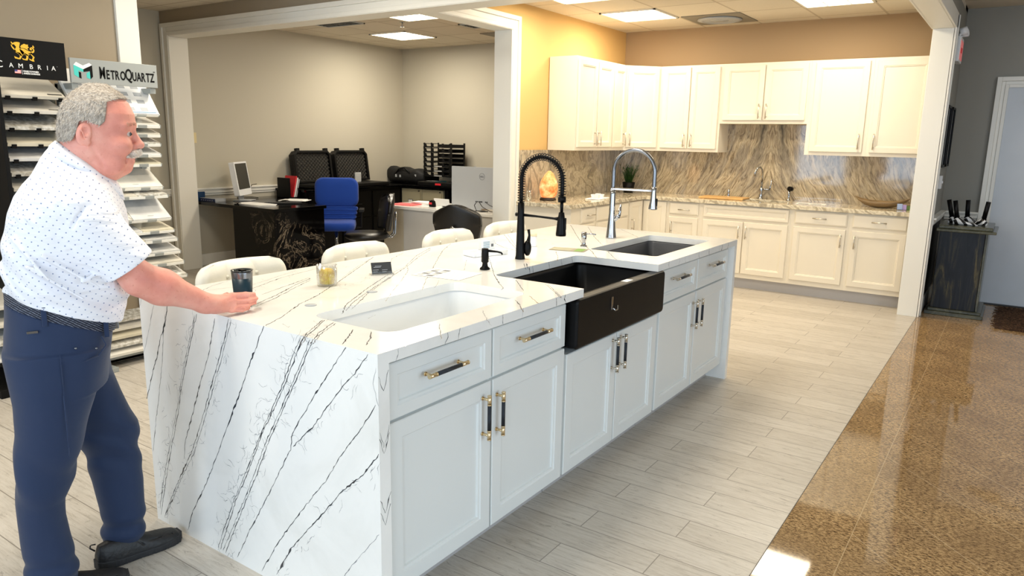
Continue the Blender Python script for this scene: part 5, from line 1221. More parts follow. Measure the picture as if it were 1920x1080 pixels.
# zebra-striped stands with black tubes
gz = NG('zebra_stripes', 0.3, 0.5); wv = gz.n('ShaderNodeTexWave', wave_type='BANDS', bands_direction='DIAGONAL'); wv.inputs['Scale'].default_value = 9; wv.inputs['Distortion'].default_value = 4
gz.l(gz.map(), wv.inputs['Vector']); gz.base(gz.ramp(wv.outputs['Fac'], [(0.45, (14, 14, 15)), (0.5, (225, 225, 225))]))
GZ = 'striped stands on the stone pedestal'
def zstand(x, y, rz, lean, label, foot=0.13):
    t = thing('striped_stand', label, 'display stand', (x, y, 0.8225), rz, GZ)
    m = MB(); m.cyl((0, 0, 0.06), (lean, 0, 0.215), 0.019, n=18); m.build('tube', 'black', t)
    m = MB(); rings = []
    for (u, h, w) in ((-0.025, 0.035, 0.022), (0.0, 0.075, 0.026), (0.03, 0.062, 0.026), (0.06, 0.035, 0.024), (foot - 0.03, 0.018, 0.018), (foot, 0.006, 0.008)):
        rings.append([(u, w * math.cos(a), h * 0.5 + h * 0.5 * math.sin(a)) for a in [2*PI*k/16 for k in range(16)]])
    m.ring(rings); m.build('foot', gz.m, t)
    m = MB(); m.tube([(-0.02, 0, 0.05), (-0.006, 0, 0.085), (0.02, 0.0, 0.075)], 0.006, 8); m.build('strap', 'black', t)
zstand(-0.475, 7.82, 0.0, -0.04, 'striped stand with black tube leaning over nearest the hall corner', 0.10)
zstand(-0.43, 7.74, -0.05, -0.03, 'striped stand with black tube, second from the hall corner', 0.17)
zstand(-0.36, 7.92, 0.1, -0.01, 'striped stand with upright black tube, second from the door', 0.13)
zstand(-0.225, 7.80, 2.6, -0.02, 'striped stand with black tube nearest the door', 0.10)
# exit / emergency light
t = thing('exit_sign', 'white emergency exit light with a red glow high on the hall wall', 'emergency light', (-0.62, 7.75, 2.34))
m = MB(); m.box(0.0, -0.15, -0.10, 0.045, 0.15, 0.11); m.build('housing', 'white', t, bevel=0.006)
m = MB(); m.box(0.045, -0.13, -0.08, 0.047, 0.13, 0.08); o = m.build('lens', P('red_lens', (232, 170, 170), 0.3, emit=(255, 90, 90), estr=0.25), t)
vs, fs = text_mb('EXIT', 0.06, align='CENTER', bold=0.002); m = MB(); m.add(vs, fs, 0, Matrix.Translation((0.0478, 0.0, -0.02)) @ Matrix.Rotation(PI / 2, 4, 'Z') @ Matrix.Rotation(PI / 2, 4, 'X')); m.build('lettering', 'red', t)
for s in (-0.07, 0.07):
    m = MB(); m.cyl((0.02, s, 0.11), (0.03, s, 0.14), 0.01); m.cyl((0.015, s + 0.01, 0.15), (0.07, s + 0.03, 0.165), 0.028, 0.036, n=18); m.build('lamp_head', 'white', t)
def pic(y, label, h=0.54, z=1.33):
    t = thing('wall_picture', label, 'picture', (-0.62, y, z), 0, 'framed pictures on the hall side of the wing wall')
    m = MB()
    for (a, b, c, d) in ((-0.16, 0.0, 0.16, 0.02), (-0.16, h - 0.02, 0.16, h), (-0.16, 0, -0.14, h), (0.14, 0, 0.16, h)): m.box(0.0, a, b, 0.03, c, d)
    m.build('frame', 'black', t); m = MB(); m.box(0.0, -0.14, 0.02, 0.012, 0.14, h - 0.02); m.build('print', 'lightgrey', t)
pic(7.70, 'black-framed picture on the hall wall, the one close behind the white post')
pic(8.12, 'black-framed picture on the hall wall, the one closer to the hall corner')
m = MB(); m.box(0, -0.045, -0.06, 0.025, 0.045, 0.06, 0); m.box(0.025, -0.006, -0.012, 0.034, 0.006, 0.012, 0)  # thermostat on the hall wall, not a switch
tag(m.build('thermostat', 'white', bevel=0.004, loc=(-0.62, 7.86, 1.19)), 'small white thermostat on the hall wall below the pictures', 'switch')
# door mat: coarse brown fibre
m = MB(); rnd = random.Random(12); m.box(-0.02, 7.33, 0.0, 0.95, 8.30, 0.012)
for k in range(5200):
    x, y = rnd.uniform(-0.03, 0.6), rnd.uniform(7.31, 8.31); a = rnd.uniform(0, 2*PI); l = rnd.uniform(0.015, 0.045); z = rnd.uniform(0.010, 0.022)
    dx, dy = math.cos(a) * l, math.sin(a) * l
    m.add([(x, y, z), (x + dx, y + dy, z + rnd.uniform(-0.004, 0.01)), (x + dx + 0.002, y + dy + 0.002, z), (x + 0.002, y + 0.002, z + 0.004)], [(0, 1, 2, 3)])
tag(m.build('door_mat', P('coir_brown', (92, 66, 46), 0.95, noise=0.6, nscale=60)), 'coarse dark brown door mat in front of the white hall door', 'door mat')
# ---------------------------------------------------------------- sample racks (plane x = -4.75, reading direction +y seen from +x)
RX = Matrix(((0, 0, 1, 0), (1, 0, 0, 0), (0, 1, 0, 0), (0, 0, 0, 1)))     # (x right, y up, z out) -> world (y, z, x)
def at(x, y, z): return Matrix.Translation((x, y, z)) @ RX
# --- black rack
t = thing('sample_rack', 'tall black stone sample rack with a dragon header sign at the picture edge', 'sample rack', (-4.75, 2.02, 0))
m = MB(); m.box(-0.42, -0.215, 0, -0.36, 0.185, 2.0); m.box(-0.42, -0.215, 0, 0.06, -0.195, 1.80)
m.box(-0.44, -0.40, 0, 0.12, 0.20, 0.05); m.box(-0.40, 0.155, 0, -0.30, 0.185, 1.80)
m.build('frame', 'rackblack', t, bevel=0.002)
m = MB(); m.box(-0.02, -0.195, 1.802, 0.0, 0.187, 2.017); sg = m.build('header_sign', 'rackblack', t, bevel=0.001)
m = MB()
def glyphs(txt, x, y, size, mi=0, sx=1.0, bold=0.0, spacing=1.0):
    vs, fs = text_mb(txt, size, sx=sx, bold=bold, spacing=spacing); m.add(vs, fs, mi, at(0.0008, x, y))
glyphs('C', -0.183, 1.853, 0.053, 0, 0.95)
for ch, yy in (('A', -0.118), ('M', -0.072), ('B', -0.014), ('R', 0.028), ('I', 0.077), ('A', 0.103)): glyphs(ch, yy, 1.856, 0.036, 0, 0.95)
glyphs('.', 0.133, 1.878, 0.02, 0)
m.build('lettering', ['paper'], sg); m = MB()
glyphs('FAMILYOWNED', -0.048, 1.836, 0.0125, 0, 0.9, 0.0004); glyphs('AMERICANMADE', -0.048, 1.824, 0.0125, 0, 0.9, 0.0004)
m.box(0.0, -0.0545, 1.822, 0.001, -0.0530, 1.848, 0)
m.build('tagline', ['paper'], sg); m = MB()
for k in range(7): m.box(0.0, -0.092, 1.826 + k * 0.0028, 0.001, -0.060, 1.8288 + k * 0.0028, 2 if k % 2 == 0 else 0)
m.box(0.0, -0.092, 1.8360, 0.0013, -0.078, 1.8456, 3)
m.build('flag_print', ['paper', 'gold', P('flag_red', (225, 90, 90), 0.5), P('flag_blue', (60, 60, 130), 0.5)], sg)
# dragon emblem (polygon pieces), unit ~ 1/43 scale
DR = [
 [(0, 27), (3, 24), (5, 26), (9, 27), (13, 27), (15, 26), (14, 22), (13, 18), (14, 15), (18, 12), (21, 9), (17, 3), (14, 2), (12, 5), (6, 8), (4, 12), (6, 14), (8, 18), (5, 22), (2, 22), (0, 24)],
 [(2, 14), (4, 12), (6, 8), (7, 10), (5, 14), (3, 17), (1, 19), (2, 23), (0, 20), (-1, 22), (0, 17), (1, 16)],
 [(15, 19), (17, 22), (22, 25), (25, 24), (29, 24), (28, 21), (30, 19), (27, 17), (28, 14), (24, 16), (20, 17), (16, 17)],
 [(13, 14), (16, 16), (20, 16), (23, 15), (27, 13), (31, 12), (35, 9), (38, 11), (39, 15), (37, 19), (34, 20), (31, 18), (31, 15), (34, 14), (35, 16), (33, 17), (35, 18), (37, 15), (36, 13), (33, 12), (30, 6), (25, 3), (22, 6), (18, 4), (15, 8)],
 [(37, 18), (36, 21), (37, 24), (39, 21), (39, 19)],
 [(6, 9), (11, 6), (13, 2), (11, -2), (8, -1), (5, 0), (3, 1), (4, -3), (9, -4), (13, -4), (17, 3), (13, 8)],
 [(18, 5), (23, 5), (24, 1), (22, -3), (18, -2), (16, -1), (17, -4), (22, -5), (25, -5), (27, 0), (27, 5), (22, 8)],
 [(26, 6), (31, 7), (35, 2), (33, -3), (30, -2), (28, -1), (29, -4), (34, -6), (37, -6), (36, -2), (38, 2), (34, 6), (30, 9)],
]
m = MB(); sc = 0.0030
for pc in DR: m.prism([(-0.095 + x * sc, 1.916 + y * sc) for x, y in pc], 0, 0.0012, 0, M_=at(0, 0, 0))
m.build('emblem', 'gold', sg)
def slab_shelf(t, y0, y1, zf, xf, depth, rise, label_bar, marb, splits=(), clips='black', name='sample_slab', lip=0.022):
    """sloping sample tray: front edge low at (xf, zf)"""
    ang = math.atan2(rise, depth)
    Mx = Matrix.Translation((xf, 0, zf)) @ Matrix.Rotation(ang, 4, 'Y')      # local -x goes back and up
    cuts = [y0] + list(splits) + [y1]; L = math.hypot(depth, rise)
    for i in range(len(cuts) - 1):
        m = MB(); a, b = cuts[i] + (0.002 if i else 0), cuts[i + 1] - 0.002
        m.box(-L, a, 0.0, 0.0, b, 0.020, 0, Mx)
        if label_bar and i == len(cuts) - 2: m.box(-0.030, b - 0.09, 0.0203, -0.018, b - 0.01, 0.0208, 1, Mx)
        if clips != 'black':
            m.box(-0.030, (a + b) / 2 - 0.02, 0.0203, -0.027, (a + b) / 2 + 0.02, 0.0206, 1, Mx)
        m.build(name, [marb[i % len(marb)], 'black' if clips == 'black' else 'grey'], t, bevel=0.001)
    m = MB()
    if clips == 'black':
        for yy in (y0 + 0.02, (y0 + y1) / 2 - 0.01, y1 - 0.04): m.box(-0.02, yy, -0.010, 0.006, yy + 0.025, 0.012, 0, Mx)
        m.box(-L, y0, -0.006, -0.01, y1, -0.001, 0, Mx)
        m.build('shelf_clip', 'rackblack', t)
    else:
        m.box(-L, y0, -0.006, 0.002, y1, -0.001, 0, Mx); m.box(-0.004, y0, -0.006, 0.004, y1, 0.010, 1, Mx)
        for yy in np.arange(y0 + 0.05, y1 - 0.061, 0.17): m.box(-0.002, yy, -0.006, 0.007, yy + 0.06, 0.013, 0, Mx)
        m.box(-L, y1, -0.006, 0.004, y1 + 0.006, 0.014, 0, Mx)
        m.build('tray', ['rackgrey', 'trim'], t)
mar = [P('marble_%d' % i, c, 0.2, noise=n, nscale=s, rgb2=c2) for i, (c, n, s, c2) in enumerate((
    ((238, 234, 224), 0.1, 5, (214, 208, 196)), ((228, 222, 208), 0.1, 3, (206, 200, 186)), ((232, 230, 224), 0.1, 40, (170, 164, 150)),
    ((236, 234, 230), 0.1, 7, (206, 206, 204)), ((230, 222, 200), 0.1, 4, (208, 200, 176)), ((226, 226, 222), 0.1, 9, (196, 194, 190))))]
for k, zz in enumerate((1.69, 1.605, 1.512, 1.42, 1.335, 1.25, 1.165, 1.08, 0.995, 0.91, 0.82, 0.73, 0.64)):
    slab_shelf(t, -0.175, 0.165, zz, -0.005 + 0.004 * k, 0.30, 0.095 if k else 0.16, k in (0, 1, 3), [mar[(k * 5 + 1) % 6] if k != 2 else mar[2]])
for k, zz in enumerate((0.50, 0.40, 0.30, 0.20)):
    slab_shelf(t, -0.42, 0.165, zz, 0.05 + 0.02 * k, 0.34, 0.07, False, [mar[k % 6]])
# --- grey rack
t = thing('sample_rack', 'grey metal quartz sample rack with stepped trays beside the white office casing', 'sample rack', (-4.75, 2.50, 0))
m = MB(); m.box(-0.40, 0.235, 0.02, -0.34, 0.275, 1.80); m.box(-0.40, -0.26, 0.02, -0.34, -0.22, 1.80); m.box(-0.24, 0.225, 0.02, -0.20, 0.262, 1.80); m.box(-0.24, -0.262, 1.0, -0.20, -0.225, 1.80); m.box(-0.24, 0.225, 1.76, -0.02, 0.262, 1.795); m.box(-0.24, -0.262, 1.76, -0.02, -0.225, 1.795)
m.box(-0.45, -0.28, 0.0, 0.14, -0.22, 0.03); m.box(-0.45, 0.24, 0.0, 0.14, 0.29, 0.03); m.box(-0.45, -0.28, 0, -0.40, 0.29, 0.03)
m.build('frame', 'rackgrey', t, bevel=0.002)
m = MB(); m.box(-0.02, -0.27, 1.797, 0.0, 0.267, 1.940); sg = m.build('header_sign', 'rackgrey', t, bevel=0.001)
m = MB()
def gl2(txt, x, y, size, sx): vs, fs = text_mb(txt, size, sx=sx, bold=0.0018); m.add(vs, fs, 0, at(0.0008, x, y))
xx = -0.105
for i, ch in enumerate('METROQUARTZ'):
    big = ch in 'MQ' and i in (0, 5)
    sz = 0.100 if big else 0.076; sx = 0.56 if ch != 'M' else 0.50
    gl2(ch, xx, 1.832, sz, sx)
    adv = {'M': 0.040, 'E': 0.026, 'T': 0.0255, 'R': 0.030, 'O': 0.030, 'Q': 0.042, 'U': 0.0285, 'A': 0.0275, 'Z': 0.026}[ch]; xx += adv * 1.06
vs, fs = text_mb('TM', 0.010); m.add(vs, fs, 0, at(0.0008, 0.240, 1.892))
m.build('lettering', 'black', sg)
m = MB(); s = 0.001; X0, Z0 = -0.252, 1.818      # folded M emblem
def poly(pts, mi): m.prism([(X0 + x * s, Z0 + y * s) for x, y in pts], 0, 0.0012, mi, M_=at(0, 0, 0))
poly([(0, 82), (16, 100), (54, 82), (92, 100), (108, 88), (54, 60)], 0)
poly([(0, 82), (54, 60), (54, 44), (26, 52), (26, 10), (0, 24)], 1)
poly([(54, 60), (108, 88), (108, 20), (92, 4), (92, 52), (54, 44)], 2)
poly([(26, 44), (40, 40), (40, 4), (26, 10)], 2); poly([(72, 12), (92, 4), (92, 50), (72, 38)], 1)
m.build('emblem', ['paper', 'cyan', 'black'], sg)
slab_shelf(t, -0.27, 0.265, 1.618, -0.02, 0.20, 0.26, False, ['paper'], clips='grey', name='brochure_board')
Mx = Matrix.Translation((-0.02, 0, 1.618)) @ Matrix.Rotation(math.atan2(0.26, 0.20), 4, 'Y')
m = MB()
for r_ in range(4):
    for c_ in range(5): m.box(-0.23 + r_ * 0.06, -0.20 + c_ * 0.088, 0.0204, -0.20 + r_ * 0.06, -0.15 + c_ * 0.088, 0.0207, 0, Mx)
m.box(-0.262, 0.0, 0.0204, -0.255, 0.16, 0.0207, 1, Mx); m.box(-0.012, -0.2, 0.0204, -0.006, 0.25, 0.0207, 2, Mx)
vs, fs = text_mb('METROQUARTZ', 0.026, sx=0.8, bold=0.0006); m.add(vs, fs, 1, Mx @ Matrix.Translation((-0.278, 0.02, 0.0206)) @ Matrix(((0, -1, 0, 0), (1, 0, 0, 0), (0, 0, 1, 0), (0, 0, 0, 1))))
m.build('printed_sheet', ['lightgrey', 'black', 'blueprint'], t)
sh = [(1.545, -0.02, .07), (1.485, -0.025, .07), (1.425, -0.03, .07), (1.355, -0.035, .07), (1.293, -0.04, .06), (1.14, -0.045, .17), (1.085, 0.0, .05), (0.932, 0.005, .19), (0.852, 0.025, .06), (0.792, 0.045, .06), (0.708, 0.06, .075), (0.637, 0.085, .06), (0.546, 0.10, .07)]
for k, (zz, xf, rise) in enumerate(sh):
    sp = () if k in (0, 1, 2, 3, 4) else ((-0.08, ) if k in (5, 10) else ((-0.10, 0.07) if k in (6, 8, 9) else (-0.12, 0.02)))
    slab_shelf(t, -0.27, 0.27 + 0.006 * max(0, k - 5), zz, xf, 0.26 if k < 11 else 0.22, rise, False, [mar[(k + j) % 6] for j in range(3)], splits=sp, clips='grey')
m = MB()
for y in (-0.275, 0.27): m.prism([(-0.25, 0.05), (0.02, 0.05), (0.10, 0.20), (-0.25, 0.42)], y, y + 0.012, M_=Matrix.Rotation(PI / 2, 4, 'X') @ Matrix.Scale(-1, 4, (0, 0, 1)))
m.box(0.0, -0.275, 0.03, 0.02, 0.28, 0.16); m.box(-0.25, -0.275, 0.03, 0.02, 0.28, 0.05); m.build('lower_bin', 'rackgrey', t, bevel=0.002)
for k in range(5):
    m = MB(); m.box(-0.20 + 0.004 * k, -0.26, 0.10 + 0.045 * k, 0.06 - 0.03 * k, 0.265, 0.118 + 0.045 * k); m.build('sample_slab', mar[(k * 2) % 6], t, rot=(0, 0.25, 0))
# ---------------------------------------------------------------- signed-distance sculpting for the man
class Field:
    def __init__(s, lo, hi, h):
        s.lo = np.array(lo, np.float32); s.h = h
        s.n = [int(math.ceil((b - a) / h)) + 1 for a, b in zip(lo, hi)]
        s.f = np.full(s.n, 1.0, np.float32); s.rot = None
    def rp(s, p):
        if not s.rot: return np.array(p, np.float32)
        a, px_, py_ = s.rot; x, y = p[0] - px_, p[1] - py_
        return np.array((px_ + x * math.cos(a) - y * math.sin(a), py_ + x * math.sin(a) + y * math.cos(a), p[2]), np.float32)
    def sl(s, lo, hi):
        a = [max(0, int((l - o) / s.h)) for l, o in zip(lo, s.lo)]
        b = [min(n, int((l - o) / s.h) + 2) for l, o, n in zip(hi, s.lo, s.n)]
        S = tuple(slice(x, max(x, y)) for x, y in zip(a, b))
        g = np.meshgrid(*[s.lo[i] + s.h * np.arange(S[i].start, S[i].stop, dtype=np.float32) for i in range(3)], indexing='ij', sparse=True)
        return S, g
    def put(s, S, d, k=0.0, op='u'):
        a = s.f[S]
        if op == 'u':
            if k <= 0: s.f[S] = np.minimum(a, d)
            else:
                hh = np.clip(0.5 + 0.5 * (a - d) / k, 0, 1); s.f[S] = a * (1 - hh) + d * hh - k * hh * (1 - hh)
        else:
            d = -d; hh = np.clip(0.5 - 0.5 * (a - d) / max(k, 1e-6), 0, 1); s.f[S] = a * (1 - hh) + d * hh + k * hh * (1 - hh)
    def cone(s, p, q, r1, r2, k=0.01, op='u', sq=None):
        p = s.rp(p); q = s.rp(q); m = max(r1, r2) * 1.1 + k + 3 * s.h
        S, (X, Y, Z) = s.sl(np.minimum(p, q) - m, np.maximum(p, q) + m)
        d = q - p; L = float(d @ d) or 1e-9
        t = np.clip(((X - p[0]) * d[0] + (Y - p[1]) * d[1] + (Z - p[2]) * d[2]) / L, 0, 1)
        s.put(S, np.sqrt((X - p[0] - t * d[0]) ** 2 + (Y - p[1] - t * d[1]) ** 2 + (Z - p[2] - t * d[2]) ** 2) - (r1 + (r2 - r1) * t), k, op)
    def ell(s, c, r, k=0.01, op='u', rot=None):
        m = max(r) + k + 3 * s.h; c = s.rp(c)
        S, (X, Y, Z) = s.sl([a - m for a in c], [a + m for a in c])
        x, y, z = X - c[0], Y - c[1], Z - c[2]
        if s.rot: a_ = s.rot[0]; x, y = x * math.cos(a_) + y * math.sin(a_), -x * math.sin(a_) + y * math.cos(a_)
        if rot:
            ca, sa = math.cos(rot), math.sin(rot); x, z = x * ca + z * sa, -x * sa + z * ca
        q = np.sqrt((x / r[0]) ** 2 + (y / r[1]) ** 2 + (z / r[2]) ** 2)
        s.put(S, (q - 1) * min(r) * 0.5 + (q - 1) * (sum(r) / 3) * 0.5, k, op)
    def loft(s, lv, k=0.01, op='u', ex=2.0, warp=None, tilt=0.0):
        """lv: rows (z, x0, x1, cy, b): slice from x0 (back) to x1 (front), half width b"""
        lv = sorted(lv); zs = np.array([l[0] for l in lv]); m = k + 3 * s.h + (0.02 if s.rot else 0)
        S, (X, Y, Z) = s.sl([min(l[1] for l in lv) - m, min(l[3] - l[4] for l in lv) - m, zs[0] - m], [max(l[2] for l in lv) + m, max(l[3] + l[4] for l in lv) + m, zs[-1] + m])
        if s.rot:
            a_, px_, py_ = s.rot; x, y = X - px_, Y - py_; X, Y = px_ + x * math.cos(a_) + y * math.sin(a_), py_ - x * math.sin(a_) + y * math.cos(a_)
        Zt = Z + tilt * X if tilt else Z
        ip = lambda i: np.interp(Zt, zs, [l[i] for l in lv]).astype(np.float32)
        cx = (ip(1) + ip(2)) / 2; a = (ip(2) - ip(1)) / 2; cy = ip(3); b = ip(4)
        q = (np.abs((X - cx) / a) ** ex + np.abs((Y - cy) / b) ** ex) ** (1 / ex)
        d = (q - 1) * np.minimum(a, b)
        if warp is not None: d = d + warp(X, Y, Z)
        d = np.maximum(d, np.maximum(zs[0] - Zt, Zt - zs[-1]))
        s.put(S, d, k, op)
    def cut(s, n, c, k=0.004):      # keep the side where n.p < c
        X, Y, Z = s.sl(s.lo, s.lo + s.h * np.array(s.n))[1]
        d = n[0] * X + n[1] * Y + n[2] * Z - c
        s.f = np.maximum(s.f, d.astype(np.float32))
    def mesh(s):
        f = s.f; ins = f < 0; n = s.n
        c = [sl_ for sl_ in (slice(0, -1), slice(1, None))]
        cnt = np.zeros([v - 1 for v in n], np.int8)
        for i in (0, 1):
            for j in (0, 1):
                for k in (0, 1): cnt += ins[c[i], c[j], c[k]]
        act = (cnt > 0) & (cnt < 8); I = np.argwhere(act)
        idm = np.full(act.shape, -1, np.int32); idm[act] = np.arange(len(I))
        acc = np.zeros((len(I), 3)); w = np.zeros(len(I))
        val = lambda di, dj, dk: f[I[:, 0] + di, I[:, 1] + dj, I[:, 2] + dk].astype(np.float64)
        for ax in range(3):
            for u in (0, 1):
                for v in (0, 1):
                    o = [0, 0, 0]; o[(ax + 1) % 3] = u; o[(ax + 2) % 3] = v; o2 = list(o); o2[ax] = 1
                    a = val(*o); b = val(*o2); m = (a < 0) != (b < 0)
                    t = np.where(m, a / np.where(a == b, 1, a - b), 0)
                    P_ = np.array(o, float)[None] + np.zeros((len(I), 3)); P_[:, ax] += t
                    acc += P_ * m[:, None]; w += m
        V = s.lo + s.h * (I + acc / w[:, None])
        Q = []
        for ax in range(3):
            a1, a2 = (ax + 1) % 3, (ax + 2) % 3
            S0 = [slice(None)] * 3; S1 = [slice(None)] * 3; S0[ax] = slice(0, -1); S1[ax] = slice(1, None)
            A, B = ins[tuple(S0)], ins[tuple(S1)]
            for flip, mm in ((False, A & ~B), (True, ~A & B)):
                E = np.argwhere(mm); E = E[(E[:, a1] > 0) & (E[:, a2] > 0) & (E[:, a1] < n[a1] - 1) & (E[:, a2] < n[a2] - 1)]
                def g(d1, d2): e = E.copy(); e[:, a1] -= d1; e[:, a2] -= d2; return idm[e[:, 0], e[:, 1], e[:, 2]]
                q = np.stack([g(1, 1), g(0, 1), g(0, 0), g(1, 0)], 1)
                Q.append(q[:, ::-1] if flip else q)
        Q = np.concatenate(Q); Q = Q[(Q >= 0).all(1)]
        return V, Q
def sdf_obj(name, fld, mat, parent, smooth=0):
    V, Q = fld.mesh()
    me = bpy.data.meshes.new(name); me.vertices.add(len(V)); me.vertices.foreach_set('co', V.ravel())
    me.loops.add(Q.size); me.loops.foreach_set('vertex_index', Q.ravel().astype(np.int32))
    me.polygons.add(len(Q)); me.polygons.foreach_set('loop_start', np.arange(0, Q.size, 4, dtype=np.int32))
    me.update(calc_edges=True); me.polygons.foreach_set('use_smooth', [True] * len(Q)); me.materials.append(M[mat] if isinstance(mat, str) else mat)
    me.update()
    o = bpy.data.objects.new(name, me); COL.objects.link(o); o.parent = parent
    if smooth:
        s_ = o.modifiers.new('s', 'SMOOTH'); s_.iterations = smooth; s_.factor = 0.5
    return o
# materials
gk = NG('skin', 0.48, 0.4); nn = gk.noise(gk.map(), 9, 4, 0.6); n2 = gk.noise(gk.map(), 130, 3, 0.6)
c = gk.ramp(nn.outputs['Fac'], [(0.3, (216, 138, 122)), (0.5, (228, 156, 138)), (0.7, (236, 174, 156))])
c = gk.mix(gk.ramp(n2.outputs['Fac'], [(0.62, (0, 0, 0)), (0.72, (0.35, 0.35, 0.35))]), c, lin((176, 96, 70)))
gk.base(c); gk.b.inputs['Subsurface Weight'].default_value = 0.12; gk.b.inputs['Subsurface Radius'].default_value = (1, .35, .2); gk.b.inputs['Subsurface Scale'].default_value = 0.006
gk.bump(gk.noise(gk.map(), 260, 3, 0.6).outputs['Fac'], 0.25, 0.002)
def shirt_mat():
    g = NG('dotted_white_jersey', 0.7, 0.3)
    geo = g.n('ShaderNodeSeparateXYZ'); g.l(g.tc.outputs['Normal'], geo.inputs[0])
    ab = g.n('ShaderNodeMath', operation='ABSOLUTE'); g.l(geo.outputs[0], ab.inputs[0])
    gt = g.n('ShaderNodeMath', operation='GREATER_THAN'); g.l(ab.outputs[0], gt.inputs[0]); gt.inputs[1].default_value = 0.75
    sp = g.n('ShaderNodeSeparateXYZ'); g.l(g.tc.outputs['Object'], sp.inputs[0])
    def comb(a, b):
        cb_ = g.n('ShaderNodeCombineXYZ'); g.l(sp.outputs[a], cb_.inputs[0]); g.l(sp.outputs[b], cb_.inputs[1]); return cb_.outputs[0]
    uv = g.mix(gt.outputs[0], comb(0, 2), comb(1, 2))
    mp = g.map(rot=(0, 0, 0.62), scale=(56, 56, 0), src=uv)
    fr = g.n('ShaderNodeVectorMath', operation='FRACTION'); g.l(mp, fr.inputs[0])
    sb = g.n('ShaderNodeVectorMath', operation='SUBTRACT'); g.l(fr.outputs[0], sb.inputs[0]); sb.inputs[1].default_value = (0.5, 0.5, 0)
    ln = g.n('ShaderNodeVectorMath', operation='LENGTH'); g.l(sb.outputs[0], ln.inputs[0])
    lt = g.n('ShaderNodeMath', operation='LESS_THAN'); g.l(ln.outputs['Value'], lt.inputs[0]); lt.inputs[1].default_value = 0.105
    g.base(g.mix(lt.outputs[0], lin((238, 238, 244)), lin((134, 146, 178))))
    g.bump(g.noise(g.map(rot=(0, 0.7, 0), scale=(0.6, 1, 2.0)), 12, 3, 0.5, 0.8).outputs['Fac'], 0.42, 0.02)
    return g.m
M['shirt'] = shirt_mat()
M['trouser'] = P('navy_trousers', (13, 37, 72), 0.75, bump=0.3, bscale=9, sheen=0.15)
gb = NG('braided_belt', 0.6, 0.4); wv = gb.n('ShaderNodeTexWave', wave_type='BANDS', bands_direction='DIAGONAL', wave_profile='SIN'); wv.inputs['Scale'].default_value = 62; wv.inputs['Distortion'].default_value = 1.5; wv.inputs['Detail'].default_value = 1
gb.l(gb.map(scale=(1, 0.2, 1.4)), wv.inputs['Vector']); ck = gb.n('ShaderNodeTexChecker'); ck.inputs['Scale'].default_value = 120; gb.l(gb.map(), ck.inputs['Vector'])
gb.base(gb.mix(gb.mix(1.0, gb.ramp(wv.outputs['Fac'], [(0.55, (0, 0, 0)), (0.7, (1.0, 1.0, 1.0))]), ck.outputs['Fac'] and gb.ramp(ck.outputs['Fac'], [(0.0, (0.5, 0.5, 0.5)), (1.0, (1.0, 1.0, 1.0))]), 'MULTIPLY'), lin((22, 26, 44)), lin((120, 126, 140))))
gb.bump(wv.outputs['Fac'], 0.6, 0.004)
M['shoe'] = P('black_shoe_leather', (20, 20, 22), 0.5, bump=0.2, bscale=90)
M['hairgrey'] = P('grey_hair', (184, 174, 162), 0.75, noise=0.3, nscale=160, stretch=(1, 1, 0.25), rgb2=(140, 130, 118), bump=0.5, bscale=220)
# ---------------------------------------------------------------- the man, local frame: x forward, y to his left, z up
MAN = thing('person', 'grey-haired man with moustache, dotted white polo and navy trousers, hand on the island', 'person', (-2.40, 1.10, 0.0), math.atan2(.9075, .42))
HY = -0.10
body = Field((-0.24, -0.34, 0.60), (0.56, 0.30, 1.68), 0.003)
# torso core under the shirt, neck
body.loft([(0.98, -0.17, 0.09, -0.01, 0.14), (1.2, -0.15, 0.11, -0.04, 0.16), (1.34, -0.11, 0.09, -0.06, 0.14), (1.39, -0.07, 0.06, -0.06, 0.07)], 0.0)
body.cone((-0.005, -0.07, 1.36), (0.035, HY + 0.005, 1.45), 0.066, 0.062, 0.03)
body.cone((0.05, -0.085, 1.36), (0.085, HY, 1.42), 0.050, 0.046, 0.03)
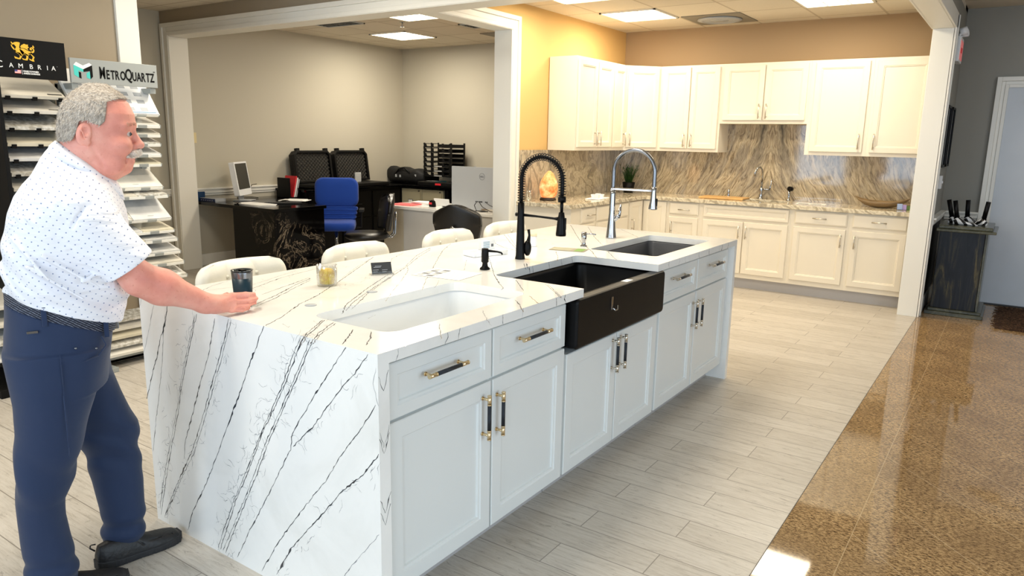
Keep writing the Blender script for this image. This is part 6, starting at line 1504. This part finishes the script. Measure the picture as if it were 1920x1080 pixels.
# skull and face
HROT = (math.radians(-10), 0.072, HY); body.rot = HROT
body.loft([(1.385, 0.030, 0.112, HY, 0.040), (1.40, 0.015, 0.143, HY, 0.056), (1.42, 0.0, 0.163, HY, 0.066), (1.44, -0.010, 0.166, HY, 0.070), (1.475, -0.018, 0.167, HY, 0.074),
           (1.505, -0.020, 0.170, HY, 0.0765), (1.536, -0.018, 0.181, HY, 0.078), (1.567, -0.011, 0.179, HY, 0.077), (1.60, 0.004, 0.166, HY, 0.068), (1.625, 0.025, 0.143, HY, 0.050), (1.640, 0.052, 0.118, HY, 0.028)], 0.02, ex=2.25)
for s_ in (-1, 1):
    y = lambda v: HY + s_ * v
    body.cone((0.166, y(0.012), 1.533), (0.152, y(0.048), 1.531), 0.012, 0.010, 0.012)          # brow
    body.ell((0.181, y(0.034), 1.510), (0.014, 0.019, 0.0115), 0.009, 's')                       # eye socket
    body.ell((0.136, y(0.043), 1.475), (0.034, 0.028, 0.028), 0.02)                             # cheek
    body.ell((0.172, y(0.0125), 1.472), (0.013, 0.009, 0.009), 0.005)                           # nostril wing
    body.ell((0.181, y(0.007), 1.463), (0.006, 0.0035, 0.003), 0.002, 's')
    body.ell((0.110, y(0.052), 1.415), (0.035, 0.018, 0.026), 0.02)                             # jowl
    # ear
    body.ell((0.053, y(0.080), 1.508), (0.020, 0.0085, 0.034), 0.004, rot=-0.25)
    body.ell((0.058, y(0.0895), 1.510), (0.0125, 0.0085, 0.021), 0.003, 's', rot=-0.25); body.cone((0.048, y(0.088), 1.525), (0.056, y(0.0885), 1.498), 0.0022, 0.0022, 0.002)
    body.ell((0.063, y(0.081), 1.502), (0.006, 0.005, 0.008), 0.003)
    body.ell((0.062, y(0.079), 1.482), (0.0085, 0.006, 0.010), 0.003)
    body.cone((0.169, y(0.017), 1.5150), (0.167, y(0.034), 1.5165), 0.0036, 0.0036, 0.002); body.cone((0.167, y(0.034), 1.5165), (0.155, y(0.049), 1.5105), 0.0036, 0.003, 0.002)       # upper lid
    body.cone((0.168, y(0.018), 1.5025), (0.156, y(0.047), 1.5035), 0.0030, 0.0028, 0.003); body.cone((0.168, y(0.020), 1.493), (0.152, y(0.050), 1.496), 0.0022, 0.0018, 0.004, 's')       # lower lid
    body.cone((0.176, y(0.020), 1.472), (0.152, y(0.044), 1.436), 0.0036, 0.0034, 0.006, 's'); body.cone((0.150, y(0.040), 1.432), (0.140, y(0.050), 1.412), 0.003, 0.002, 0.006, 's'); body.cone((0.146, y(0.062), 1.512), (0.134, y(0.072), 1.520), 0.0016, 0.001, 0.003, 's'); body.cone((0.147, y(0.061), 1.506), (0.134, y(0.071), 1.500), 0.0016, 0.001, 0.003, 's')
    body.cone((0.070, y(0.078), 1.475), (0.095, y(0.070), 1.415), 0.0035, 0.003, 0.008, 's')      # fold beside the nose
body.cone((0.170, HY, 1.516), (0.1855, HY, 1.481), 0.0085, 0.0115, 0.010)
body.ell((0.187, HY, 1.476), (0.0125, 0.0115, 0.0105), 0.008)
body.ell((0.166, HY, 1.452), (0.012, 0.026, 0.012), 0.01)
body.cone((0.166, HY - 0.018, 1.4405), (0.166, HY + 0.018, 1.4405), 0.0058, 0.0058, 0.006)
body.cone((0.163, HY - 0.016, 1.4275), (0.163, HY + 0.016, 1.4275), 0.0062, 0.0062, 0.006)
for s_ in (-1, 1): body.cone((0.172, HY, 1.4340), (0.150, HY + s_ * 0.032, 1.4335), 0.0030, 0.0024, 0.002, 's')
body.ell((0.147, HY, 1.410), (0.016, 0.025, 0.015), 0.014)
body.ell((0.100, HY, 1.393), (0.042, 0.038, 0.017), 0.02)
# forehead creases
for z in (1.556, 1.566, 1.576): body.cone((0.184, HY - 0.03, z), (0.184, HY + 0.03, z), 0.0022, 0.0022, 0.003, 's')
body.rot = None
# right arm (toward the camera) down to the hand round the tumbler
SH, EL, WR = (-0.01, -0.225, 1.295), (0.150, -0.195, 1.078), (0.345, -0.128, 0.970)
body.cone(SH, EL, 0.052, 0.045, 0.02)
mid = tuple(EL[i] + (WR[i] - EL[i]) * 0.3 for i in range(3))
body.cone(EL, mid, 0.0475, 0.0520, 0.03); body.cone(mid, WR, 0.0515, 0.0300, 0.03)
palm = (0.415, -0.098, 0.958)
body.cone((0.335, -0.130, 0.970), (0.372, -0.118, 0.962), 0.0295, 0.0280, 0.02)
for dz, dy in ((0.020, 0.006), (0.008, 0.0), (-0.006, -0.002), (-0.018, 0.0)):
    body.cone((0.368, -0.114 + dy, 0.962 + dz * 0.5), (0.428, -0.096 + dy, 0.958 + dz), 0.018, 0.0125, 0.014)
body.ell((0.375, -0.100, 0.944), (0.035, 0.018, 0.018), 0.012)
FG = [ # index, middle, ring, little: knuckle, middle joint, end joint, tip
 ((0.430, -0.090, 0.979), (0.474, -0.083, 0.9775), (0.502, -0.056, 0.970), (0.510, -0.028, 0.966), 0.0105),
 ((0.434, -0.096, 0.964), (0.480, -0.090, 0.9605), (0.510, -0.060, 0.956), (0.517, -0.030, 0.953), 0.0105),
 ((0.432, -0.099, 0.948), (0.474, -0.094, 0.9445), (0.503, -0.064, 0.942), (0.510, -0.036, 0.940), 0.0100),
 ((0.424, -0.098, 0.934), (0.457, -0.096, 0.9305), (0.480, -0.074, 0.929), (0.486, -0.056, 0.928), 0.0088)]
for a, b, c_, d_, r_ in FG:
    body.cone(a, b, r_ * 1.12, r_, 0.004); body.cone(b, c_, r_ * 1.02, r_ * 0.88, 0.002); body.cone(c_, d_, r_ * 0.9, r_ * 0.78, 0.002)
    body.ell((a[0] - 0.002, a[1] - 0.004, a[2]), (0.0125, 0.0115, 0.0100), 0.005); body.ell(b, (r_ * 1.12, r_ * 1.08, r_ * 1.0), 0.003)
for i in range(3):      # keep the fingers apart
    for j in (0, 1, 2):
        p_ = [(FG[i][j][q] + FG[i + 1][j][q]) / 2 for q in range(3)]; q_ = [(FG[i][j + 1][q] + FG[i + 1][j + 1][q]) / 2 for q in range(3)]
        out = -0.011
        if j == 0: p_ = [p_[q] + (q_[q] - p_[q]) * 0.25 for q in range(3)]
        p_[1] += out * (1 if j < 2 else 0.3); q_[1] += out * (0.6 if j < 1 else 0.1)
        if j: p_[0] += 0.006 * j; q_[0] += 0.010
        body.cone(p_, q_, 0.0034, 0.0034, 0.003, 's')
# thumb: leaves the side of the palm near the wrist, round the back of the tumbler
body.cone((0.365, -0.100, 0.962), (0.398, -0.062, 0.968), 0.0165, 0.0125, 0.012); body.cone((0.398, -0.062, 0.968), (0.418, -0.024, 0.967), 0.0125, 0.0105, 0.004); body.cone((0.418, -0.024, 0.967), (0.428, 0.004, 0.966), 0.0105, 0.0085, 0.003)
# tendons
for a, b, c_, d_, r_ in FG[:3]: body.cone((0.375, -0.133, a[2] * 0.5 + 0.482), (a[0] - 0.004, a[1] - 0.008, a[2]), 0.0035, 0.004, 0.008)
# left arm hanging
body.cone((-0.01, 0.115, 1.295), (-0.03, 0.165, 1.04), 0.052, 0.043, 0.02); body.cone((-0.03, 0.165, 1.04), (-0.005, 0.165, 0.80), 0.044, 0.027, 0.02)
body.ell((0.0, 0.165, 0.755), (0.022, 0.016, 0.045), 0.015)
for k, (x_, l_) in enumerate(((0.018, .075), (0.006, .082), (-0.006, .076), (-0.018, .06))):
    body.cone((x_, 0.165, 0.73), (x_ + 0.004, 0.160, 0.73 - l_ * 0.55), 0.0085, 0.008, 0.003); body.cone((x_ + 0.004, 0.160, 0.73 - l_ * 0.55), (x_ + 0.008, 0.148, 0.73 - l_), 0.008, 0.0065, 0.002)
body.cone((0.018, 0.16, 0.775), (0.040, 0.145, 0.735), 0.012, 0.010, 0.006); body.cone((0.040, 0.145, 0.735), (0.042, 0.135, 0.705), 0.0095, 0.0075, 0.003)
sdf_obj('body', body, gk.m, MAN, 2)
# eyes
def body_rp(p):
    body.rot = HROT; r = body.rp(p); body.rot = None; return r
for s_ in (-1, 1):
    m = MB(); ec = Vector([float(v) for v in body_rp((0.1575, HY + s_ * 0.034, 1.510))]); m.ball(ec, 0.0122, 20, 0)
    dr = Vector((0.90, -0.40, -0.06)).normalized()
    p_ = ec + dr * 0.0093
    m.ball(p_, (0.0060, 0.0060, 0.0060), 14, 1); m.ball(p_ + dr * 0.0038, 0.0030, 10, 2)
    m.build('eye', [P('eye_white', (196, 178, 168), 0.25), P('iris_blue_grey', (66, 72, 74), 0.2), 'black'], MAN)
    m = MB()
    rnd = random.Random(3)
    for k in range(70):
        u = rnd.random(); b_ = Vector([float(v) for v in body_rp((0.180 - 0.020 * u, HY + s_ * (0.014 + 0.038 * u), 1.537 + rnd.uniform(-.004, .005) - 0.003 * u))]); d_ = Vector((0.004, s_ * 0.008, rnd.uniform(0, .006)))
        m.add([b_, b_ + d_, b_ + d_ * 0.9 + Vector((0, 0, -.0008)), b_ + Vector((0, 0, -.001))], [(0, 1, 2, 3)])
    m.build('eyebrow', P('brow_hair', (196, 172, 150), 0.8), MAN)
# hair
def headloft(off):
    return [(1.455, 0.0 - off, 0.10, HY, 0.060 + off), (1.475, -0.018 - off, 0.12, HY, 0.072 + off), (1.505, -0.020 - off, 0.14, HY, 0.0765 + off), (1.536, -0.018 - off, 0.172, HY, 0.078 + off), (1.567, -0.011 - off, 0.179, HY, 0.077 + off),
            (1.60, 0.004 - off, 0.166 + off * .8, HY, 0.068 + off), (1.625, 0.025 - off, 0.143 + off, HY, 0.050 + off), (1.640, 0.048 - off, 0.122 + off, HY, 0.030 + off), (1.653, 0.066 - off, 0.104 + off, HY, 0.014 + off)]
hf = Field((-0.06, -0.22, 1.44), (0.21, 0.02, 1.68), 0.0022); hf.rot = HROT
hf.loft(headloft(0.0085), 0.0, ex=2.25, warp=lambda X, Y, Z: 0.0012 * np.sin(X * 420 + Y * 90 + 6 * np.sin(Z * 130)) * np.sin(Z * 260 + X * 150))
S, (X, Y, Z) = hf.sl(hf.lo, hf.lo + hf.h * np.array(hf.n))
x, y = X - HROT[1], Y - HROT[2]; X, Y = HROT[1] + x * math.cos(HROT[0]) + y * math.sin(HROT[0]), HROT[2] - x * math.sin(HROT[0]) + y * math.cos(HROT[0])
sh_ = np.interp(Z, [1.44, 1.50, 1.533, 1.545, 1.565, 1.600, 1.612, 1.622, 1.66], [0.03, 0.034, 0.098, 0.110, 0.114, 0.118, 0.150, 0.172, 0.185])
zn_ = np.interp(X, [-0.05, 0.0, 0.022, 0.034, 0.045, 0.066, 0.075, 0.10, 0.2], [1.488, 1.484, 1.490, 1.510, 1.543, 1.546, 1.540, 1.530, 1.53])
side = np.clip(1 - np.abs(Y - HY) / 0.05, 0, 1)
reg = np.maximum(X - sh_ - 0.02 * side * (Z > 1.6), zn_ - Z)
hf.f = np.maximum(hf.f, reg.astype(np.float32) * 0.7 + 0.0006 * np.sin(X * 600) * np.sin(Z * 700))
ho = sdf_obj('hair', hf, 'hairgrey', MAN, 1)
V, Q = hf.mesh(); rnd = np.random.RandomState(5)
fc = V[Q].mean(1); nr = np.cross(V[Q[:, 1]] - V[Q[:, 0]], V[Q[:, 2]] - V[Q[:, 0]]); nr /= np.linalg.norm(nr, axis=1)[:, None] + 1e-9
ctr = np.array([0.075, HY, 1.53]); outw = ((fc - ctr) * nr).sum(1) > 0.035
pick = rnd.choice(np.where(outw)[0], 6500)
m = MB()
for i in pick:
    p = Vector(fc[i]); n_ = Vector(nr[i]); x, y_, z = p
    flow = Vector((-0.5 if z < 1.6 else 0.35, 0.25 * (1 if y_ > HY else -1), -0.8 if z < 1.6 else -0.05)); flow = (flow - n_ * flow.dot(n_))
    if flow.length < 1e-4: continue
    flow.normalize(); flow = (flow + Vector(rnd.normal(0, .22, 3))).normalized()
    L = rnd.uniform(0.007, 0.013); w_ = flow.cross(n_).normalized() * 0.00032
    t1 = p + flow * L * 0.55 + n_ * 0.0016; t2 = p + flow * L + n_ * rnd.uniform(0.0005, 0.003)
    m.add([p - n_ * 0.001 + w_, p - n_ * 0.001 - w_, t1 - w_ * .8, t1 + w_ * .8, t2], [(0, 1, 2, 3), (3, 2, 4)], int(rnd.randint(0, 3)))
m.build('hair_strands', [P('hair_light', (222, 214, 204), 0.6), P('hair_mid', (190, 178, 162), 0.6), P('hair_dark', (150, 140, 128), 0.6)], ho)
# moustache
mf = Field((0.12, -0.18, 1.425), (0.21, -0.03, 1.475), 0.0015); mf.rot = HROT
for s_ in (-1, 1):
    mf.cone((0.179, HY + s_ * 0.004, 1.4560), (0.170, HY + s_ * 0.024, 1.4500), 0.0105, 0.0110, 0.006); mf.cone((0.170, HY + s_ * 0.024, 1.4505), (0.155, HY + s_ * 0.038, 1.4430), 0.0105, 0.0050, 0.005)
S, (X, Y, Z) = mf.sl(mf.lo, mf.lo + mf.h * np.array(mf.n)); mf.f += (0.0011 * np.sin(Y * 1500 + X * 900) * np.sin(Z * 240)).astype(np.float32)
mo = sdf_obj('moustache', mf, P('moustache_white', (228, 218, 208), 0.8, noise=0.3, nscale=300, rgb2=(186, 170, 156)), MAN)
m = MB(); rn2 = random.Random(2)
for k in range(800):
    s_ = rn2.choice((-1, 1)); u = rn2.random(); b_ = Vector([float(v) for v in body_rp((0.1895 - 0.026 * u * u - 0.004 * u, HY + s_ * (0.002 + 0.040 * u), 1.464 - 0.015 * u + rn2.uniform(-.005, .005)))])
    d_ = Vector((0.003, s_ * 0.003, -0.012)) + Vector([rn2.uniform(-.002, .002) for _ in range(3)]); w_ = Vector((0.0003, 0.0003, 0))
    m.add([b_ + w_, b_ - w_, b_ + d_], [(0, 1, 2)], k % 2)
m.build('moustache_strands', [P('whisker_light', (240, 234, 226), 0.6), P('whisker_mid', (206, 192, 178), 0.6)], mo)
# ---- shirt
def folds(X, Y, Z):
    s1 = np.sin((Z * 0.9 + X * 1.1) * 58 + 2.2 * np.sin(X * 17 + Z * 9)) * np.exp(-((Z - 1.06) / 0.13) ** 2)
    s2 = np.sin((Z + 0.35 * X) * 95 + 1.5 * np.sin(X * 23)) * np.exp(-((Z - 1.0) / 0.05) ** 2)
    return -0.0075 * s1 - 0.005 * s2
sf = Field((-0.26, -0.36, 0.90), (0.24, 0.26, 1.48), 0.004)
sf.loft([(0.90, -0.200, 0.098, -0.005, 0.170), (0.95, -0.205, 0.112, -0.008, 0.176), (1.0, -0.208, 0.124, -0.012, 0.182), (1.05, -0.207, 0.131, -0.02, 0.186), (1.12, -0.205, 0.136, -0.03, 0.190), (1.168, -0.200, 0.140, -0.04, 0.194), (1.215, -0.189, 0.142, -0.048, 0.197),
         (1.277, -0.172, 0.137, -0.056, 0.198), (1.325, -0.152, 0.126, -0.06, 0.192), (1.36, -0.128, 0.112, -0.062, 0.172), (1.385, -0.105, 0.100, -0.066, 0.142), (1.41, -0.090, 0.080, -0.074, 0.104), (1.435, -0.076, 0.050, -0.082, 0.080), (1.455, -0.062, 0.020, -0.084, 0.060), (1.468, -0.050, 0.0, -0.084, 0.045)], 0.0, ex=2.3, warp=folds)
Zb = 0.963
for s_, sh0, hm in ((-1, (0.0, -0.205, 1.300), (0.130, -0.213, 1.112)), (1, (-0.015, 0.085, 1.300), (-0.03, 0.150, 1.10))):
    sf.cone(sh0, hm, 0.075, 0.071, 0.035)
    if s_ < 0: sf.cone((0.03, -0.215, 1.25), (0.125, -0.215, 1.13), 0.072, 0.071, 0.02)
S, (X, Y, Z) = sf.sl(sf.lo, sf.lo + sf.h * np.array(sf.n))
for a_, b_, r_ in (((-0.09, -0.235, 1.17), (0.04, -0.232, 1.07), 0.006), ((-0.13, -0.22, 1.14), (0.02, -0.225, 1.02), 0.006), ((-0.16, -0.19, 1.22), (-0.08, -0.24, 1.10), 0.005), ((0.0, -0.24, 1.09), (0.09, -0.21, 1.14), 0.005), ((-0.12, -0.225, 1.28), (-0.03, -0.245, 1.19), 0.004)):
    sf.cone(a_, b_, r_, r_ * 0.6, 0.012)
# hems: sleeves end cleanly, shirt tucks at the belt line
def cutbox(fld, lo, hi, n, c):
    S, (X, Y, Z) = fld.sl(lo, hi); d = (n[0] * X + n[1] * Y + n[2] * Z - c).astype(np.float32); fld.f[S] = np.maximum(fld.f[S], d)
n_ = Vector((0.57, -0.03, -0.82)).normalized(); hp_ = Vector((0.121, -0.213, 1.118))
# only the sleeve volume outside the torso is cut
S, (X, Y, Z) = sf.sl((-0.05, -0.36, 0.95), (0.24, -0.13, 1.30))
tor = (np.abs((X + 0.035) / 0.172) ** 2.3 + np.abs((Y + 0.03) / 0.186) ** 2.3) ** (1 / 2.3)
d = n_.x * X + n_.y * Y + n_.z * Z - n_.dot(hp_)
sf.f[S] = np.where(tor > 1.02, np.maximum(sf.f[S], d.astype(np.float32)), sf.f[S])
cutbox(sf, (-0.14, 0.175, 0.9), (0.1, 0.26, 1.3), (0, 0, -1), -1.095)
cutbox(sf, (-0.26, -0.36, 0.90), (0.24, 0.26, 1.10), (-0.36, 0, -0.933), -(0.963 * 0.933))
# armhole seam groove
for k in range(16):
    t0, t1 = k / 16, (k + 1) / 16
    cv = lambda t: (0.085 - 0.118 * math.sin(t * PI * 0.52) ** 0.8, -0.262 + 0.0 * t, 1.358 - 0.19 * t)
    a_, b_ = cv(t0), cv(t1); sf.cone((a_[0], -0.278, a_[2]), (b_[0], -0.278, b_[2]), 0.0035, 0.0035, 0.004, 's')
sh_o = sdf_obj('shirt', sf, 'shirt', MAN, 2)
# collar: folded band tilted from nape to throat
def collar(mm, off, a0, a1, z_top, z_bot, wid):
    vs = []; n = 44
    for i in range(n + 1):
        a = a0 + (a1 - a0) * i / n; cx, cy = math.cos(a), math.sin(a)
        s0 = 0.036 + (0.076 - 0.010 * max(0, -cx)) * cx; y0 = -0.088 + 0.066 * cy
        zt = 1.484 - 0.82 * (s0 + 0.030)
        fr_ = max(0, cx)
        s1 = 0.030 + (0.094 + 0.010 * fr_ - 0.006 * max(0, -cx)) * cx; y1 = -0.086 + 0.094 * cy; zl = zt - 0.034 - 0.022 * fr_ + 0.008 * cy * cy
        vs += [(s0 - 0.004 * cx, y0 - 0.004 * cy, zt - 0.014), (s0, y0, zt), (s0 + 0.003 * cx, y0 + 0.003 * cy, zt + 0.001), ((s0 + s1) / 2 + 0.004 * cx, (y0 + y1) / 2 + 0.005 * cy, (zt + zl) / 2 + 0.004), (s1, y1, zl), (s1 - 0.003 * cx, y1 - 0.003 * cy, zl)]
    fs = []
    for i in range(n):
        for j in range(5): b_ = i * 6 + j; fs.append((b_, b_ + 6, b_ + 7, b_ + 1))
    mm.add(vs, fs, 0, None, True)
m = MB(); collar(m, 0, 0.16, 2 * PI - 0.16, 0, 0, 0); o = m.build('collar', 'shirt', MAN); sl_ = o.modifiers.new('s', 'SOLIDIFY'); sl_.thickness = 0.0025
# ---- belt and trousers
bl = Field((-0.25, -0.22, 0.84), (0.14, 0.22, 1.08), 0.003)
bl.loft([(0.84, -0.212, 0.078, -0.005, 0.170), (1.08, -0.208, 0.085, -0.005, 0.170)], 0, ex=2.3)
bl.cut((-0.36, 0, -0.933), -(0.925 * 0.933)); bl.cut((0.36, 0, 0.933), 0.968 * 0.933)
sdf_obj('belt', bl, gb.m, MAN)
m = MB(); m.box(0.072, -0.035, 0.893, 0.088, 0.015, 0.932); m.build('belt_buckle', 'steel', MAN, bevel=0.003)
def tf(X, Y, Z):
    return -0.0055 * np.sin(Z * 42 + X * 30 + 2.5 * np.sin(Z * 11 + Y * 20)) * np.exp(-((Z - 0.46) / 0.10) ** 2) - 0.006 * np.sin(Z * 78 + 8 * X) * np.exp(-((Z - 0.12) / 0.05) ** 2) + 0.002 * np.sin(X * 40 + Z * 14)
tr = Field((-0.28, -0.24, 0.03), (0.16, 0.26, 1.06), 0.004)
tr.loft([(0.73, -0.205, 0.045, 0.0, 0.165), (0.78, -0.222, 0.052, 0.0, 0.178), (0.84, -0.229, 0.062, 0.0, 0.182), (0.90, -0.222, 0.072, -0.003, 0.178), (0.96, -0.214, 0.076, -0.005, 0.172), (1.04, -0.207, 0.078, -0.005, 0.168)], 0.0, ex=2.4)
tr.loft([(0.045, -0.236, -0.090, -0.035, 0.062), (0.09, -0.238, -0.098, -0.038, 0.066), (0.147, -0.238, -0.098, -0.042, 0.068), (0.236, -0.243, -0.108, -0.048, 0.068), (0.30, -0.244, -0.112, -0.052, 0.069), (0.368, -0.243, -0.107, -0.058, 0.072), (0.43, -0.238, -0.078, -0.064, 0.077), (0.503, -0.230, -0.059, -0.07, 0.083),
         (0.606, -0.219, -0.026, -0.080, 0.092), (0.70, -0.217, 0.002, -0.088, 0.098), (0.76, -0.221, 0.018, -0.092, 0.10), (0.86, -0.225, 0.055, -0.09, 0.10)], 0.02, ex=2.2, warp=tf)
tr.loft([(0.050, -0.022, 0.108, 0.158, 0.058), (0.09, -0.022, 0.116, 0.156, 0.064), (0.17, -0.020, 0.126, 0.152, 0.067), (0.289, -0.033, 0.127, 0.145, 0.069), (0.42, -0.048, 0.121, 0.136, 0.072), (0.514, -0.072, 0.121, 0.128, 0.078), (0.557, -0.085, 0.105, 0.122, 0.083),
         (0.64, -0.11, 0.080, 0.112, 0.090), (0.72, -0.14, 0.060, 0.10, 0.096), (0.80, -0.17, 0.055, 0.095, 0.096)], 0.02, ex=2.2, warp=tf)
tr.cut((0.36, 0, 0.933), 0.932 * 0.933)
tr.cone((-0.02, -0.20, 0.90), (0.055, -0.165, 0.845), 0.003, 0.003, 0.006, 's'); tr.cone((-0.075, -0.20, 0.87), (-0.08, -0.19, 0.55), 0.003, 0.003, 0.006)
tr_o = sdf_obj('trousers', tr, 'trouser', MAN, 2)
m = MB(); m.tube([(0.022, -0.170, 0.848), (-0.02, -0.183, 0.838), (-0.06, -0.190, 0.842)], 0.0022, 6); m.tube([(0.035, -0.166, 0.905), (0.045, -0.155, 0.875), (0.022, -0.170, 0.848)], 0.0022, 6); m.build('pocket_seam', 'trouser', tr_o)
for p_ in ((-0.062, -0.187, 0.848), (-0.035, -0.184, 0.882), (0.018, -0.172, 0.872)):
    m = MB(); m.ball(p_, (0.004, 0.003, 0.004), 10); m.build('rivet', 'steel', tr_o)
m = MB(); m.box(-0.152, -0.172, 0.938, -0.124, -0.166, 0.945, 0, Matrix.Translation((0, -0.006, 0))); m.build('brand_tab', 'steel', tr_o)
for (x_, y_, z_) in ((-0.105, -0.174, 0.985), (0.05, -0.135, 0.925)):
    m = MB(); m.box(x_ - 0.007, y_ - 0.006, z_ - 0.03, x_ + 0.007, y_ + 0.004, z_ + 0.028); m.build('belt_loop', 'trouser', tr_o, bevel=0.002)
# ---- shoes
def shoe(name, hx, hy, ang):
    L = 0.292
    F = Field((-0.02, -0.06, 0.0), (L + 0.02, 0.06, 0.13), 0.003)
    S, (X, Y, Z) = F.sl(F.lo, F.lo + F.h * np.array(F.n))
    wl = np.interp(X, [0, 0.02, 0.07, 0.13, 0.20, 0.25, 0.28, L], [0.018, 0.031, 0.036, 0.039, 0.049, 0.048, 0.038, 0.018])
    hl = np.interp(X, [0, 0.01, 0.04, 0.09, 0.14, 0.19, 0.24, 0.275, L], [0.06, 0.09, 0.095, 0.092, 0.080, 0.062, 0.052, 0.043, 0.028])
    q = (np.abs(Y / wl) ** 2.6 + np.abs(np.maximum(Z - 0.018, 0) / (hl - 0.018 + 1e-4)) ** 2.2) ** (1 / 2.4)
    d = (q - 1) * np.minimum(wl, hl) * 0.6; d = np.maximum(d, np.maximum(-X, X - L)); d = np.maximum(d, 0.020 - Z)
    F.f = d.astype(np.float32)
    F.cone((0.115, -0.025, 0.085), (0.150, -0.035, 0.045), 0.002, 0.002, 0.003, 's'); F.cone((0.17, -0.034, 0.055), (0.255, -0.028, 0.040), 0.0018, 0.0018, 0.003, 's'); F.cone((0.255, -0.028, 0.040), (0.27, 0.0, 0.036), 0.0018, 0.0018, 0.003, 's')
    t_ = sdf_obj(name, F, 'shoe', MAN, 1); t_.location = (hx, hy, 0); t_.rotation_euler = (0, 0, ang)
    G = Field((-0.02, -0.07, -0.01), (L + 0.02, 0.07, 0.04), 0.003); S, (X, Y, Z) = G.sl(G.lo, G.lo + G.h * np.array(G.n))
    d = (np.abs(Y) - (wl + 0.004) + 0.0015 * np.abs(np.sin(X * 260))); d = np.maximum(d, np.maximum(-X - 0.003, X - L - 0.003)); sole = np.maximum(d, np.maximum(0.0015 - Z, Z - np.interp(X, [0, 0.08, 0.2, L], [0.036, 0.026, 0.024, 0.032])))
    G.f = sole.astype(np.float32); so = sdf_obj('sole', G, P('rubber_sole', (34, 35, 38), 0.7), t_, 1)
    m = MB(); m.tube([(-0.002, 0, 0.075), (-0.016, 0, 0.09), (-0.014, 0, 0.102), (0.002, 0, 0.098)], 0.0028, 8); m.build('pull_tab', 'shoe', t_)
    return t_
shoe('shoe', -0.045, 0.090, math.atan2(0.094, 0.27))
shoe('shoe', -0.245, -0.045, math.atan2(0.02, 0.29))
# ---------------------------------------------------------------- camera, light, view
cam_d = bpy.data.cameras.new('camera'); cam = bpy.data.objects.new('camera', cam_d); COL.objects.link(cam)
SC.camera = cam
yaw, pit, rol, F_ = -0.6006, -0.2026, -0.0187, 1369.9
f = Vector((math.sin(yaw) * math.cos(pit), math.cos(yaw) * math.cos(pit), math.sin(pit)))
r = f.cross(Vector((0, 0, 1))).normalized(); d = f.cross(r)
r2 = r * math.cos(rol) + d * math.sin(rol); d2 = -r * math.sin(rol) + d * math.cos(rol)
cam.matrix_world = Matrix(((r2.x, -d2.x, -f.x, 0), (r2.y, -d2.y, -f.y, 0), (r2.z, -d2.z, -f.z, 1.519), (0, 0, 0, 1)))
cam_d.sensor_width = 36; cam_d.sensor_fit = 'HORIZONTAL'; cam_d.lens = F_ / 1920 * 36
cam_d.clip_start = 0.05; cam_d.clip_end = 60
def area(name, loc, direction, sx, sy, power, col):
    l = bpy.data.lights.new(name, 'AREA'); l.shape = 'RECTANGLE'; l.size = sx; l.size_y = sy; l.energy = power; l.color = col
    o = bpy.data.objects.new(name, l); COL.objects.link(o); o.location = loc
    o.rotation_euler = Vector(direction).to_track_quat('-Z', 'Y').to_euler(); return o
WARM = (1.0, 0.88, 0.68); WARM2 = (1.0, 0.92, 0.78); COOL = (0.64, 0.81, 1.0)
for x, y, p in ((-3.39, 7.14, 15), (-3.42, 5.92, 14), (-1.55, 7.14, 16), (-1.55, 5.92, 16)):
    area('ceiling_lamp_or_fill', (x, y, CEIL - 0.03), (0, 0, -1), 0.55, 0.55, p, WARM)
for x, y, p in ((-6.65, 7.17, 30), (-5.46, 6.0, 24)):
    area('ceiling_lamp_or_fill', (x, y, CEIL - 0.03), (0, 0, -1), 0.55, 0.55, p, WARM2)
for x, y, p in ((-2.2, 3.4, 36), (-4.2, 3.4, 30), (-2.2, 1.0, 24), (-4.2, 1.0, 20)):  # showroom ceiling lamps out of view, added because the room needs light
    area('ceiling_lamp_or_fill', (x, y, CEIL - 0.03), (0, 0, -1), 0.55, 0.55, p, WARM2)
for a, b in wins:
    area('window_daylight', ((a + b) / 2, -2.98, 1.42), (0, 1, 0), b - a - 0.1, 1.8, 30 * (b - a), COOL)
area('window_daylight', (3.35, 1.0, 1.5), (-1, 0, 0), 3.0, 1.9, 95, COOL)
area('ceiling_lamp_or_fill', (1.3, 6.6, 2.77), (0, 0, -1), 0.55, 0.55, 18, (0.95, 0.97, 1.0))  # added fill light without a fixture, brightens the hall walls
w = bpy.data.worlds.new('world'); SC.world = w; w.use_nodes = True
w.node_tree.nodes['Background'].inputs[0].default_value = (0.75, 0.86, 1.0, 1); w.node_tree.nodes['Background'].inputs[1].default_value = 1.0
vs = SC.view_settings
SC.display_settings.display_device = 'sRGB'
vs.view_transform = 'Standard'; vs.look = 'None'; vs.exposure = 0.06; vs.gamma = 1.0; vs.use_curve_mapping = False
SC.cycles.max_bounces = 8; SC.cycles.diffuse_bounces = 4; SC.cycles.glossy_bounces = 4; SC.cycles.transmission_bounces = 8
SC.cycles.use_denoising = True; SC.cycles.sample_clamp_indirect = 6.0
SC.cycles.caustics_reflective = False; SC.cycles.caustics_refractive = False
